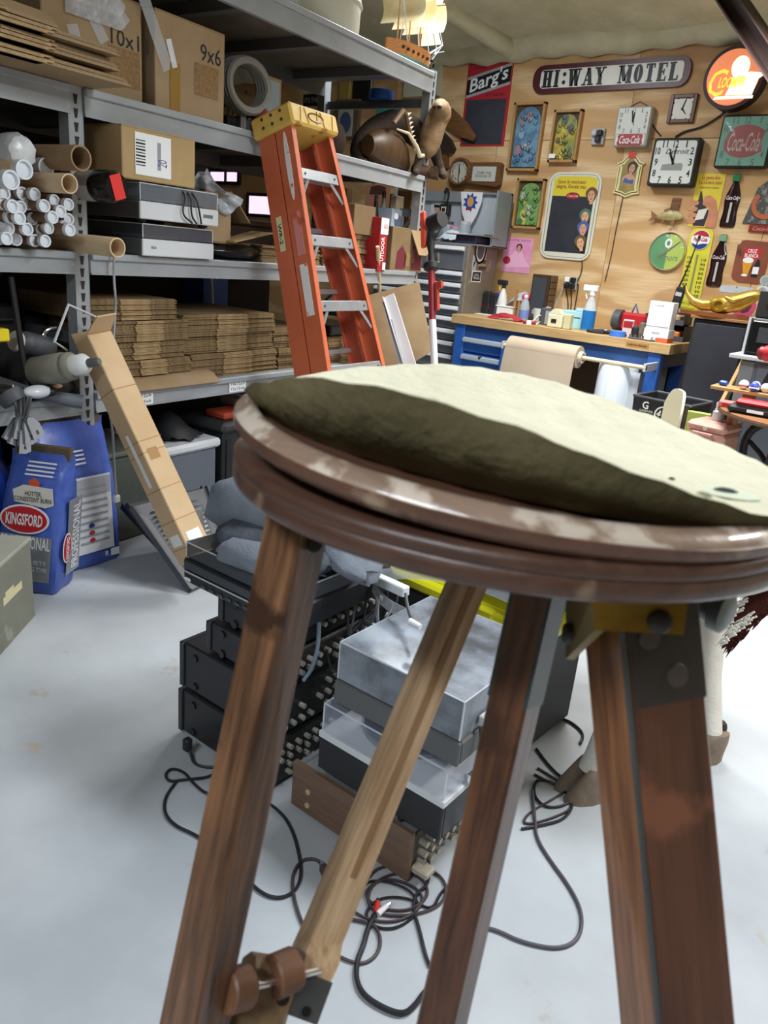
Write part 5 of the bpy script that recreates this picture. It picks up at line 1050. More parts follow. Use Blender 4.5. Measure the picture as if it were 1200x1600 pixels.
# second rack bay above: dark rolls deep on the third shelf and a stack of trays seen through the rack
P, T, a, c = simplebox(318, 357, 466, 428, .85, .2, mat('2a5ab0', .5), 'blue_bin', 'blue plastic bin glimpsed through the gap above the middle pile', z=Z1, cat='bin')
bx('orange_tray', P, mat('d08038', .5), T, (-a / 2, -.01, c), (a / 2, .19, c + .05), .005); obj('wire', MB(T).tube([(-a * .3, -.02, c + .05), (-a * .25, -.03, c * .6), (-a * .32, -.02, c * .3)], .008, 6), PAPER, P)
T = sframe(1.05, .45, Z2); P = thing('storage_chest', 'dark brown chest deep on the middle shelf behind the black bag', 'chest', T); bx('body', P, mat('33241a', .6), T, (-.35, 0, 0), (.75, .4, .2), .01); bx('lid', P, mat('3a2a1e', .6), T, (-.36, -.01, .2), (.76, .41, .23), .008)
# dark cupboards added behind the rack to keep the aisle there dark
for s0, s1, h_, lb in ((-2.6, 1.55, 2.4, 'tall dark brown cupboard added to darken the aisle behind the rack'), (1.57, 2.35, 1.6, 'lower dark brown cupboard added to darken the gap under the lit windows')):
    T = sframe((s0 + s1) / 2, 1.04, 0); a = s1 - s0; P = thing('added_cupboard', lb, 'cupboard', T); CUP = mat('2b221c', .8, c2='241c17', scale=4)
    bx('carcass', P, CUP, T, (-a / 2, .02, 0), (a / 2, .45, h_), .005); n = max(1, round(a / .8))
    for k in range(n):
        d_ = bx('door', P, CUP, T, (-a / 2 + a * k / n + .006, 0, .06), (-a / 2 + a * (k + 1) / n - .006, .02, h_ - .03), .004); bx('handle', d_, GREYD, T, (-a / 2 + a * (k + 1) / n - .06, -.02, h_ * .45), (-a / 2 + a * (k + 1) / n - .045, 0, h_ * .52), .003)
# ------------------------------------------------------------ ladder, poles and sheets by the end of the rack
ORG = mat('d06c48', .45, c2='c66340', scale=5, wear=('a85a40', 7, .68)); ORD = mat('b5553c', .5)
def ladder():
    # two rails: points on the near face of each, top and foot
    LT, RT = sh(sx(440, 186, -.21)[0], -.21, sx(440, 186, -.21)[1]), sh(sx(503, 200, -.21)[0], -.21, sx(503, 200, -.21)[1])
    zt = (LT.z + RT.z) / 2; LT.z = RT.z = zt
    LB = fz(544, 880, .0); RB = LB + SU * .67
    W_ = (RB - LB); dirW = W_.normalized(); up = ((LT + RT) / 2 - (LB + RB) / 2).normalized(); nrm = dirW.cross(up).normalized()
    if nrm.x < 0: nrm = -nrm
    P = thing('step_ladder', 'tall orange fibreglass step ladder with aluminium steps leaning on the rack', 'ladder', (LB + RB) / 2)
    def rail(B_, T_, out, nm, depth0, m):
        T = FR(B_, T_ - B_, nrm); L = (T_ - B_).length      # x up the rail, y toward the room, z sideways
        s_ = 1 if (T.to_3x3() @ Vector((0, 0, 1))).dot(dirW) > 0 else -1
        b = MB(T); f = -s_ * out
        b.bb((0, depth0 - .052, -.002), (L, depth0 + .052, .002)); b.bb((0, depth0 + .048, min(0, f * .03)), (L, depth0 + .052, max(0, f * .03))); b.bb((0, depth0 - .052, min(0, f * .03)), (L, depth0 - .048, max(0, f * .03)))
        o = obj(nm, b, m, P); return T, L, s_
    A = rail(LB, LT, -1, 'rail', .0, ORG); B2 = rail(RB, RT, 1, 'rail', .0, ORG)
    back = -.112
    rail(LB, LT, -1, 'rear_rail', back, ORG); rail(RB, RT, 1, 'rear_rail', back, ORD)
    # steps every foot
    L = A[1]
    for k in range(1, 7):
        z = .305 * k
        if z > L * LT.z / L - .1: break
        u = z / zt; a, c = LB.lerp(LT, u), RB.lerp(RT, u)
        T = FR(a, c - a, nrm); T.translation = a; q = (c - a).length
        st = bx('step', P, ALU, T, (.004, -.03, .0), (q - .004, .045, .025), .003); 
        bx('front_lip', st, ALU, T, (.004, .036, -.012), (q - .004, .046, .04), .002)
        for e, x in ((1, .01), (-1, q - .01)): obj('step_brace', MB(T).tube([(x + e * .09, .035, .02), (x, .035, .13)], .008, 5), ALU, P)
        rv = MB(T)
        for x in (.06, q - .06): rv.cyl((x, .044, .014), (x, .05, .014), .006, n=8)
        obj('rivets', rv, GREYD, P, kind='stuff')
        if k < 6:
            u2 = (z + .1) / zt; a, c = LB.lerp(LT, u2), RB.lerp(RT, u2); T2 = FR(a, c - a, nrm); T2.translation = a
            bx('rear_bar', P, ALU, T2, (.0, back - .045, -.012), ((c - a).length, back - .035, .012))
    # yellow cap
    T = FR(LT, RT - LT, nrm); T.translation = LT; q = (RT - LT).length
    T = FR(LT, RT - LT, nrm); zc = (T.to_3x3() @ Vector((0, 0, 1))).z; sg = 1 if zc > 0 else -1
    CAP = mat('e3c06a', .5, c2='d6b052', scale=8, wear=('a37a2c', 12, .64))
    b = MB(T); lo, hi = sorted((0, sg * .0)), 0
    def zz(a, c): return (min(sg * a, sg * c), max(sg * a, sg * c))
    z0, z1 = zz(-.055, .045)
    b.bb((-.03, -.18, z0), (q + .03, .085, z1), .012); cap = obj('top_cap', b, CAP, P)
    z0, z1 = zz(.045, .047)
    for lo, hi in (((.12 * q, -.03, z0), (.3 * q, -.01, z1)), ((.7 * q, -.03, z0), (.88 * q, -.01, z1)), ((.38 * q, -.1, z0), (.62 * q, -.06, z1))): bx('tool_slot', cap, BLACK_M, T, lo, hi)
    rb = MB(T)
    for k in range(5): x = .1 * q + .2 * q * k; rb.tube([(x, .087, sg * -.04), (x + .06 * q * (-1) ** k, .087, sg * .03)], .0025, 4)
    obj('ribs', rb, mat('b58d3e', .5), cap); obj('maker_oval', MB(T).tube([(q / 2 + .06 * math.cos(t), .087, sg * -.005 + .02 * math.sin(t)) for t in [2 * PI * i / 16 for i in range(16)]], .004, 4, True), mat('7a5a22', .5), cap)
    ho = MB(T)
    for y in (-.1, -.04, .02):
        for z in (-.02, .02): ho.cyl((-.033, y, sg * z), (-.03, y, sg * z), .008, n=8)
    obj('cap_bolts', ho, mat('4a3a1c', .5), cap, kind='stuff')
    # worn stickers on the outer left rail
    T, L, s_ = A; fz_ = -s_ * .0035
    def sticker(u0, u1, m, w, lb, y=0):
        z0, z1 = sorted((fz_, fz_ * .6)); return bx('sticker', P, m, T, (L * u0, y - w, z0), (L * u1, y + w, z1), label=lb)
    WORN = mat('ece8e8', .6, wear=('cf6a48', 16, .60)); PNK = mat('d88a84', .6, wear=('d2573a', 14, .58))
    e = MB(T); e.prism([(L * .895 + L * .075 * math.cos(a), .002 + .016 * math.sin(a)) for a in [2 * PI * k / 20 for k in range(20)]], fz_, fz_ * .6); obj('sticker', e, WORN, P, label='worn white oval sticker')
    sticker(.70, .795, PNK, .024, 'faded red label'); sticker(.565, .68, WORN, .024, 'scratched white label')
    TT = FR(T @ Vector((L * .76, back, fz_)), T.to_3x3() @ Vector((-1, 0, 0)), T.to_3x3() @ Vector((0, 1, 0)))
    if (TT.to_3x3() @ Vector((0, 0, 1))).dot(EYE - TT.translation) < 0: TT = FR(TT.translation, T.to_3x3() @ Vector((-1, 0, 0)), T.to_3x3() @ Vector((0, -1, 0)))
    pr('tag_label', P, mat('d9d6a4', .6), TT, rect(.17, .035), 0, .001); lettering('WR-2', .10, .022, TT, INK, P, th=.0022, bold=.01)
    for b_ in (LB, RB): bx('foot', P, RUBBER, TR(b_.x, b_.y, 0), (-.05, -.03, 0), (.05, .03, .03), .005)
ladder()
def pole(name, label, cat, pts, r, m, sm=0): return tag(obj(name, MB().tube(pts, r, 8, smooth=sm), m, None, 60), label, cat)
a, c = sh(sx(590, 385, -.06)[0], -.06, sx(590, 385, -.06)[1]), fz(603, 700, 0)
pole('wooden_dowel', 'thin pale wooden pole leaning on the rack right of the ladder', 'pole', [c + Vector((0, 0, .01)), a], .013, mat('c9b08c', .6))
# big bent cardboard sheet and aluminium channels leaning at the rack end
tl, tr, br, bl = [fd(x, y, d) for x, y, d in ((572, 462, 4.9), (655, 440, 4.9), (676, 548, 4.55), (592, 600, 4.5))]
b = MB(); nrm = Vector((.5, -.8, .2)).normalized() * .008
b.hexa([bl, br, tr, tl], [p - nrm for p in (bl, br, tr, tl)])
q0, q1 = bl + (bl - tl) * .55, br + (br - tr) * .55; q0.z = max(q0.z, .01); q1.z = max(q1.z, .01)
b.hexa([q0, q1 + Vector((-.2, 0, 0)), br + Vector((-.12, -.02, -.01)), bl], [p - nrm for p in (q0, q1 + Vector((-.2, 0, 0)), br + Vector((-.12, -.02, -.01)), bl)])
P = tag(obj('cardboard_sheet', b, K_DARK), 'large brown cardboard sheet leaning at the end of the rack behind metal channels', 'sheet')
for k, (x0, y0, x1, y1, lb) in enumerate(((607, 462, 645, 585, 'wide bright aluminium channel leaning against the brown sheet'), (602, 472, 633, 590, 'narrow grey channel leaning just left of the wide one'))):
    a, c = fd(x0, y0, 4.55), fd(x1, y1, 4.35); d = (c - a).normalized(); c = a + d * ((a.z - .012) / -d.z)
    T = FR(a, d, (1, .2, 0)); L = (c - a).length; w_ = .034 if k == 0 else .014
    bb_ = MB(T); bb_.bb((0, -w_, 0), (L, w_, .004)); bb_.bb((0, -w_, -.02), (L, -w_ + .004, .02)); bb_.bb((0, w_ - .004, -.02), (L, w_, .0))
    P = thing('metal_channel', lb, 'channel', T); obj('channel', bb_, mat('d3d7db', .4, .15) if k == 0 else mat('8d9196', .4), P)
    if k == 0: obj('tie_wire', MB(T).tube([(L * .38, w_ * 1.2 * math.cos(t), .01 + .014 * math.sin(t)) for t in [2 * PI * i / 14 for i in range(14)]], .005, 5, True), BLACK_M, P)
# red and white surveyor's pole with a head
def pt(x, y, d): return fd(x, y, d)
t0, t1, t2, t3 = pt(674, 415, 4.3), pt(675.5, 500, 4.3), pt(679, 573, 4.3), None
d = (t2 - t0).normalized(); t3 = t0 + d * ((t0.z - .005) / -d.z)
P = thing('survey_pole', 'red and white banded pole with black knobs standing before the tool chest', 'pole', t3)
obj('red_section', MB().cyl(t0, t1, .020, n=12), mat('8e1f28', .45), P); obj('white_section', MB().cyl(t1, t2, .021, n=12), mat('e2e3e4', .4), P); obj('red_foot', MB().cyl(t2, t3, .020, n=12), mat('8e1f28', .45), P)
T = FR(t0, d, (1, 0, 0)); obj('clamp_knob', MB(T).lathe([(.03, -.02), (.045, -.01), (.045, .02), (.03, .03)], (0, 0, 0), (1, 0, 0), 14), BLACK_M, P)
for e in (-1, 1): obj('knob_bolt', MB(T).cyl((-.02, e * .03, -.02), (-.07, e * .03, -.02), .012, n=8), CHROME if e > 0 else WHITE, P)
obj('neck', MB(T).lathe([(.02, -.02), (.016, -.08), (.026, -.12), (.012, -.2)], (0, 0, 0), (1, 0, 0), 12), BLACK_M, P); obj('lens_head', MB(T).cyl((-.24, .0, -.01), (-.24, .09, .01), .045, n=16), BLACK_M, P)
bx('orange_plate', P, mat('e8583e', .5), T, (-.32, -.065, -.01), (-.11, -.025, .01), .01); bx('red_bracket', P, mat('a83a2c', .5), T, (.1, .022, -.012), (.14, .07, .012), .003); bx('red_bracket', P, mat('a83a2c', .5), T, (.14, .022, -.012), (.26, .042, .012), .003)
# loose pale paper heap beside the bench
crumple(Matrix.Translation(fd(690, 590, 4.7)), lambda u, v: (-.14 + .42 * u, -.1 + .3 * v, .12 * math.sin(PI * u) * (1 - v * .3) - .08 + .05 * v), mat('d9ccb8', .7), 'kraft_paper', 'crumpled pale brown paper sheet lying by the left end of the bench', 'paper', amp=.02)
bxp = fd(700, 590, 4.72); P = thing('low_carton', 'low brown carton under the crumpled paper by the bench', 'box', (bxp.x, bxp.y, 0)); bx('body', P, K_BOX, TR(bxp.x, bxp.y + .1, 0), (-.22, -.12, 0), (.3, .3, bxp.z - .1), .005); bx('tape', P, mat('8f7446', .3), TR(bxp.x, bxp.y + .1, 0), (.0, -.122, .1), (.05, -.12, bxp.z - .1))

# ------------------------------------------------------------ tool chest
CY = 6.02; chz0 = .02
xr = min(fy(737, 400, CY).x, fy(706, 490, 5.85).x - .012); xl = xr - 1.05; ztop = fy(735, 383, CY).z
CH = mat('9aa0a8', .35, .6, c2='8b9199', scale=4); CHS = mat('8c8376', .5, .3, c2='7b7264', scale=3, wear=('a89a84', 6, .62))
P = thing('tool_chest', 'tall silver roller tool chest with full-width drawer pulls and stickered side', 'tool chest', ((xl + xr) / 2, CY + .3, 0))
I = Matrix()
bx('cabinet', P, CHS, I, (xl, CY + .012, .06), (xr, WY - .06, ztop), .006)
zs = [.12, .34, .52, .66, .78, .89, 1.0, 1.1, 1.2, 1.3, 1.4, ztop - .02]
zs = [z for z in zs if z < ztop - .07] + [ztop - .01]
for a, c in zip(zs[:-1], zs[1:]):
    d = bx('drawer', P, CH, I, (xl + .03, CY - .006, a + .006), (xr - .03, CY + .012, c - .006), .003)
    obj('drawer_pull', MB().rings([[(x, CY - .006, c - .008), (x, CY - .034, c - .016), (x, CY - .038, c - .036), (x, CY - .026, c - .044), (x, CY - .006, c - .04)] for x in (xl + .035, xr - .035)]), mat('eef1f4', .35, .1), d, 20)
for x in (xl + .1, xr - .1): cy('caster', P, BLACK_M, I, (x - .02, CY + .1, .035), (x + .02, CY + .1, .035), .035)
TS = FR((xr + .001, CY + .3, 0), (0, 1, 0), (0, 0, 1))
def side_sticker(x, y, poly, m, lb, z=0):
    q = fx(x, y, xr); return pr('sticker', P, m, FR((xr + .001, q.y, q.z), (0, 1, 0), (0, 0, 1)), poly, z, z + .0012, label=lb), FR((xr + .001, q.y, q.z), (0, 1, 0), (0, 0, 1))
side_sticker(751, 391, ell(.10, .12), INK, 'black oval sticker'); side_sticker(751, 391, ell(.075, .1), PAPER, 'white ring of the oval sticker', .001); side_sticker(751, 391, ell(.06, .08), mat('5a5a66', .5), 'grey emblem', .002)
side_sticker(757, 398, ell(.035, .06), mat('b8a09a', .5), 'small pink oval sticker'); side_sticker(741, 411, rect(.07, .13), mat('a8aab0', .5), 'grey picture sticker'); side_sticker(741, 411, [(-.01, -.04), (.012, 0), (.02, .04), (-.012, .0)], INK, 'black bird mark', .001)
for k in range(3): side_sticker(753, 409 + 5 * k, rect(.13, .03), mat(('4a4038', 'a8957a', '4a4038')[k], .5), 'striped sticker band')
o, TT = side_sticker(744, 432, rect(.16, .10), PAPER, 'small white-bordered sign sticker'); pr('sticker_field', o, INK, TT, rect(.14, .08), .001, .002); lettering('LOCAL\nTROUBLE', .11, .05, TT, PAPER, o, th=.003)
# open steel hutch on the chest
hz0, hz1 = ztop, fy(772, 300, WY - .2).z; HX1 = fy(776, 330, WY - .35).x
H = thing('steel_hutch', 'open-fronted steel hutch with mirror-bright back standing on the tool chest', 'hutch', ((xl + HX1) / 2, CY + .35, hz0))
HS = mat('c9ced4', .3, .25); HD = mat('8e9399', .45, .25)
HX0 = xl; 
bx('back', H, HS, I, (HX0, WY - .1, hz0), (HX1, WY - .085, hz1)); bx('side', H, HD, I, (HX1 - .015, CY + .22, hz0), (HX1, WY - .085, hz1), .003); bx('side', H, HD, I, (HX0, CY + .22, hz0), (HX0 + .015, WY - .085, hz1), .003); bx('top_rail', H, HD, I, (HX0, CY + .45, hz1 - .02), (HX1, WY - .085, hz1), .003); bx('top_lip', H, mat('c8ced4', .3, .6), I, (HX0, CY + .44, hz1 - .09), (HX1 - .3, CY + .46, hz1)); bx('shelf_floor', H, HD, I, (HX0, CY + .05, hz0), (HX1, WY - .085, hz0 + .012))
chz = MB()
for k in range(11):
    z = hz0 + .1 + (hz1 - hz0 - .2) * k / 10; chz.tube([(HX1 - .05 + .012 * math.cos(t) * (k % 2), WY - .14 + .012 * math.cos(t) * (1 - k % 2), z + .03 * math.sin(t)) for t in [2 * PI * i / 8 for i in range(8)]], .006, 4, True)
obj('hanging_chain', chz, CHROME, H, kind='stuff')
def onchest(x, y, dy=.3): q = fy(x, y, CY + dy); return Matrix.Translation((q.x, CY + dy, hz0 + .012))
def jarthing(name, label, cat, T, prof, m, capprof=None, capm=None, extra=None, n=18):
    P = thing(name, label, cat, T); obj('body', MB(T).lathe(prof, n=n), m, P)
    if capprof: obj('cap', MB(T).lathe(capprof, n=n), capm, P)
    if extra: extra(P, T)
    return P
GJ = glassy('c8d2d8', .5, .08)
for i, (x, lb, cm) in enumerate(((697, 'glass jar with a dark lid on the hutch floor, nearest the rack', GREYD), (709, 'glass jar with a pink lid in the middle of the hutch', PINK), (723, 'tall glass jar of white hardware on the hutch floor', GREYL))):
    h_ = (.19, .15, .2)[i]; T = onchest(x, 380, .36)
    jarthing('glass_jar', lb, 'jar', T, [(.05, 0), (.058, .01), (.058, h_ * .8), (.045, h_ * .9)], GJ, [(.052, h_ * .86), (.052, h_), (.04, h_)], cm, lambda P, T: obj('contents', MB(T).lathe([(.05, .006), (.05, .09), (.01, .11)], n=12), mat('dadfe4', .4), P))
T = onchest(700, 380, .28); crumple(T, lambda u, v: (-.1 + .24 * u, -.06 + .14 * v, .03 + .09 * math.sin(PI * u) * math.sin(PI * v)), mat('dfe6ee', .5), 'white_rags', 'heap of white rags on the hutch floor before the jars', 'rags', amp=.014)
T = onchest(672, 372, .35); P = thing('potted_succulent', 'small green succulent plant at the left of the hutch', 'plant', T); obj('pot', MB(T).lathe([(.045, 0), (.055, .08), (.05, .085)], n=14), mat('5a4a42', .6), P)
r_ = random.Random(3)
for k in range(14): a_ = 2.4 * k; obj('leaf', MB(T).rings([[(.02 * math.cos(a_) + (.09 * u) * math.cos(a_) + w_ * math.sin(a_) * e, .02 * math.sin(a_) + .09 * u * math.sin(a_) - w_ * math.cos(a_) * e, .085 + .1 * u * (1.2 - k * .05) + zz_) for e, zz_ in ((-1, 0), (0, .006), (1, 0), (0, -.004))] for u, w_ in ((0, .012), (.5, .02), (1, .003))]), mat(('6d9a74', '7fae90', '587f5a')[k % 3], .5), P, 30)
q = fy(682, 328, WY - .12); T = WF(q.x, q.z, .105); P = thing('photo_print', 'photo of a person in sunglasses stuck to the back of the hutch', 'photo', T); pr('print', P, mat('cfd3dc', .5), T, rect(.16, .24), 0, .002); pr('face', P, mat('d0a48c', .5), T, ell(.045, .06, 16, .01, .02), .002, .003); pr('white_hair', P, PAPER, T, ell(.05, .035, 16, .01, .075), .003, .0035); pr('sunglasses', P, INK, T, rect(.10, .025, .01, .035), .0035, .004); pr('shirt', P, mat('e0d8c8', .5), T, [(-.07, -.12), (.08, -.12), (.06, -.05), (-.04, -.05)], .002, .003)
q = fy(695, 328, WY - .16); T = WF(q.x, q.z, .12); P = thing('hanging_camera', 'small black box camera hanging from a strap in the hutch', 'camera', T); bx('body', P, BLACK_M, T, (-.05, -.05, 0), (.05, .05, .06), .006); pr('lens_plate', P, mat('d8d0b0', .5), T, rect(.055, .055), .06, .064); pr('lens', P, INK, T, rect(.035, .03), .064, .066); obj('strap', MB(T).tube([(0, .05, .02), (.02, .14, .02), (-.01, .2, .03), (.02, hz1 - q.z - .02, .1)], .012, 6, smooth=1), BLACK_M, P)
q = fy(738, 300, CY + .43); T = FR((q.x, CY + .425, hz1 - .002), (1, 0, 0), (0, 0, 1)); P = thing('printed_cloth', 'white pointed cloth with a blue starburst hung over the hutch top', 'cloth', T)
cw = .24; pr('cloth', P, mat('e6e4e6', .8), T, [(-cw / 2, .0), (cw / 2, .0), (cw / 2 + .0, -.08), (cw * .34, -.2), (cw * .12, -.29), (-cw * .1, -.29), (-cw * .34, -.18)], 0, .006)
st = [((.085 if k % 2 == 0 else .055) * math.cos(PI * k / 9), -.09 + (.085 if k % 2 == 0 else .055) * math.sin(PI * k / 9)) for k in range(18)]; pr('starburst', P, mat('2c4f9e', .5), T, st, .006, .007); pr('figure', P, mat('d99a5a', .5), T, ell(.035, .045, 14, 0, -.085), .007, .008); pr('red_script', P, CR, T, rect(.06, .015, -.01, -.15), .007, .008)
T = onchest(730, 385, .12) @ TR(0, 0, .02); P = thing('clipboard', 'grey clipboard of papers lying across the front of the hutch', 'clipboard', T); bx('board', P, mat('8a8478', .6), T, (-.18, -.1, .05), (.2, .22, .058)); bx('paper', P, PAPER, T, (-.16, -.09, .058), (.08, .2, .061)); bx('clip', P, GREYD, T, (.16, .0, .058), (.19, .12, .07), .003); bx('case_below', P, mat('3c3c58', .5), T, (-.1, -.06, -.02), (.12, .2, .05), .01)
# ------------------------------------------------------------ the workbench
BY = 5.85; bx0 = fy(706, 490, BY).x; bx1 = fy(1054, 543, BY).x; bz = 1.035
bx1 = -1.84
TOPW = wood('c7a878', 'ad8c5c', 0, 6, .5)
P = thing('workbench', 'long workbench with a butcher-block top on a blue steel frame', 'workbench', ((bx0 + bx1) / 2, BY + .35, 0))
BL = mat('2d5fae', .4, c2='2a58a2', scale=5)
n = 7
for k in range(n): y0 = BY + .72 * k / n; bx('plank', P, TOPW, I, (bx0, y0 + .001, bz - .075), (bx1, y0 + .72 / n - .001, bz), .003, origin=TR(bx0, y0, bz))
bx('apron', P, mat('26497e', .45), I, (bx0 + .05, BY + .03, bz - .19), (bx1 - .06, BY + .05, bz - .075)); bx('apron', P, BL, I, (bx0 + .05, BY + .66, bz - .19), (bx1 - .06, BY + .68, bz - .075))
for x in (bx0 + .04, bx1 - .16):
    for y in (BY + .02, BY + .6): bx('leg', P, BL, I, (x, y, 0), (x + .10, y + .08, bz - .075), .006)
    bx('foot_rail', P, BL, I, (x + .02, BY + .1, .1), (x + .08, BY + .6, .16))
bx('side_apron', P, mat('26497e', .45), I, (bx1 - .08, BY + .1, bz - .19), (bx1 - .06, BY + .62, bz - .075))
bx('back_board', P, mat('5a4228', .8), I, (bx0 + .2, WY - .09, .1), (bx1 - .1, WY - .07, bz - .08))
o = bx('maker_stamp', P, mat('a3793f', .6), I, (bx1 - .34, BY - .0006, bz - .055), (bx1 - .16, BY + .0004, bz - .02)); lettering('uptodate', .15, .02, FR((bx1 - .25, BY - .002, bz - .038), (1, 0, 0), (0, 0, 1)), mat('5a3a20', .6), o, th=0, bold=.02)
# blue drawer unit under the left end
dx0, dx1 = fy(716, 560, BY).x, fy(783, 560, BY).x
P = thing('drawer_cabinet', 'blue steel drawer cabinet with silver pulls under the left end of the bench', 'cabinet', ((dx0 + dx1) / 2, BY + .3, 0))
bx('body', P, BL, I, (dx0, BY + .06, .12), (dx1, BY + .6, bz - .16), .004)
for k, (z0, z1) in enumerate(((bz - .31, bz - .17), (bz - .45, bz - .32), (.14, bz - .46))):
    d = bx('drawer', P, BL, I, (dx0 + .015, BY + .035, z0 + .006), (dx1 - .015, BY + .06, z1 - .004), .004)
    obj('pull', MB().rings([[(x, BY + .036, z1 - .012), (x, BY + .0, z1 - .02), (x, BY - .002, z1 - .045), (x, BY + .012, z1 - .055), (x, BY + .036, z1 - .05)] for x in (dx0 + .02, dx1 - .02)]), mat('c9d2da', .3, .4), d, 20)
cy('lock', P, CHROME, I, ((dx0 + dx1) / 2, BY + .036, bz - .34), ((dx0 + dx1) / 2, BY - .005, bz - .34), .012)
bx('latch_bar', P, BL, I, (dx1 - .015, BY + .0, bz - .5), (dx1 + .015, BY + .06, bz - .2), .004)
for y in (.1, .5): bx('base', P, BLACK_M, I, (dx0 + .05, BY + y, 0), (dx1 - .05, BY + y + .06, .12))
# paper roller in front of the bench
RY = BY - .22
ra, rb_ = fy(786, 541, RY), fy(1000, 571, RY); rz = (ra.z + rb_.z) / 2 ; px0, px1 = fy(797, 545, RY).x, fy(905, 562, RY).x
P = thing('paper_roller', 'wide brown kraft paper roll on a pale rod before the bench, sheet pulled down', 'roller', ((ra.x + rb_.x) / 2, RY, 0))
obj('rod', MB().cyl((ra.x, RY, rz), (rb_.x + .05, RY, rz), .016, n=12), mat('d9c8a4', .6), P)
KR = mat('b9a994', .75, c2='ae9e88', scale=2)
obj('roll', MB().lathe([(.03, 0), (.085, 0), (.085, px1 - px0), (.03, px1 - px0)], (px0, RY, rz), (1, 0, 0), 28, (True, True)), KR, P)
obj('core', MB().pipe((px1 - .02, RY, rz), (px1 + .03, RY, rz), .045, .03), mat('cfc2ae', .7), P)
obj('hanging_sheet', MB().grid(lambda u, v: (px0 + (px1 - px0) * (u * (1 - .0 * v)) - .03 * v * (1 - u) + .0, RY - .088 - .02 * math.sin(PI * v) * (1 + .3 * math.sin(5 * u)), rz - (rz - .25) * v), 12, 16, .0015), KR, P, 60)
for x in (ra.x, rb_.x + .04): bx('bracket', P, GREYL, I, (x - .01, RY - .015, rz - .03), (x + .01, BY + .05, rz + .03), .003); 
for x in (ra.x, rb_.x + .04): bx('bracket_stem', P, BL, I, (x - .012, BY + .03, .02), (x + .012, BY + .055, rz + .03))
wx0, wx1 = fy(922, 600, RY - .02).x, fy(982, 600, RY - .02).x; wz1 = fy(950, 570, RY - .02).z; wz0 = fy(950, 640, RY).z
P = thing('plastic_film_roll', 'thick upright roll of translucent white plastic film under the bench', 'roll', ((wx0 + wx1) / 2, RY + .04, 0)); r_w = (wx1 - wx0) / 2
obj('film', MB().lathe([(r_w * .98, 0), (r_w, .01), (r_w, wz1 - .02), (r_w * .97, wz1)], ((wx0 + wx1) / 2, RY + .12, 0), (0, 0, 1), 28), mat('cfdae4', .3, c2='e2e9f0', scale=4, stretch=(6, 6, .4)), P)
obj('core', MB().cyl(((wx0 + wx1) / 2, RY + .12, wz1), ((wx0 + wx1) / 2, RY + .12, wz1 + .02), .03), mat('a98f6c', .7), P); bx('side_sheet', P, glassy('dfe6ee', .5), I, (wx1 - .03, RY + .05, .2), (wx1 + .05, RY + .055, wz1 - .03))
bx_ = bx('white_carton', None, mat('b5b8b2', .6), I, (wx0 - .1, BY + .2, .0), (wx1 + .02, BY + .55, rz + .03), .01); tag(bx_, 'grey-white carton standing under the bench behind the film roll', 'box')
# ------------------------------------------------------------ things on the bench
def bt(x, y):
    q = fz(x, y, bz)
    if q.y > 6.34 or q.y < 0: q = fy(x, y, 6.34)
    elif q.y < BY + .03: q = fy(x, y, BY + .03)
    return Matrix.Translation((q.x, q.y, bz))
def bbox(name, label, cat, x, y, d, m, b=.004, yaw=0):
    T = bt(x, y) @ RZ(yaw); P = thing(name, label, cat, T); bx('body', P, m, T, (-d[0] / 2, 0, 0), (d[0] / 2, d[1], d[2]), b); return P, T
P, T = bbox('white_gadget', 'small white cross-shaped gadget at the left end of the bench', 'gadget', 742, 486, (.09, .07, .04), WHITE); bx('cross_bar', P, GREYD, T, (-.02, -.004, .01), (.02, .0, .05)); cy('knob', P, GREYL, T, (.02, .03, .04), (.02, .03, .065), .03)
o = obj('paper_sheet', MB(bt(745, 490)).bb((-.14, -.02, 0), (.16, .12, .003)), PAPER); tag(o, 'white paper sheet lying at the left end of the bench', 'paper')
for k, x in enumerate((756, 767)):
    P, T = bbox('battery_pack', ('black upright battery pack at the left, nearer the tool chest', 'black upright battery pack beside the blue sprayer head')[k], 'battery', x, 490 + k, (.075, .08, .2 - .01 * k), BLACK_M, .012); bx('cap', P, GREYD, T, (-.03, .01, .2 - .01 * k), (.03, .07, .215 - .01 * k), .004); bx('red_stripe', P, CR, T, (-.038, -.002, .05), (-.03, .0, .09))
def sprayer(name, label, x, y, hgt, r, mb_, mh, mt=None, yaw=0, liquid=None):
    T = bt(x, y) @ TR(0, r, 0) @ RZ(yaw); P = thing(name, label, 'spray bottle', T)
    obj('bottle', MB(T).lathe([(r * .9, 0), (r, .01), (r * .95, hgt * .45), (r * .7, hgt * .62), (r * .34, hgt * .74), (r * .34, hgt * .8)], n=18), mb_, P)
    if liquid: obj('liquid_label', MB(T).lathe([(r * 1.01, .01), (r * 1.0, hgt * .45)], n=18, cap=(False, False)), liquid, P)
    bx('nozzle_head', P, mh, T, (-r * 1.5, -r * .4, hgt * .86), (r * .7, r * .4, hgt), .008); cy('collar', P, mh, T, (0, 0, hgt * .78), (0, 0, hgt * .87), r * .42)
    obj('trigger', MB(T).tube([(-r * .8, 0, hgt * .88), (-r * 1.0, 0, hgt * .78), (-r * .8, 0, hgt * .7)], .006, 6), mt or mh, P)
    return P
sprayer('spray_bottle', 'white spray bottle with a black and yellow trigger head on the bench', 779, 484, .32, .045, mat('e3e6e2', .4), BLACK_M, YEL)
sprayer('blue_head_sprayer', 'dark spray bottle with a bright blue trigger head beside the battery packs', 771, 488, .2, .035, mat('3c4044', .4), mat('2a3fc8', .4), yaw=PI)
sprayer('blue_spray_bottle', 'clear spray bottle of bright blue liquid with a white trigger head', 912, 517, .36, .055, glassy('dfeaf2', .5, .08), WHITE, liquid=mat('1f6fb4', .2))
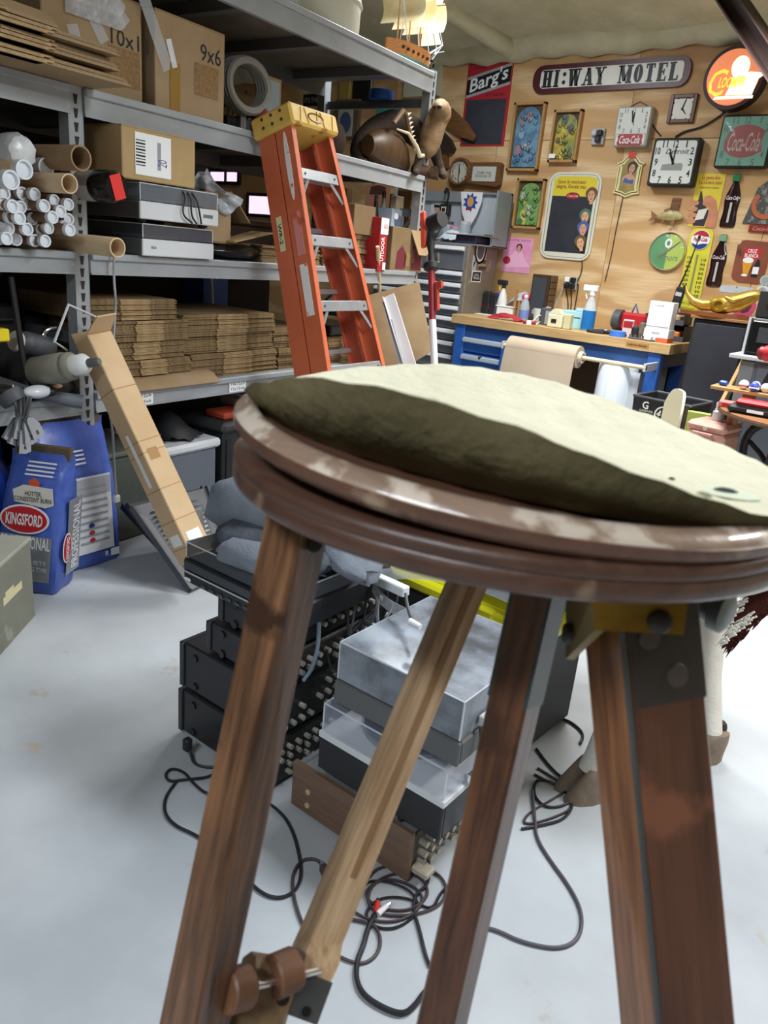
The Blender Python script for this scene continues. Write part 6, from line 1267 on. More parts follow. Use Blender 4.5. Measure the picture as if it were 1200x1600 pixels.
T = bt(800, 488); crumple(T, lambda u, v: (-.15 + .32 * u, .05 + .2 * v, .03 + .2 * math.sin(PI * u) ** .7 * (.35 + .65 * math.sin(PI * (.15 + .7 * v)))), glassy('d9e0e8', .55, .15), 'clear_plastic_bag', 'puffed clear plastic bag on the bench behind the white tub', 'bag', amp=.012)
P, T = bbox('white_tub', 'white rectangular plastic tub on the bench', 'tub', 786, 494, (.17, .12, .09), mat('eef0f0', .4), .012); bx('rim', P, mat('eef0f0', .4), T, (-.092, -.006, .085), (.092, .126, .096), .004)
crumple(bt(788, 500), lambda u, v: (-.16 + .32 * u, -.03 + .09 * v, .012 + .045 * math.sin(PI * u) * math.sin(PI * v)), mat('a3222c', .7), 'red_rag', 'crumpled dark red rag at the bench front', 'rag', amp=.016)
T = bt(814, 503) @ TR(0, .03, 0); P = jarthing('water_bottle', 'clear plastic water bottle with a blue label on the bench', 'bottle', T, [(.036, 0), (.042, .01), (.042, .13), (.03, .17), (.014, .2), (.014, .21)], glassy('cfdbe8', .45, .06), [(.017, .205), (.017, .225), (.01, .226)], WHITE); obj('label', MB(T).lathe([(.0425, .03), (.0425, .1)], n=18, cap=(False, False)), mat('6f86c0', .5), P)
P, T = bbox('pink_drill_bit_case', 'small pink-capped tool standing behind the water bottle', 'tool', 818, 492, (.07, .06, .17), GREYD, .01); bx('pink_cap', P, mat('d8486a', .5), T, (-.045, -.006, .17), (.03, .066, .22), .012)
P, T = bbox('parts_cabinet', 'tall narrow dark wooden parts case standing on the bench against the wall', 'case', 838, 486, (.17, .16, .40), wood('4a3a2c', '38291d', 2, 8), .004)
for k in range(7): bx('drawer', P, mat('6a5238', .6), T, (.088, .015, .02 + .054 * k), (.094, .145, .068 + .054 * k), .002)
bx('glass_front', P, mat('454a50', .2), T, (-.07, -.004, .03), (.06, .0, .37)); bx('pale_label', P, mat('b89a90', .5), T, (-.04, -.006, .06), (.02, -.004, .1))
T = bt(838, 496); jarthing('white_cup', 'translucent white cup in front of the dark parts case', 'cup', T @ TR(0, .02, 0), [(.034, 0), (.045, .11), (.042, .112), (.033, .004)], mat('cfd6d2', .4))
o = tag(obj('white_cable', MB().tube([bt(x, y).translation + Vector((0, 0, h_)) for x, y, h_ in ((822, 506, .01), (832, 505, .01), (840, 498, .05), (846, 494, .06), (850, 497, .02), (846, 503, .01), (838, 509, .01))], .007, 5, smooth=2), WHITE), 'white cable looping on the bench beside the grey radio', 'cord')
P, T = bbox('red_white_knife', 'small red and white packet lying on the bench', 'packet', 826, 507, (.11, .05, .03), CR, .008, .3); bx('white_band', P, PAPER, T, (-.02, -.001, .0), (.02, .051, .031))
P, T = bbox('grey_radio', 'small dark grey charger standing on the bench', 'charger', 850, 508, (.09, .07, .14), GREYD, .008); bx('speaker_face', P, mat('9aa0a6', .5), T, (.0, -.004, .01), (.038, .0, .12)); bx('top_knob', P, GREYL, T, (-.02, .02, .14), (.02, .05, .15), .004)
P, T = bbox('cream_meter', 'cream house-shaped electronic meter on the bench', 'meter', 864, 512, (.13, .08, .11), mat('ddd8b8', .5), .01); pr('roof', P, mat('ddd8b8', .5), T @ TR(0, .04, .11) @ Matrix.Rotation(PI / 2, 4, 'X'), [(-.06, 0), (.06, 0), (.02, .04), (-.02, .04)], -.035, .035); bx('display', P, INK, T, (-.025, -.004, .04), (.02, .0, .07)); bx('side_box', P, mat('c9c69c', .5), T, (.07, .02, 0), (.13, .09, .12), .006)
P, T = bbox('pale_blue_box', 'pale blue cardboard tissue box with a dark slot on the bench', 'box', 895, 513, (.235, .14, .14), mat('a9dbe6', .6), .004); bx('slot', P, mat('3c4a58', .6), T, (-.07, -.002, .085), (.05, .0, .092)); bx('raised_lid', P, mat('b5e2ec', .6), T, (.0, .0, .14), (.117, .14, .165), .004)
b = MB(bt(940, 522)); b.tube([(-.12, 0, .015), (0, .02, .02), (.16, .05, .02)], [.012, .02, .012], 6); b.tube([(-.1, .06, .012), (.05, .03, .02), (.2, .0, .015)], [.01, .016, .012], 6); b.tube([(-.12, -.01, .012), (-.06, -.04, .012), (.02, -.02, .012)], .01, 6)
P = thing('black_pliers', 'black crossed pliers lying on the bench by the blue spray bottle', 'pliers', bt(940, 522)); obj('handles', b, BLACK_M, P); cy('pivot', P, GREYL, bt(940, 522), (.02, .02, .03), (.02, .02, .038), .015)
T = bt(980, 522); P = thing('red_bench_grinder', 'small red bench grinder with a round guard and grey spout', 'grinder', T)
bx('body', P, RED, T, (-.1, .04, .02), (.12, .14, .17), .02); cy('wheel_guard', P, GREYD, T, (-.16, .09, .1), (-.1, .09, .1), .085); cy('wheel', P, mat('7a7870', .8), T, (-.175, .09, .1), (-.16, .09, .1), .07); obj('spout', MB(T).tube([(.1, .09, .15), (.15, .09, .18), (.2, .08, .2)], [.03, .025, .022], 10), BLACK_M, P); bx('base', P, GREYD, T, (-.12, .02, 0), (.14, .16, .02), .004); obj('blue_pliers_rest', MB(T).tube([(-.03, .1, .17), (-.01, .1, .24), (.02, .1, .17)], .008, 5), mat('3a5a9a', .5), P)
T = bt(962, 526) @ TR(0, .03, 0); P = thing('blue_tape_roll', 'roll of blue masking tape lying at the bench front', 'tape', T); obj('tape', MB(T).lathe([(.035, 0), (.062, 0), (.062, .042), (.035, .042), (.035, 0)], n=26, cap=(False, False)), mat('3f78d8', .5), P); obj('core', MB(T).lathe([(.031, .001), (.036, .001), (.036, .041), (.031, .041), (.031, .001)], n=26, cap=(False, False)), mat('b9a684', .7), P)
P, T = bbox('red_label_carton', 'small white carton with a red label in front of the red grinder', 'box', 978, 526, (.08, .04, .13), mat('d8c4c0', .6), .003, .2); bx('red_panel', P, CR, T, (-.035, -.002, .07), (.035, .0, .12))
for i, (x, y, r, h_, m, lb) in enumerate(((1000, 522, .03, .12, mat('8a8478', .4, .4), 'small steel canister on the crowded end of the bench'), (988, 529, .028, .1, BLACK_M, 'small dark bottle before the red grinder'), (1008, 526, .034, .09, mat('6a6258', .5), 'brown squat jar beside the white cartons'))):
    T = bt(x, y) @ TR(0, r, 0); jarthing('canister', lb, 'canister', T, [(r, 0), (r, h_ * .8), (r * .6, h_ * .9)], m, [(r * .62, h_ * .88), (r * .62, h_), (r * .4, h_)], GREYD)
P, T = bbox('socket_set', 'row of small chrome sockets lying at the bench front edge', 'socket', 1000, 533, (.2, .03, .014), GREYD, .003)
for k in range(6): cy('socket', P, CHROME, T, (-.085 + .034 * k, .015, .014), (-.085 + .034 * k, .015, .035), .013, n=10)
P, T = bbox('white_carton', 'tall white carton stacked on an orange-based one at the bench end', 'box', 1022, 534, (.19, .14, .095), mat('e3e5e6', .6), .003); bx('orange_base', P, mat('d2603a', .6), T, (-.096, -.001, 0), (.096, .141, .035), .002); lettering('BINOX', .06, .014, T @ TR(.0, -.002, .065) @ Matrix.Rotation(PI / 2, 4, 'X'), INK, P, th=0)
T2 = T @ TR(0, 0, .096); P = thing('white_booklet_box', 'upright white booklet carton standing on the lower white carton', 'box', T2); bx('body', P, mat('e6e8ea', .6), T2, (-.09, .01, 0), (.09, .12, .2), .003); bx('front_sheet', P, PAPER, T2, (-.085, .005, .02), (.08, .01, .19)); lettering('LASER', .07, .012, T2 @ TR(-.01, .004, .17) @ Matrix.Rotation(PI / 2, 4, 'X'), GREYD, P, th=0)
P, T = bbox('white_adapter', 'white plastic adapter lying in front of the white carton', 'adapter', 1010, 534, (.07, .04, .04), WHITE, .012); cy('plug_end', P, GREYL, T, (.035, .02, .02), (.06, .02, .02), .018)
for k, (x, y, z, lb) in enumerate(((1048, 533, 0, 'lower black open-fronted crate at the bench end'), (1048, 533, .125, 'upper black open-fronted crate at the bench end'))):
    T = bt(x, y) @ TR(.0 - .02 * k, .02, z); P = thing('parts_crate', lb, 'crate', T); a_ = .17
    bx('back', P, BLACK_M, T, (-a_ / 2, .19, 0), (a_ / 2, .2, .12)); bx('side', P, BLACK_M, T, (-a_ / 2, 0, 0), (-a_ / 2 + .006, .19, .12)); bx('side', P, BLACK_M, T, (a_ / 2 - .006, 0, 0), (a_ / 2, .19, .12)); bx('bottom', P, BLACK_M, T, (-a_ / 2, 0, 0), (a_ / 2, .19, .006)); bx('front_lip', P, GREYD, T, (-a_ / 2, -.005, 0), (a_ / 2, .0, .04))
    bx('orange_fill' if k == 0 else 'tan_fill', P, mat('d27a3a', .6) if k == 0 else mat('a8916c', .6), T, (-a_ * .4, .01, .006), (a_ * .25, .15, .075), .01)
T = bt(1038, 520) @ TR(.01, .09, .0); P = thing('handheld_radio', 'black handheld radio with a long whip antenna at the bench end', 'radio', T); bx('stand_box', P, GREYD, T, (-.05, -.03, 0), (.05, .06, .21), .006); M = T @ TR(0, 0, .21) @ Matrix.Rotation(.12, 4, 'Y')
bx('body', P, BLACK_M, M, (-.035, -.02, 0), (.035, .025, .2), .01); cy('knob', P, BLACK_M, M, (.02, 0, .2), (.02, 0, .22), .01); obj('antenna', MB(M).tube([(-.02, 0, .2), (.0, 0, .36), (.01, 0, .58)], [.009, .006, .005], 6), BLACK_M, P); cy('antenna_tip', P, BLACK_M, M, (.01, 0, .57), (.01, 0, .6), .01); bx('display', P, GREYL, M, (-.025, -.022, .13), (.025, -.02, .16))
for k, (x, y, h_) in enumerate(((802, 470, .26), (808, 478, .16))): tag(obj('wood_strip', MB(bt(x, y)).bb((-.012, .03, 0), (.012, .05, h_), .003), WOODT), ('taller wooden strip standing against the wall behind the plastic bag', 'shorter wooden strip standing beside the taller one on the bench')[k], 'strip')
# ------------------------------------------------------------ right of the bench
kx0, kx1 = fy(1070, 560, 5.75).x, fy(1167, 560, 5.75).x; kz = fy(1120, 496, 5.75).z
P = thing('black_cabinet', 'big black cloth-fronted cabinet right of the bench with a brown top', 'cabinet', ((kx0 + kx1) / 2, 6.1, 0))
FELTB = mat('22232a', .9, c2='2b2c34', scale=3)
bx('body', P, BLACK_M, I, (kx0, 5.77, 0), (kx1, 6.45, kz - .02), .008); bx('front_cloth', P, FELTB, I, (kx0 + .02, 5.75, .03), (kx1 - .05, 5.77, kz - .05), .006); bx('top_board', P, mat('8a6238', .6), I, (kx0 - .02, 5.74, kz - .02), (kx1 + .02, 6.46, kz), .003)
q = fy(1115, 492, 5.82); T = Matrix.Translation((q.x, 5.86, kz))
P = thing('gold_skull', 'gold-painted longhorn skull with one curved horn on a wooden plaque', 'skull', T); GOLD = mat('c7a23e', .3, .75, c2='e0c264', scale=9)
obj('plaque', MB(T).lathe([(.22, 0), (.25, .012), (.25, .022), (.23, .03)], n=36, sq=.6) if 0 else MB(T).prism(ell(.26, .13, 36), 0, .028), mat('7a4424', .3, coat=.4), P)
obj('skull', MB(T).rings([[Vector((x, .0 + wy * math.cos(a), z + hz * math.sin(a))) for a in [2 * PI * k / 16 for k in range(16)]] for x, wy, hz, z in ((-.06, .03, .03, .09), (-.02, .06, .055, .085), (.06, .075, .065, .09), (.12, .065, .065, .11), (.19, .055, .055, .145), (.25, .045, .04, .17), (.28, .025, .02, .18))]), GOLD, P, 60)
obj('horn', MB(T).tube([(-.02, 0, .08), (-.10, 0, .07), (-.17, -.01, .09), (-.22, -.02, .14), (-.24, -.02, .19)], [.045, .04, .03, .018, .004], 12), GOLD, P, 60); obj('brow_ridge', MB(T).tube([(.06, -.06, .14), (.12, -.07, .12), (.2, -.05, .16), (.26, -.03, .18)], [.012, .02, .016, .008], 8), GOLD, P, 60)
obj('eye_socket', MB(T).lathe([(.04, 0), (.045, .012), (.03, .016), (.026, .002)], (.03, -.068, .08), (0, -1, 0), 16, (True, True)), mat('a8842c', .35, .7), P); obj('jaw', MB(T).tube([(.08, -.03, .06), (.16, -.02, .07), (.24, -.01, .13)], [.025, .02, .012], 8), GOLD, P, 60)
q = fy(1165, 482, 6.3); T = Matrix.Translation((q.x, 6.25, kz)); P = thing('pink_ornament', 'round pink and black ornament leaning behind the gold skull', 'ornament', T); M = T @ TR(0, 0, .085) @ Matrix.Rotation(PI / 2, 4, 'X'); obj('ring', MB(M).lathe([(.055, 0), (.085, 0), (.085, .02), (.055, .02), (.055, 0)], n=8, cap=(False, False)), mat('b8406a', .5), P); pr('face', P, mat('4a2438', .5), M, ell(.06, .06, 16), .004, .012)
# oven on a shelf at the right edge
oy = 5.0; a, c = fy(1172, 500, oy), fy(1230, 560, oy); oz0 = fy(1185, 557, oy).z; oz1 = fy(1185, 497, oy).z; ox0 = fy(1168, 520, oy).x; ox1 = ox0 + .5
P = bx('shelf_board', None, GREYL, I, (ox0 - .06, oy - .06, oz0 - .025), (ox1, oy + .4, oz0), .004); tag(P, 'thin grey shelf board under the black oven at the right edge', 'shelf')
P = thing('toaster_oven', 'black oven with a wide glass door at the right edge', 'oven', (ox0 + .25, oy + .2, oz0)); bx('body', P, BLACK_M, I, (ox0, oy + .01, oz0), (ox1, oy + .4, oz1), .01); d = bx('door', P, BLACK_S, I, (ox0 + .015, oy - .006, oz0 + .015), (ox1 - .1, oy + .01, oz1 - .015), .006); bx('glass', d, mat('3f4446', .15), I, (ox0 + .06, oy - .009, oz0 + .08), (ox1 - .14, oy - .006, oz1 - .05)); lettering('SMART WAVE', .14, .014, FR((ox0 + .15, oy - .009, oz0 + .04), (1, 0, 0), (0, 0, 1)), GREYL, d, th=0); bx('bright_edge', P, GREYL, I, (ox0 - .008, oy - .008, oz0), (ox0 + .006, oy + .39, oz1))
P = thing('black_receiver', 'flat black box with a dark display lying on top of the oven', 'box', (ox0 + .25, oy + .2, oz1)); bx('body', P, BLACK_M, I, (ox0 + .01, oy + .03, oz1), (ox1, oy + .36, oz1 + .16), .008); bx('display', P, mat('3a2a26', .2), I, (ox0 + .06, oy + .026, oz1 + .07), (ox1 - .1, oy + .03, oz1 + .12)); lettering('24-HOUR', .06, .01, FR((ox0 + .14, oy + .025, oz1 + .03), (1, 0, 0), (0, 0, 1)), GREYL, P, th=0)
# iron-legged table
tz = .87; tb = fz(1131, 634, tz); T = Matrix.Translation((tb.x + .42, tb.y + .12, 0))
P = thing('iron_table', 'round wooden table top on curved cast-iron legs at the right edge', 'table', T)
obj('tabletop', MB(T).lathe([(.44, tz - .03), (.46, tz - .02), (.46, tz - .004), (.45, tz)], n=48), wood('9a6a42', '7f5232', 0, 8), P); obj('top_edge', MB(T).lathe([(.462, tz - .022), (.466, tz - .014), (.462, tz - .006)], n=48, cap=(False, False)), mat('5a3a26', .5), P)
IRON = mat('1d1d20', .5)
for k in range(4):
    a_ = PI / 4 + PI / 2 * k + .5; c_, s_ = math.cos(a_), math.sin(a_)
    obj('leg', MB(T).tube([(c_ * r, s_ * r, z) for r, z in ((.1, tz - .03), (.3, tz - .1), (.34, tz - .25), (.27, .46), (.2, .27), (.24, .1), (.36, .02))], .024, 8, smooth=2), IRON, P, 60); obj('scroll', MB(T).tube([(c_ * r, s_ * r, z) for r, z in ((.3, tz - .2), (.18, tz - .28), (.14, tz - .4), (.22, .32))], .014, 6, smooth=2), IRON, P, 60)
obj('ring_brace', MB(T).tube([(.26 * math.cos(t), .26 * math.sin(t), .36) for t in [2 * PI * i / 20 for i in range(20)]], .012, 6, True), IRON, P)
q = fz(1165, 618, tz); TB = T @ TR(-.25, -.25, tz)
# raised board with small balls, drill, tools
q = fd(1150, 612, (fz(1160, 640, tz) - EYE).length * .99)
bb0 = Matrix.Translation((tb.x - .03, tb.y + .05, tz)); 
P = thing('tool_board', 'narrow worn wooden board raised on blocks on the iron table', 'board', bb0); bx('board', P, WOODT, bb0, (-.07, -.02, .075), (.5, .12, .095), .003)
for x in (.10, .4): bx('block', P, WOODM, bb0, (x, .0, 0), (x + .05, .1, .075))
bz2 = bb0 @ TR(0, 0, .095)
for k, (x, y, m1, m2, lb) in enumerate(((.09, .02, PAPER, mat('b8402c', .4), 'white ball with a red underside on the raised board'), (.145, .045, PAPER, mat('2a3f9a', .4), 'white ball with a blue band on the raised board'), (.15, -.005, mat('3a4fb8', .3), PAPER, 'blue and white ball at the front of the raised board'), (.20, .03, PAPER, mat('c8b08a', .4), 'cream ball beside the drill grip'), (.30, .03, mat('e0c898', .4), PAPER, 'tan ball right of the drill grip'), (.37, .03, PAPER, mat('3a3f8a', .4), 'white and purple ball farthest right on the raised board'))):
    M = bz2 @ TR(x, y, .026); P = thing('small_ball', lb, 'ball', bz2 @ TR(x, y, 0), 'small balls on the raised board'); obj('ball', MB(M).ball((0, 0, 0), .026, 8), m1, P, 60); obj('band', MB(M).lathe([(.0262, -.008), (.0266, 0), (.0262, .008)], (0, 0, -.006), (0, .3, 1), 14, (False, False)), m2, P)
tag(obj('blue_plug', MB(bz2).box((-.02, .04, .014), (.045, .035, .028), None, .008), mat('2a4fa8', .4)), 'small blue plug on the left end of the raised board', 'plug')
M = bz2 @ TR(.19, .06, 0); P = thing('cordless_drill', 'red and black cordless drill standing on its battery on the raised board', 'drill', M)
obj('grip', MB(M).rings([[(x0 + .022 * math.cos(a), .028 * math.sin(a), z) for a in [2 * PI * k / 12 for k in range(12)]] for x0, z in ((0, .0), (.0, .05), (.02, .12), (.035, .17))]), BLACK_M, P); bx('battery', P, BLACK_M, M, (-.05, -.035, 0), (.05, .035, .03), .008)
obj('motor_body', MB(M).lathe([(.025, 0), (.042, .02), (.045, .1), (.04, .16), (.03, .18)], (-.06, 0, .2), (1, 0, .08), 16), RED, P); obj('chuck', MB(M).lathe([(.026, 0), (.024, .03), (.014, .06)], (.12, 0, .213), (1, 0, .08), 12), CHROME, P); obj('rear_cap', MB(M).lathe([(.02, 0), (.036, .015), (.036, .035)], (-.08, 0, .199), (1, 0, .08), 14), mat('7d161e', .5), P); obj('trigger', MB(M).box((.045, 0, .15), (.02, .02, .045), None, .006), BLACK_S, P)
M = T @ TR(-.28, -.26, tz); P = thing('multi_tool', 'red and black power tool lying flat on the iron table', 'power tool', M); bx('body', P, BLACK_M, M, (-.08, -.05, 0), (.26, .05, .045), .015); bx('red_shell', P, RED, M, (-.05, -.045, .045), (.14, .045, .075), .015); bx('white_badge', P, PAPER, M, (.02, -.052, .015), (.1, -.05, .03)); cy('head', P, RED, M, (.2, 0, .045), (.2, 0, .07), .04)
M = T @ TR(-.40, -.14, tz); P = thing('red_box_lid', 'flat pale red packet at the left rim of the iron table', 'packet', M); bx('body', P, mat('c8706a', .6), M, (-.04, -.03, 0), (.12, .05, .03), .004); bx('lettering_band', P, RED, M, (-.02, -.032, .008), (.09, -.03, .022))
# grey cabinet behind the table, tan board, bin, chair back, pink cooler
gx0, gy, gz = ox0 + .0, oy, oz0 - .026
P = thing('grey_cabinet', 'pale blue-grey metal cabinet behind the iron table, under the oven', 'cabinet', (gx0 + .4, gy + .2, 0)); bx('body', P, mat('737d8a', .5, c2='6a7480', scale=3), I, (gx0, gy + .01, .04), (gx0 + .6, gy + .4, gz), .006); bx('door', P, mat('737d8a', .5), I, (gx0 + .1, gy, .06), (gx0 + .58, gy + .01, gz - .02), .003); bx('frame_strip', P, mat('8d9196', .5), I, (gx0, gy, .04), (gx0 + .08, gy + .01, gz - .01), .003); bx('plinth', P, BLACK_M, I, (gx0 + .02, gy + .03, 0), (gx0 + .58, gy + .38, .04))
a, c = fd(1152, 585, 4.95), fd(1118, 650, 4.75); d = (c - a).normalized(); c = a + d * ((a.z - .01) / -d.z)
o = obj('tan_batten', MB(FR(a, c - a, (0, 1, 0))).bb((-.25, -.03, -.012), ((c - a).length, .03, .012), .003), wood('b08f5c', '9a7a4a', 0, 8)); tag(o, 'tan wooden batten leaning against the black cabinet', 'batten')
b0 = fd(1045, 655, 4.95); T = Matrix.Translation((b0.x, b0.y, 0)) @ RZ(-.1); hz = fd(1005, 617, 4.95).z
P = thing('recycling_bin', 'black open recycling bin with a white round emblem', 'bin', T)
b = MB(T); w0, w1, dd = .15, .19, .17
for lo in ((-1, 0), (1, 0)):
    x = lo[0]; b.hexa([(x * w0, -dd * .8, .0), (x * w0, dd * .8, 0), (x * w1, dd, hz), (x * w1, -dd, hz)], [(x * (w0 - .006), -dd * .8, .0), (x * (w0 - .006), dd * .8, 0), (x * (w1 - .006), dd, hz), (x * (w1 - .006), -dd, hz)])
for y in (-1, 1): b.hexa([(-w0, y * dd * .8, 0), (w0, y * dd * .8, 0), (w1, y * dd, hz), (-w1, y * dd, hz)], [(-w0, y * dd * .77, 0), (w0, y * dd * .77, 0), (w1, y * dd * .97, hz), (-w1, y * dd * .97, hz)])
b.bb((-w0, -dd * .8, 0), (w0, dd * .8, .006)); obj('body', b, BLACK_M, P); obj('rim', MB(T).tube([(-w1, -dd, hz), (w1, -dd, hz), (w1, dd, hz), (-w1, dd, hz)], .009, 6, True), GREYD, P)
TE = FR(T @ Vector((.03, -dd * .97 - .006, hz - .088)), (1, 0, 0), (0, -.12, 1)); 
n_ = 24; em = MB(TE); em.add([(r * math.cos(2 * PI * k / n_), r * math.sin(2 * PI * k / n_), .008) for r in (.058, .048) for k in range(n_)], [[k, (k + 1) % n_, (k + 1) % n_ + n_, k + n_] for k in range(n_)])
for k in range(3):
    a_ = 2 * PI * k / 3; em.prism([(.038 * math.cos(a_ + t) * q_, .038 * math.sin(a_ + t) * q_) for t, q_ in ((0, 1), (.9, 1), (.95, 1.2), (1.4, .8), (.95, .3), (.9, .6), (.2, .6))], .006, .008)
obj('emblem', em, PAPER, P); lettering('G', .04, .05, TE @ TR(-.12, .045, 0), PAPER, P, th=.008, bold=.02); lettering('GREENER', .09, .014, TE @ TR(-.11, .008, 0), PAPER, P, th=.008)
c0 = fd(1052, 645, 4.55); T = Matrix.Translation((c0.x, c0.y, 0)) @ RZ(.55)
ctop = fd(1045, 606, 4.55).z
P = thing('folding_chair', 'folding chair seen from the side with a cream curved back', 'chair', T)
CRM = mat('cfc8ac', .5); FRM = mat('3a3434', .4)
obj('backrest', MB(T).grid(lambda u, v: (.03 * math.sin(PI * u) + (.0), -.2 + .4 * u, ctop - .32 + .32 * v * (1 - .35 * (2 * u - 1) ** 4)), 12, 8, .014), CRM, P, 60)
for y in (-.19, .19): obj('frame_tube', MB(T).tube([(.015, y * 1.0, ctop - .06), (.02, y, .45), (-.2, y, .01)], .013, 8, smooth=1), FRM, P, 60); obj('leg', MB(T).tube([(-.3, y * .95, .44), (.0, y * .95, .3), (.2, y * .95, .01)], .012, 8), FRM, P)
obj('seat', MB(T).box((-.22, 0, .45), (.38, .38, .025), None, .01), CRM, P)
g0 = fd(1065, 655, 4.7); o = obj('green_folder', MB(Matrix.Translation((g0.x, g0.y, 0)) @ RZ(.1)).bb((-.02, -.01, 0), (.16, .03, g0.z + .06), .003), mat('b5c25e', .6)); tag(o, 'yellow-green folder standing between the chair and the pink cooler', 'folder')
pc = fd(1098, 690, 4.15); T = Matrix.Translation((pc.x, pc.y, 0)) @ RZ(-.15); ph = fd(1095, 658, 4.15).z
P = thing('pink_cooler', 'faded pink plastic cooler box with a moulded handle', 'cooler', T); PKC = mat('c99a88', .55, c2='bd8c7c', scale=6)
bx('body', P, PKC, T, (-.11, 0, 0), (.11, .22, ph - .05), .02); bx('lid', P, PKC, T, (-.115, -.008, ph - .05), (.115, .228, ph), .02); obj('handle', MB(T).tube([(-.06, -.006, ph - .1), (-.05, -.03, ph - .06), (.05, -.03, ph - .06), (.06, -.006, ph - .1)], .012, 8), mat('a87264', .5), P); cy('button', P, mat('c9cbbe', .5), T, (0, -.012, ph - .03), (0, -.004, ph - .03), .012); bx('recess', P, mat('a87264', .5), T, (-.07, -.003, ph - .2), (.08, .0, ph - .12), .01)
for k, (dx, m, lb) in enumerate(((.04, WHITE, 'white capped bottle standing on the pink cooler'), (.12, mat('9a6a48', .5), 'brown bottle with a white cap standing on the pink cooler'))):
    M = T @ TR(dx - .045, .14, ph); jarthing('small_bottle', lb, 'bottle', M, [(.028, 0), (.032, .01), (.032, .05), (.014, .065), (.014, .072)], m if k else mat('c9d2da', .4), [(.022, .07), (.024, .1), (.014, .104)], WHITE)
# ------------------------------------------------------------ on the floor: stored bins, panels, charcoal, crate
DKB = mat('1d1f22', .55, c2='26282b', scale=5)
def flbox(x0, x1, yb, w, d, h_, m, name, label, cat='bin', b=.012, s0=None, s1=None):
    if s0 is None: s0, _ = sx(x0, yb, w); s1, _ = sx(x1, yb, w)
    T = sframe((s0 + s1) / 2, w, 0); a = s1 - s0; P = thing(name, label, cat, T); bx('body', P, m, T, (-a / 2, 0, 0), (a / 2, d, h_), b); return P, T, a
w = .03
P, T, a = flbox(0, 0, 0, w, .5, .40, glassy('6f7783', .85, .3), 'plastic_tote', 'translucent grey plastic tote with a white lid under the rack', s0=.42, s1=.80)
bx('lid', P, mat('d3d8dd', .4), T, (-a / 2 - .02, -.02, .40), (a / 2 + .02, .52, .45), .015); bx('contents', P, mat('3a3f48', .7), T, (-a / 2 + .03, .03, .02), (a / 2 - .03, .47, .34), .02)
T2 = sframe(.62, .06, .45); crumple(T2, lambda u, v: (-.14 + .26 * u, .0 + .3 * v, .02 + .12 * math.sin(PI * u) * math.sin(PI * v)), BLACK_M, 'black_bag', 'black plastic bag slumped on the white tote lid', 'bag', amp=.015)
P, T, a = flbox(0, 0, 0, .05, .5, .44, mat('4b5048', .7, c2='3f443e', scale=4), 'green_bin', 'dull green-grey bin under the rack behind the charcoal bag', s0=.06, s1=.38); bx('lid', P, mat('555a52', .7), T, (-a / 2 - .01, -.01, .44), (a / 2 + .01, .51, .47), .01)
P, T, a = flbox(0, 0, 0, .04, .45, .46, DKB, 'tool_box', 'black plastic tool box with an orange latch under the rack', 'tool box', s0=.86, s1=1.24)
bx('lid', P, mat('3a3c3e', .5), T, (-a / 2 - .015, -.015, .46), (a / 2 + .015, .46, .52), .02); bx('orange_latch', P, mat('d8502c', .5), T, (-.06, -.03, .42), (.06, -.012, .54), .008); bx('orange_tray', P, mat('c8543a', .5), T, (-.14, .04, .52), (.12, .2, .56), .01); bx('side_rib', P, BLACK_M, T, (-a / 2 + .02, -.008, .05), (-a / 2 + .06, 0, .42)); bx('side_rib', P, BLACK_M, T, (a / 2 - .06, -.008, .05), (a / 2 - .02, 0, .42))
T2 = sframe(1.2, .1, .56); P = thing('parts_case', 'grey and white parts case sitting on the black tool box', 'case', T2); bx('body', P, mat('8c9092', .5), T2, (-.12, 0, -.0), (.1, .2, .07), .015); bx('latch', P, WHITE, T2, (-.09, -.006, .01), (.02, 0, .05), .003); bx('lid', P, mat('9da1a4', .5), T2, (-.11, .01, .07), (.09, .19, .09), .008)
P, T, a = flbox(0, 0, 0, .02, .5, .30, mat('1f3a6a', .5), 'blue_tote', 'dark blue plastic tote under the rack behind the folded panels', s0=1.28, s1=1.72); bx('rim', P, mat('27487f', .5), T, (-a / 2 - .02, -.02, .28), (a / 2 + .02, .52, .32), .01); bx('dark_contents', P, DKB, T, (-a / 2 + .02, .02, .3), (a / 2 - .02, .48, .38), .03)
P, T, a = flbox(0, 0, 0, .04, .5, .5, DKB, 'black_chest', 'black chest in the dark at the far end under the rack', 'chest', s0=1.8, s1=2.5); bx('lid', P, mat('2a2c2f', .5), T, (-a / 2 - .01, -.01, .5), (a / 2 + .01, .51, .54), .01)
T = sframe(-.42, .1, 0); P = thing('blue_sack', 'blue sack slumped at the left edge under the rack', 'sack', T); SACK = mat('2340a4', .35, c2='1c3590', scale=5, bump=.3, bscale=12)
obj('body', MB(T).rings([[Vector((.16 * q * math.cos(a) * (1 + .06 * math.sin(3 * a + z * 9)), .14 + .12 * q * math.sin(a), z)) for a in [2 * PI * k / 20 for k in range(20)]] for z, q in ((0, .9), (.1, 1.05), (.3, 1), (.42, .8), (.5, .55))]), SACK, P, 60); obj('folded_top', MB(T).box((0, .14, .53), (.2, .03, .08), None, .008), SACK, P)
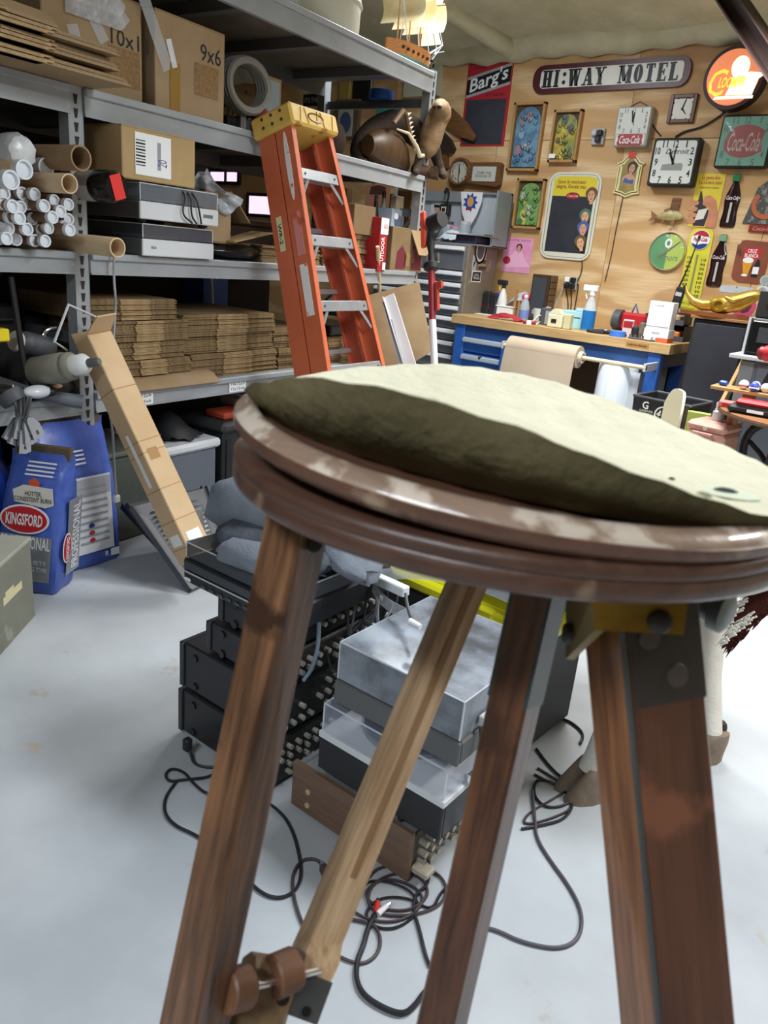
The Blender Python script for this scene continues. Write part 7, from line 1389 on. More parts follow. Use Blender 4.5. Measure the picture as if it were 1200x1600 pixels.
# leaning slotted panels: three sheets
def leaning(bl, br, tr, tl, th, m, name, label, slots=True):
    n = (br - bl).cross(tl - bl).normalized()
    if n.dot(EYE - bl) < 0: n = -n
    P = thing(name, label, 'panel', (bl + br) / 2); b = MB(); b.hexa([bl, br, tr, tl], [p - n * th for p in (bl, br, tr, tl)]); obj('sheet', b, m, P, 0)
    def at(u, v, o=0.0): return (bl * (1 - u) + br * u) * (1 - v) + (tl * (1 - u) + tr * u) * v + n * o
    fl = MB()
    for u in (0, 1): fl.hexa([at(u, 0), at(u, 1), at(u, 1, .02), at(u, 0, .02)], [at(u + (.012 if u == 0 else -.012), t, o) for t, o in ((0, 0), (1, 0), (1, .02), (0, .02))])
    fl.hexa([at(0, 0), at(1, 0), at(1, 0, .025), at(0, 0, .025)], [at(0, .015), at(1, .015), at(1, .015, .025), at(0, .015, .025)]); obj('flange', fl, m, P, 0)
    if slots:
        for cu in (.24, .40, .62, .78):
            for k in range(15):
                v = .16 + .052 * k; du, dv = .055, .009
                obj('slot', MB().hexa([at(cu - du, v - dv, .0004), at(cu + du, v - dv, .0004), at(cu + du, v + dv, .0004), at(cu - du, v + dv, .0004)], [at(cu - du, v - dv, .0012), at(cu + du, v - dv, .0012), at(cu + du, v + dv, .0012), at(cu - du, v + dv, .0012)]), BLACK_S, P, 0)
    return at
PANELM = mat('52555b', .45, c2='494c52', scale=4)
bl, br = fz(296, 926, .004), fz(366, 892, .004); tl, tr = fz(203, 793, .30), fz(322, 762, .33)
leaning(bl, br, tr, tl, .012, PANELM, 'slotted_sheet', 'black metal panel with rows of slots leaning by the long cardboard box')
off = Vector((-.05, .035, 0))
leaning(bl + off, br + off, tr + off + Vector((-.0, 0, -.02)), tl + off + Vector((-.04, 0, -.02)), .012, DKB, 'metal_sheet', 'plain black metal panel leaning just behind the slotted one', False)
leaning(bl + off * 2, br + off * 2, tr + off * 2 + Vector((-.03, 0, -.05)), tl + off * 2 + Vector((-.08, 0, -.06)), .012, BLACK_M, 'metal_sheet', 'rearmost black metal panel of the leaning set', False)
# long cardboard box leaning on the post
a = fz(303, 862, .20); a2 = Vector((a.x, a.y, .14)); s_, z_ = sx(146, 528, -.13); c = sh(s_, -.13, z_); d = (c - a).normalized(); a = a - d * .03
T = FR(a, d, (1, .35, 0)); L = (c - a).length; hw = .058
P = thing('long_carton', 'long thin tan cardboard box leaning from the panels up to the rack post', 'box', a); KL = cardboard('d4b894', 'c8aa84')
M = T @ Matrix.Rotation(-.35, 4, 'X')
bx('body', P, KL, M, (0, -hw, -hw), (L, hw, hw), .004)
for u in (.06, .18, .32, .48, .53, .76): bx('crease', P, mat('a98557', .8), M, (L * u, -hw - .0006, -hw - .0006), (L * u + .004, hw + .0006, hw + .0006))
bx('torn_end', P, K_BOX, M, (L, -hw, -hw), (L + .05, -hw + .006, hw), .001); obj('flap', MB(M).hexa([(L, hw - .01, -hw), (L, hw - .01, hw), (L + .03, hw + .10, hw * .8), (L + .03, hw + .10, -hw * .8)], [(L + .006, hw - .01, -hw), (L + .006, hw - .01, hw), (L + .036, hw + .10, hw * .8), (L + .036, hw + .10, -hw * .8)]), KL, P)
def mlab(x, y, face, w_, h_, m): 
    if face == 'y': bx('label', P, m, M, (x - w_ / 2, hw, y - h_ / 2), (x + w_ / 2, hw + .0012, y + h_ / 2)); bx('label', P, m, M, (x - w_ / 2, -hw - .0012, y - h_ / 2), (x + w_ / 2, -hw, y + h_ / 2))
    else: bx('label', P, m, M, (x - w_ / 2, y - h_ / 2, hw), (x + w_ / 2, y + h_ / 2, hw + .0012)); bx('label', P, m, M, (x - w_ / 2, y - h_ / 2, -hw - .0012), (x + w_ / 2, y + h_ / 2, -hw))
mlab(L * .09, .0, 'y', .06, .07, PAPER); mlab(L * .1, 0, 'z', .05, .07, PAPER); mlab(L * .46, .0, 'z', .24, .022, PAPER); mlab(L * .47, -.01, 'y', .05, .05, mat('a98557', .8))
# charcoal bags
BAGB = mat('5069bc', .3, c2='3c55a6', scale=6, bump=.35, bscale=9); SILV = mat('8e9299', .35, .2, c2='a6aab0', scale=5)
def bag(corner, yaw, wd, dp, hgt, label, lean=0.0, leanx=0.0):
    """front face along local x from the corner, side gusset along local y"""
    T = Matrix.Translation(corner) @ RZ(yaw); P = thing('charcoal_bag', label, 'bag', T, 'charcoal bags by the rack post')
    T = T @ Matrix(((1, 0, leanx, 0), (0, 1, 0, 0), (0, 0, 1, 0), (0, 0, 0, 1)))
    r = random.Random(int(wd * 1000)); 
    def ring(z, kx, ky, cx=0.0):
        pts = []; n = 8
        for (x0, y0), (x1, y1) in (((-1, 0), (0, 0)), ((0, 0), (0, 1)), ((0, 1), (-1, 1)), ((-1, 1), (-1, 0))):
            for i in range(n):
                u = i / n; x, y = x0 + (x1 - x0) * u, y0 + (y1 - y0) * u
                bul = .018 * math.sin(PI * u) * (1 if z > .02 else .2) + .004 * math.sin(9 * u + z * 31 + x0 * 5)
                nx, ny = (0, -1) if y0 == y1 == 0 else (1, 0) if x0 == x1 == 0 else (0, 1) if y0 == y1 == 1 else (-1, 0)
                X = (-wd / 2 + (x + .5) * wd * kx) + nx * bul; Y = dp / 2 + (y - .5) * dp * ky + ny * bul + lean * z
                pts.append(Vector((X, Y, z)))
        return pts
    zs_ = [(0, .94, .9), (.02, 1, 1), (.15, 1.02, 1.04), (.35, 1.0, 1.0), (.62, .98, .92), (.78, .96, .7), (.88, .95, .4), (.95, .95, .1), (1, .95, .05)]
    obj('bag_body', MB(T).rings([ring(z * hgt, kx, ky) for z, kx, ky in zs_]), BAGB, P, 60)
    bx('folded_strip', P, mat('5d4f3c', .8), T, (-wd * .98, dp / 2 - .012 + lean * hgt, hgt - .03), (-wd * .02, dp / 2 + .012 + lean * hgt, hgt + .03), .004)
    return P, T
A = fz(84, 931); yaw = math.radians(31)
P, T = bag(A, yaw, .255, .15, .60, 'blue charcoal bag in front, showing its red oval and silver side panel', .05, .10)
def onface(face, wd, dp, hgt, u, z, off=.024, ln=.06, tz=0):
    if face == 'f': return T @ FR((-wd * (1 - u), -off + ln * z, z), (1, 0, 0), (0, ln, 1))
    return T @ FR((off, dp * u + ln * z, z), (0, 1, 0), (0, ln, 1))
WT = mat('e9eaec', .5)
def decal(nm, m, F_, poly, z=0): return pr(nm, P, m, F_, poly, z, z + .0014)
f = lambda u, z: onface('f', .255, .15, .6, u, z + .05)
g = lambda u, z: onface('s', .255, .15, .6, u, z + .01)
REDB = mat('c3262e', .4)
decal('silver_panel', SILV, f(.5, .115), rect(.225, .2)); 
decal('oval_rim', WT, f(.46, .285), ell(.108, .064, 28), .002); decal('oval', REDB, f(.46, .285), ell(.099, .056, 28), .0036); lettering('KINGSFORD', .16, .052, f(.46, .285), WT, P, th=.0062, bold=.03); 
lettering('PROFESSIONAL', .215, .055, f(.5, .185), WT, P, th=.003, bold=.015); lettering('BRIQUETS', .14, .02, f(.6, .1), WT, P, th=.003, bold=.01); lettering('8 KG TYPE', .1, .02, f(.7, .07), WT, P, th=.003, bold=.01)
decal('cream_plaque', mat('d9d6cc', .5), f(.56, .385), [(-.09, .02), (-.045, .045), (.08, .04), (.09, -.03), (.055, -.045), (-.08, -.03)], -.008); lettering('HOTTER,\nCONSISTENT BURN', .16, .045, f(.56, .383), INK, P, th=-.005, bold=.01)
decal('ember', mat('d2552c', .5), f(.55, .435), [(-.02, -.012), (.02, -.012), (.026, .008), (0, .026), (-.024, .01)], -.012)
for k in range(4): decal('white_line', WT, f(.62, .475 + .016 * k) , rect(.12, .007), -.012 - .008 * k)
decal('side_silver', SILV, g(.56, .24), rect(.105, .34)); F2 = g(.62, .24); lettering('PROFESSIONAL', .30, .055, F2 @ RZ(PI / 2), WT, P, th=.003, bold=.015); decal('side_oval_rim', WT, g(.2, .2), ell(.034, .068, 20), .002); decal('side_oval', REDB, g(.2, .2), ell(.028, .061, 20), .0036); lettering('KINGSFORD', .1, .025, g(.2, .2) @ RZ(PI / 2), WT, P, th=.006, bold=.03)
A = fz(186, 872); B_ = fz(112, 895); gd = (A - B_); yaw = math.atan2(gd.y, gd.x)
P, T = bag(A, yaw, .36, .16, .68, 'blue charcoal bag behind, turned to its white instruction panel', .05)
f = lambda u, z: onface('f', .36, .16, .68, u, z, ln=.05)
decal('info_panel', mat('d9dadd', .5), f(.56, .26), rect(.24, .36)); decal('grey_field', mat('a9acb2', .5), f(.56, .39), rect(.235, .08), .0016)
for k in range(9): decal('text_block', mat('9a9da4', .6), f(.62, .13 + .032 * k), rect(.15, .011), .0018)
for k, m in enumerate((REDB, mat('a8443a', .5), mat('2a3f80', .5))): decal('picture', m, f(.58, .14 + .035 * k), ell(.014, .011, 12), .0034)
decal('picture_outline', mat('4a4d54', .6), f(.36, .31), ell(.026, .034, 14), .0034); decal('picture_white', WT, f(.36, .31), ell(.022, .029, 14), .005)
decal('red_logo', REDB, f(.30, .47), ell(.045, .026, 18), -.006); lettering('KINGSFORD', .07, .02, f(.30, .47), WT, P, th=-.003, bold=.03)
for k in range(4): decal('white_line', WT, f(.44, .50 + .018 * k), rect(.11, .008), -.014 - .006 * k)
decal('code_patch', WT, f(.90, .055), rect(.045, .035)); decal('white_strip', WT, f(.2, .06), rect(.1, .024)); lettering('R', .02, .025, f(.78, .055), WT, P, th=.002, bold=.03)
# grey-green wooden crate at the left edge
A = fz(55, 962); D = fz(0, 1025) - A; yaw = math.atan2(D.y, D.x); T = Matrix.Translation(A) @ RZ(yaw)
P = thing('wooden_crate', 'grey-green painted wooden crate at the left edge of the floor', 'crate', T); CRT = mat('7d7f72', .7, c2='737567', scale=5, wear=('8d8f84', 7, .62)); ch = .325
for lo, hi in (((0, -.02, 0), (.85, 0, ch)), ((0, -.42, 0), (.02, -.02, ch)), ((.0, -.44, 0), (.85, -.42, ch)), ((.83, -.42, 0), (.85, -.02, ch))): bx('side', P, CRT, T, lo, hi, .003)
bx('lid', P, mat('a8a89c', .65, c2='99998c', scale=6, wear=('8a7a66', 5, .66)), T, (-.004, -.444, ch), (.854, .004, ch + .016), .003); bx('bottom', P, CRT, T, (.02, -.42, 0), (.83, -.02, .015))
bx('paper_strip', P, mat('cfc8a0', .7), T, (.10, .0, .17), (.26, .0012, .2)); bx('paper_strip', P, mat('cfc8a0', .7), T, (.17, .0, .19), (.24, .0014, .215))
if (T @ Vector((.3, .1, 0)) - EYE).length > (T @ Vector((.3, -.1, 0)) - EYE).length: print('CRATE SIDE WRONG')
# ------------------------------------------------------------ stack of hi-fi units
AMP = mat('222429', .4, c2='1d1f23', scale=3); AMPF = mat('2e3136', .35)
RCA = mat('c9c4b8', .3, .5)
def unit(X0, X1, Y0, wd, z0, z1, name, label, m, rows=0, cat='amplifier', feet=True, panel=True, knobs=()):
    T = Matrix.Translation((X0, Y0, z0)); dx = X1 - X0; h_ = z1 - z0; P = thing(name, label, cat, T)
    bx('case', P, m, T, (.02, 0, .012), (dx, wd, h_), .005); bx('front_panel', P, AMPF, T, (0, -.006, .012), (.02, wd + .006, h_ - .002), .003)
    for x in (.06, dx - .05):
        for y in (.05, wd - .05): cy('foot', P, BLACK_M, T, (x, y, 0), (x, y, .014), .022, n=10)
    for y, z in ((.05, h_ * .2), (.05, h_ * .78)): cy('case_screw', P, BLACK_S, T, (.07, 0, z), (.07, -.005, z), .012, n=10)
    bx('back_plate', P, mat('1a1b1d', .5), T, (dx, .012, .018), (dx + .004, wd - .012, h_ - .006), .001)
    r_ = random.Random(len(label)); jk = MB(T); n = 0
    for i in range(rows):
        for j in range(11):
            if r_.random() < .22: continue
            y, z = .03 + j * .036, .03 + (h_ - .05) * (i + .5) / rows; jk.cyl((dx + .004, y, z), (dx + .022, y, z), .0075, n=8); n += 1
    if n: obj('connector_jacks', jk, RCA, P, kind='stuff')
    vt = MB(T)
    for k in range(12): vt.bb((.06 + (dx - .12) * k / 12, .05, h_), (.06 + (dx - .12) * k / 12 + .008, wd - .05, h_ + .001))
    obj('vents', vt, BLACK_S, P, kind='stuff')
    return P, T, dx, h_
SY = 1.285
unit(-1.687, -1.276, SY, .43, 0, .166, 'audio_receiver', 'widest black receiver on the floor at the bottom of the left stack', AMP, 4)
unit(-1.68, -1.27, SY, .43, .167, .334, 'audio_receiver', 'black receiver with two side screws, second from the bottom of the left stack', AMP, 3)
unit(-1.57, -1.26, SY + .01, .43, .335, .443, 'audio_receiver', 'narrower black receiver third from the bottom of the left stack', AMP, 2)
unit(-1.53, -1.26, SY + .02, .42, .444, .549, 'audio_receiver', 'small black hi-fi unit just under the record player of the left stack', AMP, 1)
T = Matrix.Translation((-1.40, SY - .03, .55))
P = turntable(T, .44, .40, .085, 'black record player with a smoky lid on top of the left hi-fi stack', mat('202226', .3), AMP, glassy('4a4d54', .6, .15), .045)
for lo, hi, m in (((-.215, -.010, .055), (.215, -.004, .08), mat('3c4046', .2)), ((-.21, -.011, .045), (.2, -.0085, .05), GREYL), ((-.21, -.012, .02), (-.185, -.006, .03), WHITE)): bx('control_strip', P, m, T, lo, hi, .002)
for k in range(6): bx('button', P, GREYD, T, (-.14 + .035 * k, -.011, .018), (-.12 + .035 * k, -.006, .028), .002)
for k in range(2): bx('button', P, GREYL, T, (.08 + .03 * k, -.011, .018), (.095 + .03 * k, -.006, .025), .002)
# grey folded jeans heaped on the record player
JEAN = mat('848b95', .9, c2='727984', scale=9, bump=.3, bscale=160, spec=.1); JD = mat('646a74', .9, c2='444850', scale=9, bump=.3, bscale=160, spec=.1)
z0 = .688
def fold(nm, pts, m, P, fl=.5): 
    rs = []
    for (x, y, z, ry, rz) in pts:
        x, y, z, ry, rz = -1.38 + (x + 1.38) * 1.12 - .065, y - .02, z0 + (z - z0) * 1.1 + (-.005 if nm == 'hanging_leg' else -.01), ry * 1.12, rz * 1.12
        rs.append([Vector((x + .008 * math.sin(5 * a + x * 40), y + ry * math.cos(a) * (1 + .08 * math.sin(4 * a + x * 31)), z + rz * math.sin(a) * (1 + .1 * math.cos(3 * a + y * 21)))) for a in [2 * PI * k / 18 for k in range(18)]])
    obj(nm, MB().rings(rs), m, P, 70)
P = thing('grey_jeans', 'heap of folded grey jeans on the black record player', 'clothes', (-1.38, 1.45, z0))
JO = (-.10, -.03)
fold('folded_leg', [(-1.56, 1.42, z0 + .07, .03, .03), (-1.52, 1.43, z0 + .09, .09, .075), (-1.42, 1.46, z0 + .10, .12, .095), (-1.3, 1.48, z0 + .10, .12, .09), (-1.2, 1.5, z0 + .08, .1, .07), (-1.16, 1.5, z0 + .06, .03, .03)], JEAN, P)
fold('folded_leg', [(-1.46, 1.33, z0 + .035, .02, .02), (-1.42, 1.34, z0 + .045, .05, .04), (-1.32, 1.35, z0 + .05, .06, .045), (-1.2, 1.36, z0 + .05, .06, .045), (-1.14, 1.37, z0 + .04, .02, .02)], JD, P)
fold('rolled_cuff', [(-1.4, 1.275, z0 + .02, .015, .014), (-1.37, 1.28, z0 + .032, .04, .03), (-1.28, 1.29, z0 + .038, .05, .034), (-1.2, 1.3, z0 + .035, .045, .03), (-1.17, 1.3, z0 + .03, .015, .012)], JEAN, P)
fold('hanging_leg', [(-1.2, 1.5, z0 + .05, .08, .05), (-1.15, 1.49, z0 + .045, .09, .045), (-1.10, 1.48, z0 + .03, .08, .035), (-1.07, 1.47, z0 + .01, .03, .02)], JEAN, P)
# right stack: wooden-cased receiver and two record players
WAL = wood('7d6351', '664f40', 0, 10, .55); 
T = Matrix.Translation((-.985, SY, 0)); P = thing('wood_receiver', 'vintage receiver in a walnut case with a dusty vented top, under the record players', 'receiver', T)
for y0, y1 in ((0, .02), (.46, .48)): o = bx('side_panel', P, WAL, T, (-.205, y0, .012), (.205, y1, .158), .004)
bx('chassis', P, mat('7d7f82', .5, c2='6d6f72', scale=8), T, (-.19, .02, .02), (.19, .46, .138), .003); bx('front_face', P, mat('9aa0a4', .35, .5), T, (-.208, .02, .02), (-.19, .46, .14), .003)
vt = MB(T)
for k in range(26): vt.bb((-.16 + .013 * k, .06, .138), (-.153 + .013 * k, .42, .1395))
obj('vents', vt, BLACK_M, P, kind='stuff')
for x, z in ((-.14, .09), (-.14, .045), (.11, .05)): cy('screw', P, mat('c8b28a', .4), T, (x, .0, z), (x, -.003, z), .008, n=10)
bx('back_plate', P, mat('4a4640', .6), T, (.19, .02, .02), (.2, .46, .138), .002); jk = MB(T); r_ = random.Random(9)
for i in range(3):
    for j in range(12): 
        if r_.random() < .8: jk.cyl((.2, .05 + .032 * j, .045 + .032 * i), (.225, .05 + .032 * j, .045 + .032 * i), .009, n=8)
obj('connector_jacks', jk, mat('a8a294', .4, .4), P, kind='stuff'); bx('bare_terminal', P, mat('b8b0a0', .5), T, (.2, .02, .03), (.25, .06, .05), .004)
for k in range(4): cy('foot', P, BLACK_M, T, ((-.16, .16)[k % 2], (.06, .42)[k // 2], 0), ((-.16, .16)[k % 2], (.06, .42)[k // 2], .013), .022, n=10)
CLEAR = glassy('d5e0f8', .12, .03)
T = Matrix.Translation((-.912, SY + .02, .160)); P = turntable(T, .40, .36, .125, 'white-topped record player under a clear lid, between the receiver and the grey one', mat('1b1c1f', .4), mat('1b1c1f', .4), CLEAR, .085)
bx('white_deck', P, mat('d5d9de', .35), T, (-.202, -.008, .110), (.202, .362, .13), .003); 
for y in (.09, .27): bx('hinge', P, CHROME, T, (.2, y, .12), (.214, y + .05, .16), .003)
T = Matrix.Translation((-.89, SY + .03, .376)); P = turntable(T, .385, .40, .078, 'grey record player with a dusty smoky lid on top of the right stack', mat('5d5f60', .45), mat('515354', .45), mat('9aa3b0', .2, c2='5a5e64', scale=5, alpha=.72, spec=.6, sharp=(.4, .6)), .105)
for y in (.07, .3): bx('hinge', P, GREYL, T, (.19, y, .09), (.202, y + .04, .12), .003)
bx('label_patch', P, mat('cfd3d6', .4), T, (.1925, .12, .05), (.194, .2, .075))
# cords
def floor_cord(name, label, pts, r, m, group=None):
    v = []
    for p in pts:
        x, y = p[0], p[1]; z = p[2] if len(p) > 2 else r + .001
        v.append(fz(x, y, z))
    return tag(obj(name, MB().tube(v, r, 6, smooth=3), m, None, 60), label, 'cord', group)
CB, CBR = mat('26262b', .5), mat('4a3e40', .55)
o = floor_cord('power_cord', 'black power cord looping on the floor left of the hi-fi stack', [(293, 1160, .05), (297, 1175, .02), (303, 1195), (330, 1200), (345, 1196), (330, 1215), (290, 1218), (264, 1222), (257, 1210), (268, 1200), (288, 1206), (300, 1222), (318, 1238), (328, 1240)], .0045, CB)
T = FR(fz(293, 1163, .045), Vector((0, 0, 1)), (1, 0, 0)); P = bx('plug', o, CB, T, (-.022, -.013, -.013), (.022, .013, .013), .006)
floor_cord('power_cord', 'dark cord making a wide arc in front of the wooden leg at the lower left', [(275, 1222), (258, 1245), (256, 1270), (272, 1290), (305, 1304), (345, 1330), (380, 1368), (410, 1398), (440, 1405), (465, 1390), (472, 1360), (462, 1310), (448, 1280), (430, 1262), (410, 1248)], .0045, CB)
o = floor_cord('power_cord', 'brown cord with a two-pin plug curving before the walnut receiver', [(508, 1365), (500, 1345), (485, 1341), (468, 1346), (456, 1368), (458, 1400), (470, 1440), (490, 1472), (520, 1490), (560, 1508), (585, 1498), (596, 1475), (590, 1450), (570, 1440), (520, 1432)], .0042, CBR)
T = FR(fz(508, 1362, .012), fz(500, 1345) - fz(508, 1362), (0, 0, 1)); bx('plug', o, CBR, T, (-.03, -.012, -.01), (.02, .012, .01), .005); bx('prong', o, ALU, T, (.02, -.007, -.002), (.035, -.004, .002)); bx('prong', o, ALU, T, (.02, .004, -.002), (.035, .007, .002))
floor_cord('audio_cable', 'tangled loops of dark audio cable under the walnut receiver corner', [(575, 1372), (590, 1355), (630, 1350), (680, 1360), (700, 1385), (690, 1415), (650, 1430), (600, 1432), (572, 1415), (580, 1380), (620, 1362), (660, 1370), (672, 1400), (640, 1425), (590, 1420), (565, 1395), (600, 1370), (650, 1385), (665, 1410), (630, 1440), (580, 1440), (545, 1420)], .004, CBR)
floor_cord('audio_cable', 'second tangle of thin dark cable just beside the larger loops', [(560, 1395), (575, 1375), (612, 1378), (648, 1395), (655, 1425), (622, 1452), (585, 1450), (568, 1428), (590, 1402), (640, 1402), (675, 1425), (690, 1390), (720, 1372)], .0036, CB)
o = floor_cord('rca_cable', 'black twin audio cable ending in a red and a white plug', [(586, 1428), (575, 1450), (568, 1478), (558, 1500), (556, 1530), (568, 1556), (600, 1576), (630, 1586), (648, 1572), (664, 1548), (690, 1528)], .0062, CB)
for (x0, y0), (x1, y1), m in (((588, 1426), (590, 1409), mat('d8362c', .4)), ((590, 1428), (605, 1415), WHITE)):
    a, c = fz(x0, y0, .012), fz(x1, y1, .016); b = MB(); b.cyl(a, c, .0085, .006, 10); obj('rca_plug', b, m, o); obj('plug_tip', MB().cyl(c, c + (c - a) * .3, .004, n=8), CHROME, o)
floor_cord('power_cord', 'black cord dropping from the walnut receiver across its side to the floor', [(622, 1280, .158), (640, 1274, .165), (655, 1290, .13), (662, 1320, .06), (672, 1352), (668, 1385), (650, 1395), (645, 1420), (655, 1450), (664, 1490), (672, 1510)], .0045, CB)
floor_cord('power_cord', 'long dark cord looping on the floor between the middle wooden legs', [(838, 1170), (860, 1200), (890, 1225), (900, 1245), (880, 1260), (850, 1262), (832, 1240), (838, 1215), (870, 1225), (898, 1250), (885, 1280), (845, 1290), (815, 1295)], .0045, CB)
floor_cord('power_cord', 'grey cord sweeping in a long curve to the right of the middle leg', [(832, 1235), (836, 1280), (838, 1310), (860, 1345), (890, 1385), (910, 1425), (908, 1460), (890, 1478), (860, 1482), (810, 1470), (775, 1452), (740, 1446), (700, 1440)], .0048, mat('5a5560', .55))
floor_cord('power_cord', 'thin loops of cord on the floor beside the left hoof', [(835, 1210), (870, 1228), (892, 1240), (898, 1262), (860, 1280), (815, 1290), (825, 1270), (862, 1250), (890, 1232), (860, 1212), (840, 1200)], .0038, CBR)
floor_cord('power_cord', 'black cord running past the hoof behind the right-hand legs', [(860, 1120), (885, 1124), (905, 1138), (912, 1150), (906, 1162)], .005, CB)
def hang(label, pts, r, m, name='audio_cable'): return tag(obj(name, MB().tube([Vector(p) for p in pts], r, 6, smooth=2), m, None, 60), label, 'cord')
XB = -1.235
hang('pale blue cable hanging behind the left hi-fi stack', [(XB, 1.38, .66), (XB + .02, 1.38, .58), (XB + .03, 1.38, .48), (XB + .02, 1.37, .40), (XB + .0, 1.36, .36)], .006, mat('7f93a3', .5))
hang('thin black cable drooping behind the left stack to the small loops', [(XB, 1.5, .62), (XB + .05, 1.48, .5), (XB + .06, 1.47, .4), (XB + .02, 1.46, .34), (XB - .0, 1.45, .42)], .004, CB)
hang('coil of black cable hanging at the back of the left stack', [(XB + .03 + .05 * math.cos(t) , 1.6 + .09 * math.sin(t), .46 + .05 * math.sin(t + .6)) for t in [k * .5 for k in range(26)]], .005, CB)
hang('grey cable loop over the back edge of the upper left units', [(XB, 1.66, .7), (XB + .03, 1.64, .6), (XB + .05, 1.6, .5), (XB + .06, 1.62, .44), (XB + .02, 1.7, .46)], .005, mat('8a8f96', .5))
for k in range(5): hang(('leftmost', 'second', 'middle', 'fourth', 'last')[k] + ' of the thin dark leads behind the left stack', [(XB - .01, 1.52 + .04 * k, .66), (XB + .04 + .01 * k, 1.52 + .04 * k, .56), (XB + .03, 1.5 + .045 * k, .42), (XB + .01, 1.49 + .045 * k, .32)], .0035, CB if k % 2 else mat('5d626a', .5))
hang('brown cord hanging from the lid hinge down the right stack', [(-.69, SY + .1, .47), (-.675, SY + .1, .4), (-.672, SY + .1, .28), (-.675, SY + .11, .18), (-.7, SY + .12, .12)], .005, CBR, 'power_cord')
# clear-bladed tool, white plug lead, tote with a yellow lid
a, c = fd(580, 900, 2.15), fd(635, 925, 2.05)
P = thing('blue_capped_tube', 'white square tube with a blue cap and clear plastic strips over the grey record player', 'tool', a); T = FR(a, c - a, (0, 0, 1)); L = (c - a).length
bx('tube', P, mat('dfe3e6', .4), T, (0, -.014, -.014), (L * 1.0, .014, .014), .003); bx('blue_cap', P, mat('2346c0', .4), T, (-.05, -.02, -.02), (.012, .02, .02), .006)
g = glassy('d5dbe2', .35, .06); q1, q2 = fd(640, 962, 1.98), fd(800, 935, 2.0)
def ribbon(nm, pts, w_): obj(nm, MB().grid(lambda u, v: Vector(pts[0]).lerp(Vector(pts[2]), u) + (Vector(pts[1]) - Vector(pts[0]).lerp(Vector(pts[2]), .5)) * (4 * u * (1 - u)) + Vector((0, 0, w_ * (v - .5))), 14, 1, .002), g, P, 60)
ribbon('clear_strip', [a, fd(595, 935, 2.1), q1], .035); ribbon('clear_strip', [a, fd(690, 900, 2.1), q2], .035)
obj('lead', MB().tube([fd(634, 928, 2.04), fd(636, 945, 2.0), fd(640, 960, 1.97), fd(645, 970, 1.93)], .005, 6, smooth=1), GREYD, P); obj('white_plug', MB().cyl(fd(640, 971, 1.9), fd(657, 980, 1.88), .010, .008, 10), WHITE, P)
YL = mat('e2dc22', .4); T = Matrix.Translation((-.98, 1.98, 0)) @ RZ(.02)
P = thing('yellow_lid_tote', 'black storage tote with a bright yellow lid behind the hi-fi stacks', 'tote', T)
TZ = fd(780, 955, 2.25).z
lid_a, lid_b = fz(590, 885, .46), fz(800, 975, .46)
T = FR(lid_b, lid_a - lid_b, (0, 0, 1)); L = (lid_a - lid_b).length
sgn = 1 if (T.to_3x3() @ Vector((0, 0, 1))).dot(EYE - lid_b) < 0 else -1
P.matrix_world = Matrix.Translation((lid_a + lid_b) / 2 * 1.0 - Vector((0, 0, .46))); _W[P.name] = P.matrix_world.copy()
zr = lambda a, c: (min(sgn * a, sgn * c), max(sgn * a, sgn * c))
z0_, z1_ = zr(-.0, .38); bx('lid', P, YL, T, (-.12, -.03, z0_), (L + .1, .01, z1_), .01); z0_, z1_ = zr(.02, .36); bx('body', P, BLACK_M, T, (-.09, -.455, z0_), (L + .07, -.03, z1_), .02); z0_, z1_ = zr(.04, .34)
bx('lid_recess', P, mat('c9c31c', .45), T, (-.08, .01, z0_), (L + .06, .012, z1_)); bx('latch', P, YL, T, (L * .12, -.08, zr(-.012, .02)[0]), (L * .22, .014, zr(-.012, .02)[1]), .006)
T2 = T @ TR(L * .4, .012, 0); z0_, z1_ = zr(.09, .35); o = bx('dark_case', None, mat('23261f', .5, c2='2b2e26', scale=4), T2, (-.55 * L, 0, z0_), (.6 * L, .16, z1_), .012); tag(o, 'dark olive case lying on the yellow tote lid', 'case')
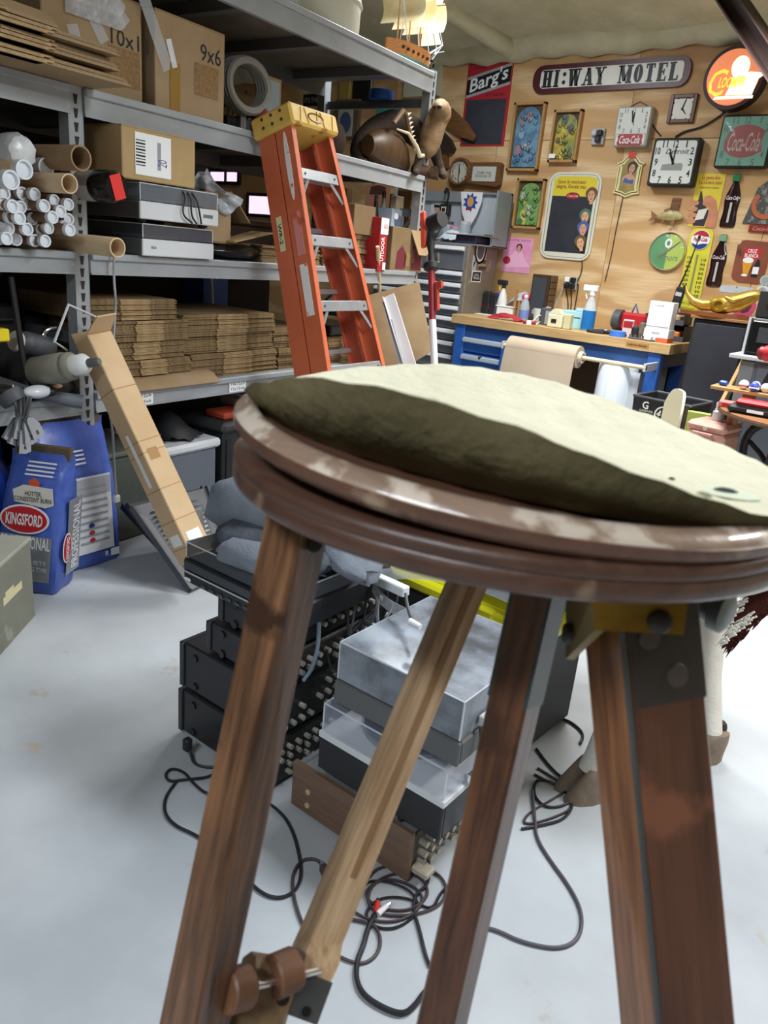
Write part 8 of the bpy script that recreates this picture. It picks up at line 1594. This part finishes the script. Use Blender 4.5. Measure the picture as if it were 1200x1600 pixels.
# cowhide seat on hoofed legs
HIDE = mat('e9e6de', .9, c2='dedad0', scale=12, bump=.3, bscale=120, spec=.1); HIDEP = mat('e9e6de', .9, c2='dedad0', scale=12, bump=.3, bscale=121, spec=.1, wear=('4a2a24', 3.2, .56)); BRN = mat('4a241e', .9, c2='3a1c18', scale=20, bump=.4, bscale=120, spec=.1); HOOF = mat('8a7a6a', .7, c2='6d5f52', scale=9, bump=.3, bscale=30)
hl, hr = fz(920, 1235), fz(1098, 1178)
P = thing('cowhide_stool', 'white and brown cowhide seat on real hoofed cow legs behind the tripod', 'stool', (hl + hr) / 2)
nl = Vector((hr.y - hl.y, -(hr.x - hl.x), 0)).normalized(); nl = -nl if nl.dot(EYE - hl) > 0 else nl
def cowleg(q, topv, spots=()):
    pts = [(q + Vector((0, 0, .085)), .045), (q + Vector((0, 0, .12)), .036), (q.lerp(topv, .3) + Vector((0, 0, .05)), .034), (q.lerp(topv, .6), .046), (q.lerp(topv, .85), .07), (topv, .095)]
    rs = [[c + Vector((r * math.cos(a), r * math.sin(a), 0)) for a in [2 * PI * k / 16 for k in range(16)]] for c, r in pts]
    o = obj('leg', MB().rings(rs), HIDE, P, 70)
    b = MB()
    tow = (EYE - q); tow.z = 0; tow.normalize(); tow = (tow + Vector((-.9, 0, 0))).normalized()
    for e in (-1, 1):
        sd = Vector((-tow.y, tow.x, 0)) * .028 * e
        rr = [[q + sd + tow * (off + rad * math.cos(a) * 1.25) + Vector((-tow.y, tow.x, 0)) * rad * .6 * math.sin(a) + Vector((0, 0, z)) for a in [2 * PI * k / 12 for k in range(12)]] for z, off, rad in ((0, .03, .062), (.03, .02, .056), (.07, .0, .046), (.1, -.012, .036))]
        obj('hoof', MB().rings(rr), HOOF, o, 70)
    obj('dewclaw', MB().ball(q - tow * .045 + Vector((0, 0, .1)), .02, 7, (1, 1, 1.4)), mat('2c2622', .6), o, 70)
    return o
top = .66
tl_, tr_ = hl + Vector((.06, .0, top)), fd(1108, 905, (hr - EYE).length * .93); tr_.z = top
cowleg(hl, tl_); cowleg(hr, tr_)
for q in (hl, hr): cowleg(q + nl * .38, q + nl * .36 + Vector((0, 0, top)))
ctr = (hl + hr) / 2 + nl * .19; ctr.z = top + .04; ax_ = (hr - hl).normalized(); ax_.z = 0
obj('seat', MB(FR(ctr, ax_, nl)).box((.04, 0, 0), ((hr - hl).length + .36, .58, .16), None, .05), HIDEP, P, 70)
T = FR(ctr, ax_, nl); 
r_ = random.Random(4)
edge = [(1128, 1016), (1131, 1000), (1138, 984), (1142, 968), (1152, 955), (1158, 940), (1170, 930), (1176, 912), (1188, 902), (1196, 885), (1240, 875), (1222, 925), (1208, 945), (1192, 962), (1180, 978), (1166, 986), (1154, 1000), (1142, 1008)]
pa = [fd(x + r_.uniform(-2, 2), y + r_.uniform(-2, 2), 2.3) for x, y in edge]
nb = (EYE - pa[0]).normalized() * .012
b = MB(); n_ = len(pa); b.add([p + nb for p in pa] + [p - nb for p in pa], [list(range(n_)), list(range(2 * n_ - 1, n_ - 1, -1))] + [[i, i + n_, (i + 1) % n_ + n_, (i + 1) % n_] for i in range(n_)]); obj('brown_hide_flap', b, BRN, P, 0, label='hanging brown and white patch of hide')
wt_ = MB()
for k in range(90):
    e0, e1 = ((1140, 975), (1200, 888)) if k % 2 else ((1134, 1000), (1180, 960)); u = r_.random(); q = fd(e0[0] + (e1[0] - e0[0]) * u + r_.uniform(-7, 4), e0[1] + (e1[1] - e0[1]) * u + r_.uniform(-6, 6), 2.27)
    wt_.tube([q, q + Vector((-.012, .0, -.012)), q + Vector((-.02, 0, -.028))], [.0045, .0035, .0006], 4)
obj('white_tufts', wt_, HIDE, P, 60, kind='stuff')
bt_ = MB()
for k in range(70):
    u = r_.random(); q = fd(1134 + 80 * u + r_.uniform(-2, 3), 1012 - 75 * u + r_.uniform(-4, 6), 2.29); bt_.tube([q, q + Vector((-.002, 0, -.012)), q + Vector((-.008, 0, -.026 - .012 * r_.random()))], [.005, .004, .0008], 4)
obj('hair_fringe', bt_, BRN, P, 60, kind='stuff')
# ------------------------------------------------------------ the tripod stand with its felt-topped round head, nearest the camera
D0 = .62
C2 = EYE + ray(801.3, 676.1) / F * D0; N2 = Vector((.0527, .0401, 1)).normalized(); R2 = .2243     # upper disc: centre and tilt
DW = wood('5c4032', '432c22', 0, 9, .42, wear=('806a58', 16, .62), coat=.12)
DWL = wood('6e4c3a', '523628', 0, 9, .4, wear=('9a826c', 18, .60), coat=.15); LIP_SHEEN = wood('a38a78', '8a7160', 0, 9, .35, wear=('d6c6b6', 22, .50), coat=.4)  # the pale lip wood has the rim's bright reflection painted in
T2 = FR(C2, Vector((1, 0, -N2.x)), (0, 1, -N2.y)); 
Z0 = Vector((C2.x, C2.y, C2.z - .0265)); T1 = FR(Z0, (1, 0, .0), (0, 1, -.035))
P = thing('tripod_stand', 'wooden tripod stand with a felt-topped round double disc, close in front', 'tripod', (C2.x, C2.y, 0))
t_ = .018
obj('upper_disc', MB(T2).lathe([(R2 * .9, -t_), (R2 * .985, -t_), (R2 * 1.0, -t_ * .8), (R2 * 1.004, -t_ * .6), (R2 * 1.004, -.0075), (R2 * .95, .0), (R2 * .93, 0), (R2 * .925, -.008), (.001, -.008)], (0, 0, 0), (0, 0, 1), 96, (True, False)), DWL, P, 25, origin=T2)
obj('sheen_lip', MB(T2).lathe([(R2 * .927, -.0006), (R2 * .932, .0007), (R2 * .951, .0007), (R2 * 1.0, -.0063), (R2 * 1.0, -.0072)], (0, 0, 0), (0, 0, 1), 96, (False, False)), LIP_SHEEN, P, 60, origin=T2, label='lip of the upper disc with its reflection painted pale')
lower = obj('lower_disc', MB(T1).lathe([(R2 * .94, -.0245), (R2 * .985, -.0245), (R2 * 1.0, -.021), (R2 * 1.0, -.012), (R2 * .994, -.0105), (R2 * 1.0, -.009), (R2 * 1.0, -.003), (R2 * .985, 0)], (0, 0, 0), (0, 0, 1), 96), DW, P, 50, origin=T1)
cy('pivot_boss', P, DW, T1, (0, 0, -.005), (0, 0, .012), .07, n=32)
# felt: warped, bulging up at the front and tucked back under itself
FELT = mat('e4e0c8', .95, c2='d8d4ba', scale=7, bump=.35, bscale=90, spec=.05, wear=('9a9678', 14, .70)); FELT_SHADE = mat('6f674b', .95, c2='59523b', scale=9, bump=.35, bscale=90, spec=.05)  # second, darker felt colour paints in the shade below the lifted front
view = T2.inverted() @ EYE; va = math.atan2(view.y, view.x)            # direction toward the viewer in the disc plane
def lift(a):
    d = (a - va + .22 + PI) % (2 * PI) - PI; w = 1.42 if d < 0 else 1.34; return max(0.0, math.cos(d * w)) ** 1.15 if abs(d * w) < 1.57 else 0.0
def felt(u, v):
    a = 2 * PI * u; k = lift(a); r = R2 * (.955 + .025 * (1 - k)) * v
    q = max(0, (v - .35) / .65); inn = 1 - .05 * k * q * q - .012 * k * math.sin(9 * a) * q
    x, y = r * inn * math.cos(a), r * inn * math.sin(a)
    z = .002 + .047 * k * (1 - (1 - v) ** 2) * (.35 + .65 * math.sin(PI * .5 * v)) + .0014 * math.sin(23 * x * 5 + 3) * math.sin(19 * y * 5)
    z += .016 * max(0, math.cos(a - va + PI)) ** 2 * q + .004 * math.sin(3 * a + 1) * q
    if 0: pass
    return (x, y, z)
fb = MB(T2); fb.grid(lambda u, v: felt(u, v), 120, 30, 0); obj('felt_pad', fb, FELT, P, 80, origin=T2)
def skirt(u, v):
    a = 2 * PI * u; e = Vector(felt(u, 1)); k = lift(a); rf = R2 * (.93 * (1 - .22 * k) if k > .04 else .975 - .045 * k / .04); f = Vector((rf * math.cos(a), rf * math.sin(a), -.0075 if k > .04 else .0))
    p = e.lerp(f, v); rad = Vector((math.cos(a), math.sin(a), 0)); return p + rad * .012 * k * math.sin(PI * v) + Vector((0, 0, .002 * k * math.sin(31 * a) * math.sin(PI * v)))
sb = MB(T2); sb.grid(lambda u, v: skirt(u, v), 120, 8, 0); obj('felt_shaded_underside', sb, FELT_SHADE, P, 80, origin=T2, label='dark stained underside of the lifted felt')
q = hit(1135, 735, C2, N2); L_ = T2.inverted() @ q; qa, qr = math.atan2(L_.y, L_.x), Vector((L_.x, L_.y)).length
def onfelt(x, y, s_, m, nm, sq=.5, up=.0004):
    L_ = T2.inverted() @ hit(x, y, C2 + N2 * .02, N2); u = (math.atan2(L_.y, L_.x) / (2 * PI)) % 1; v = min(.97, Vector((L_.x, L_.y)).length / (R2 * .955)); p = Vector(felt(u, v))
    obj(nm, MB(T2).lathe([(s_, 0), (s_ * .6, .0012), (.0005, .0015)], p + Vector((0, 0, up)), (0, 0, 1), 14, sq=sq), m, P, 60)
onfelt(1133, 735, .009, mat('1c3430', .9), 'stain', .5, .0024); onfelt(1140, 736, .022, mat('d3d8c0', .95), 'stain', .6, .0002); onfelt(1052, 712, .003, mat('4a4436', .9), 'stain'); onfelt(1160, 800, .006, mat('8a8468', .9), 'stain'); onfelt(720, 610, .003, mat('8a8468', .9), 'stain')
# rails
RAILA = wood('3e281a', '8a6244', 0, 13, .36, wear=('3a2418', 14, .62), coat=.35); RAILB = wood('3a2117', '72492f', 0, 13, .38, wear=('3a2418', 10, .62), coat=.3); RAILC = wood('613a28', '40241a', 0, 9, .4, wear=('7a4a34', 9, .66), coat=.25); RAILD = wood('cdb08e', '94724e', 0, 13, .42, coat=.2)
RAILE = wood('a36c40', '623a20', 0, 16, .4, coat=.3)
def rail(x0, y0, d0, x1, y1, d1, wy, wz, mats, nm, roll=0.0, to_floor=True, ext=None):
    """square bar along the image line; wy and wz are its two widths, roll turns it about its length"""
    a, c = fd(x0, y0, d0), fd(x1, y1, d1); d = (c - a).normalized(); top = a - d * .05
    L = ((top.z - .004) / -d.z) if to_floor else (c - top).length + (ext or 0)
    toward = (EYE - a).normalized(); T = FR(top, d, toward.cross(d)) @ Matrix.Rotation(roll, 4, 'X')   # x along, y sideways, z toward the camera
    bar = obj(nm, MB(T).box((L / 2, 0, 0), (L, wy, wz), None, .0025), mats, P, 40, origin=T); return T, L, bar
TA, LA, oA = rail(460, 840, .60, 300, 1600, .60, .040, .036, RAILA, 'leg_rail', roll=.72)
TB, LB_, oB = rail(838, 945, .60, 690, 1600, .64, .034, .030, RAILB, 'leg_rail', roll=.42)
TC, LC, oC = rail(1003, 985, .56, 1060, 1600, .56, .063, .050, RAILC, 'leg_rail', roll=-.60)
# slim far rail that bends in at its foot, the sliding extension leg and its clamp
a, c, e = fd(728, 915, .72), fd(505, 1455, .70), fd(462, 1585, .665)
d = (c - a).normalized(); T = FR(a - d * .05, d, (EYE - a).cross(d)) @ Matrix.Rotation(-.5, 4, 'X'); L = (c - a).length + .05
ring_ = lambda M, x, wy, wz, oy=0: [M @ Vector((x, oy + sy * wy / 2, sz * wz / 2)) for sy, sz in ((-1, -1), (1, -1), (1, 1), (-1, 1))]
rr = [ring_(T, 0, .030, .026), ring_(T, L * .5, .030, .026), ring_(T, L, .032, .028)]
de = (e - c).normalized(); Te = FR(c, de, (EYE - a).cross(d)) @ Matrix.Rotation(-.5, 4, 'X'); Le = (e - c).length
rr += [ring_(Te, Le * .30, .036, .030), ring_(Te, Le * .55, .030, .030), ring_(Te, Le, .026, .028)]
far = obj('leg_rail', MB().rings(rr), RAILD, P, 40, origin=T)
PLATE = mat('5b5f60', .4, .5, c2='4d5153', scale=7)
obj('groove', MB(T).box((L * .5, .0, .0131), (L, .007, .0012)), wood('9c7a56', '84643f', 0, 13, .5), P, 40, origin=T)
mp = obj('foot_plate', MB().rings([ring_(Te, Le * .52, .0335, .0325), ring_(Te, Le * 1.02, .030, .031)]), PLATE, P, 0)
for u in (.95,): obj('plate_screw', MB(Te).cyl((Le * .92, .0, .016), (Le * .92, 0, .018), .004, n=10), BLACK_S, mp)
# extension leg between the rails down to the floor
j0 = fd(395, 1545, .645); j1 = fd(432, 1545, .655)
EXT = wood('8a7050', '6f5840', 0, 12, .5)
ddn = Vector(((j0.x - C2.x) * .45, (j0.y - C2.y) * .45, -1)).normalized(); ddn = ((TA.to_3x3() @ Vector((1, 0, 0))) + de).normalized()
Lx = (j0.z - .004) / -ddn.z; Tx = FR((j0 + j1) / 2 - ddn * .03, ddn, (EYE - a).cross(d)) @ Matrix.Rotation(-.5, 4, 'X')
for e_ in (-1, 1): obj('extension_leg', MB(Tx).box((Lx / 2 + .02, e_ * .012, 0), (Lx, .014, .022), None, .002), EXT, P, 40, origin=Tx)
for k in range(4): obj('rung', MB(Tx).cyl((.03 + .045 * k, -.022, 0), (.03 + .045 * k, .022, 0), .004, n=8), DW, P)
KN = wood('7c553c', '634430', 1, 10, .5)
k0, k1 = fd(352, 1550, .60), fd(388, 1540, .615); k2, k3 = fd(425, 1528, .64), fd(462, 1512, .655)
def knob(a_, c_, r, nm): 
    L_ = (c_ - a_).length; obj(nm, MB().lathe([(r * .9, 0), (r, L_ * .08), (r, L_ * .9), (r * .9, L_)], a_, c_ - a_, 20), KN, P, 30)
knob(k0, k1, .017, 'clamp_knob'); knob(k2, k3, .018, 'clamp_block')
obj('clamp_rod', MB().cyl(fd(376, 1546, .61), fd(498, 1517, .675), .0036, n=10), CHROME, P)
obj('hinge_block', MB(Tx).box((.05, .0, .0), (.09, .05, .026), None, .006), EXT, P, 40)
for x in (.03, .075): obj('block_bolt', MB(Tx).cyl((x, .012, .012), (x, .012, .016), .006, n=10), BLACK_S, P)
# brass bracket, iron straps and bolts under the head
BRASS = mat('b8923a', .42, .55, c2='8a6a24', scale=14, wear=('5a4a20', 20, .64)); DIRON = mat('3c3836', .5, .4, c2='46403c', scale=8)
f = lambda x, y, d: fd(x, y, d)
def plate(nm, corners, d, th, m, par=None):
    q = [fd(x, y, dd) for (x, y), dd in zip(corners, d)]; n_ = (q[1] - q[0]).cross(q[3] - q[0]).normalized(); n_ = n_ if n_.dot(EYE - q[0]) > 0 else -n_
    return obj(nm, MB().hexa(q, [p - n_ * th for p in q]), m, par or P, 0), n_, q
br_, n1, q = plate('bracket', ((925, 935), (1076, 935), (1068, 992), (930, 985)), (.505, .49, .49, .505), .006, BRASS)
bs_, n2, q2 = plate('bracket_side', ((884, 938), (925, 935), (930, 985), (884, 1030)), (.58, .505, .505, .565), .006, mat('8f7c46', .45, .5, c2='786638', scale=12))
def bolt(x, y, d, n_, r, par, m=DIRON): p = fd(x, y, d); obj('bolt', MB().lathe([(r, -.002), (r, .003), (r * .8, .005), (.0005, .006)], p, n_, 20), m, par, 50)
bolt(1030, 971, .494, n1, .0078, br_); bolt(891, 990, .555, n2, .008, bs_)
tC = MB(TC @ TR(0, 0, 0)); obj('strap', MB(TC).box((.05, .002, .0), (.10, .0615, .0515), None, .002), DIRON, P, 40)
for x, y in ((.05, -.012), (.08, .008)): obj('strap_screw', MB(TC).lathe([(.009, .0258), (.008, .0273), (.0005, .0275)], (x, y, 0), (0, 0, 1), 18), mat('5a5250', .45, .4), P, 50)
obj('edge_board', MB(TC).box((LC / 2 + .02, -.0325, 0), (LC - .04, .004, .048), None, .001), RAILE, P, 40, origin=TC); obj('edge_strip', MB(TC).box((LC / 2 + .02, -.0325, .0245), (LC - .04, .0045, .003), None, .001), PLATE, P, 40)
obj('strap', MB(TB).box((.065, -.0158, 0), (.13, .004, .031), None, .001), PLATE, P, 0)
obj('strap', MB(TB).box((.065, .0158, 0), (.13, .004, .031), None, .001), PLATE, P, 0)
p = fd(1112, 948, .60); obj('wing_knob', MB().lathe([(.012, -.03), (.012, 0), (.0175, .003), (.0175, .012), (.012, .015)], p, (EYE - p) * .5 + Vector((.3, .25, -.12)), 24), mat('6d7574', .45, .4), P, 50)
p = fd(492, 850, .585); obj('rail_bolt', MB().lathe([(.007, 0), (.006, .004), (.0005, .005)], p, EYE - p, 14), BLACK_M, P, 50)
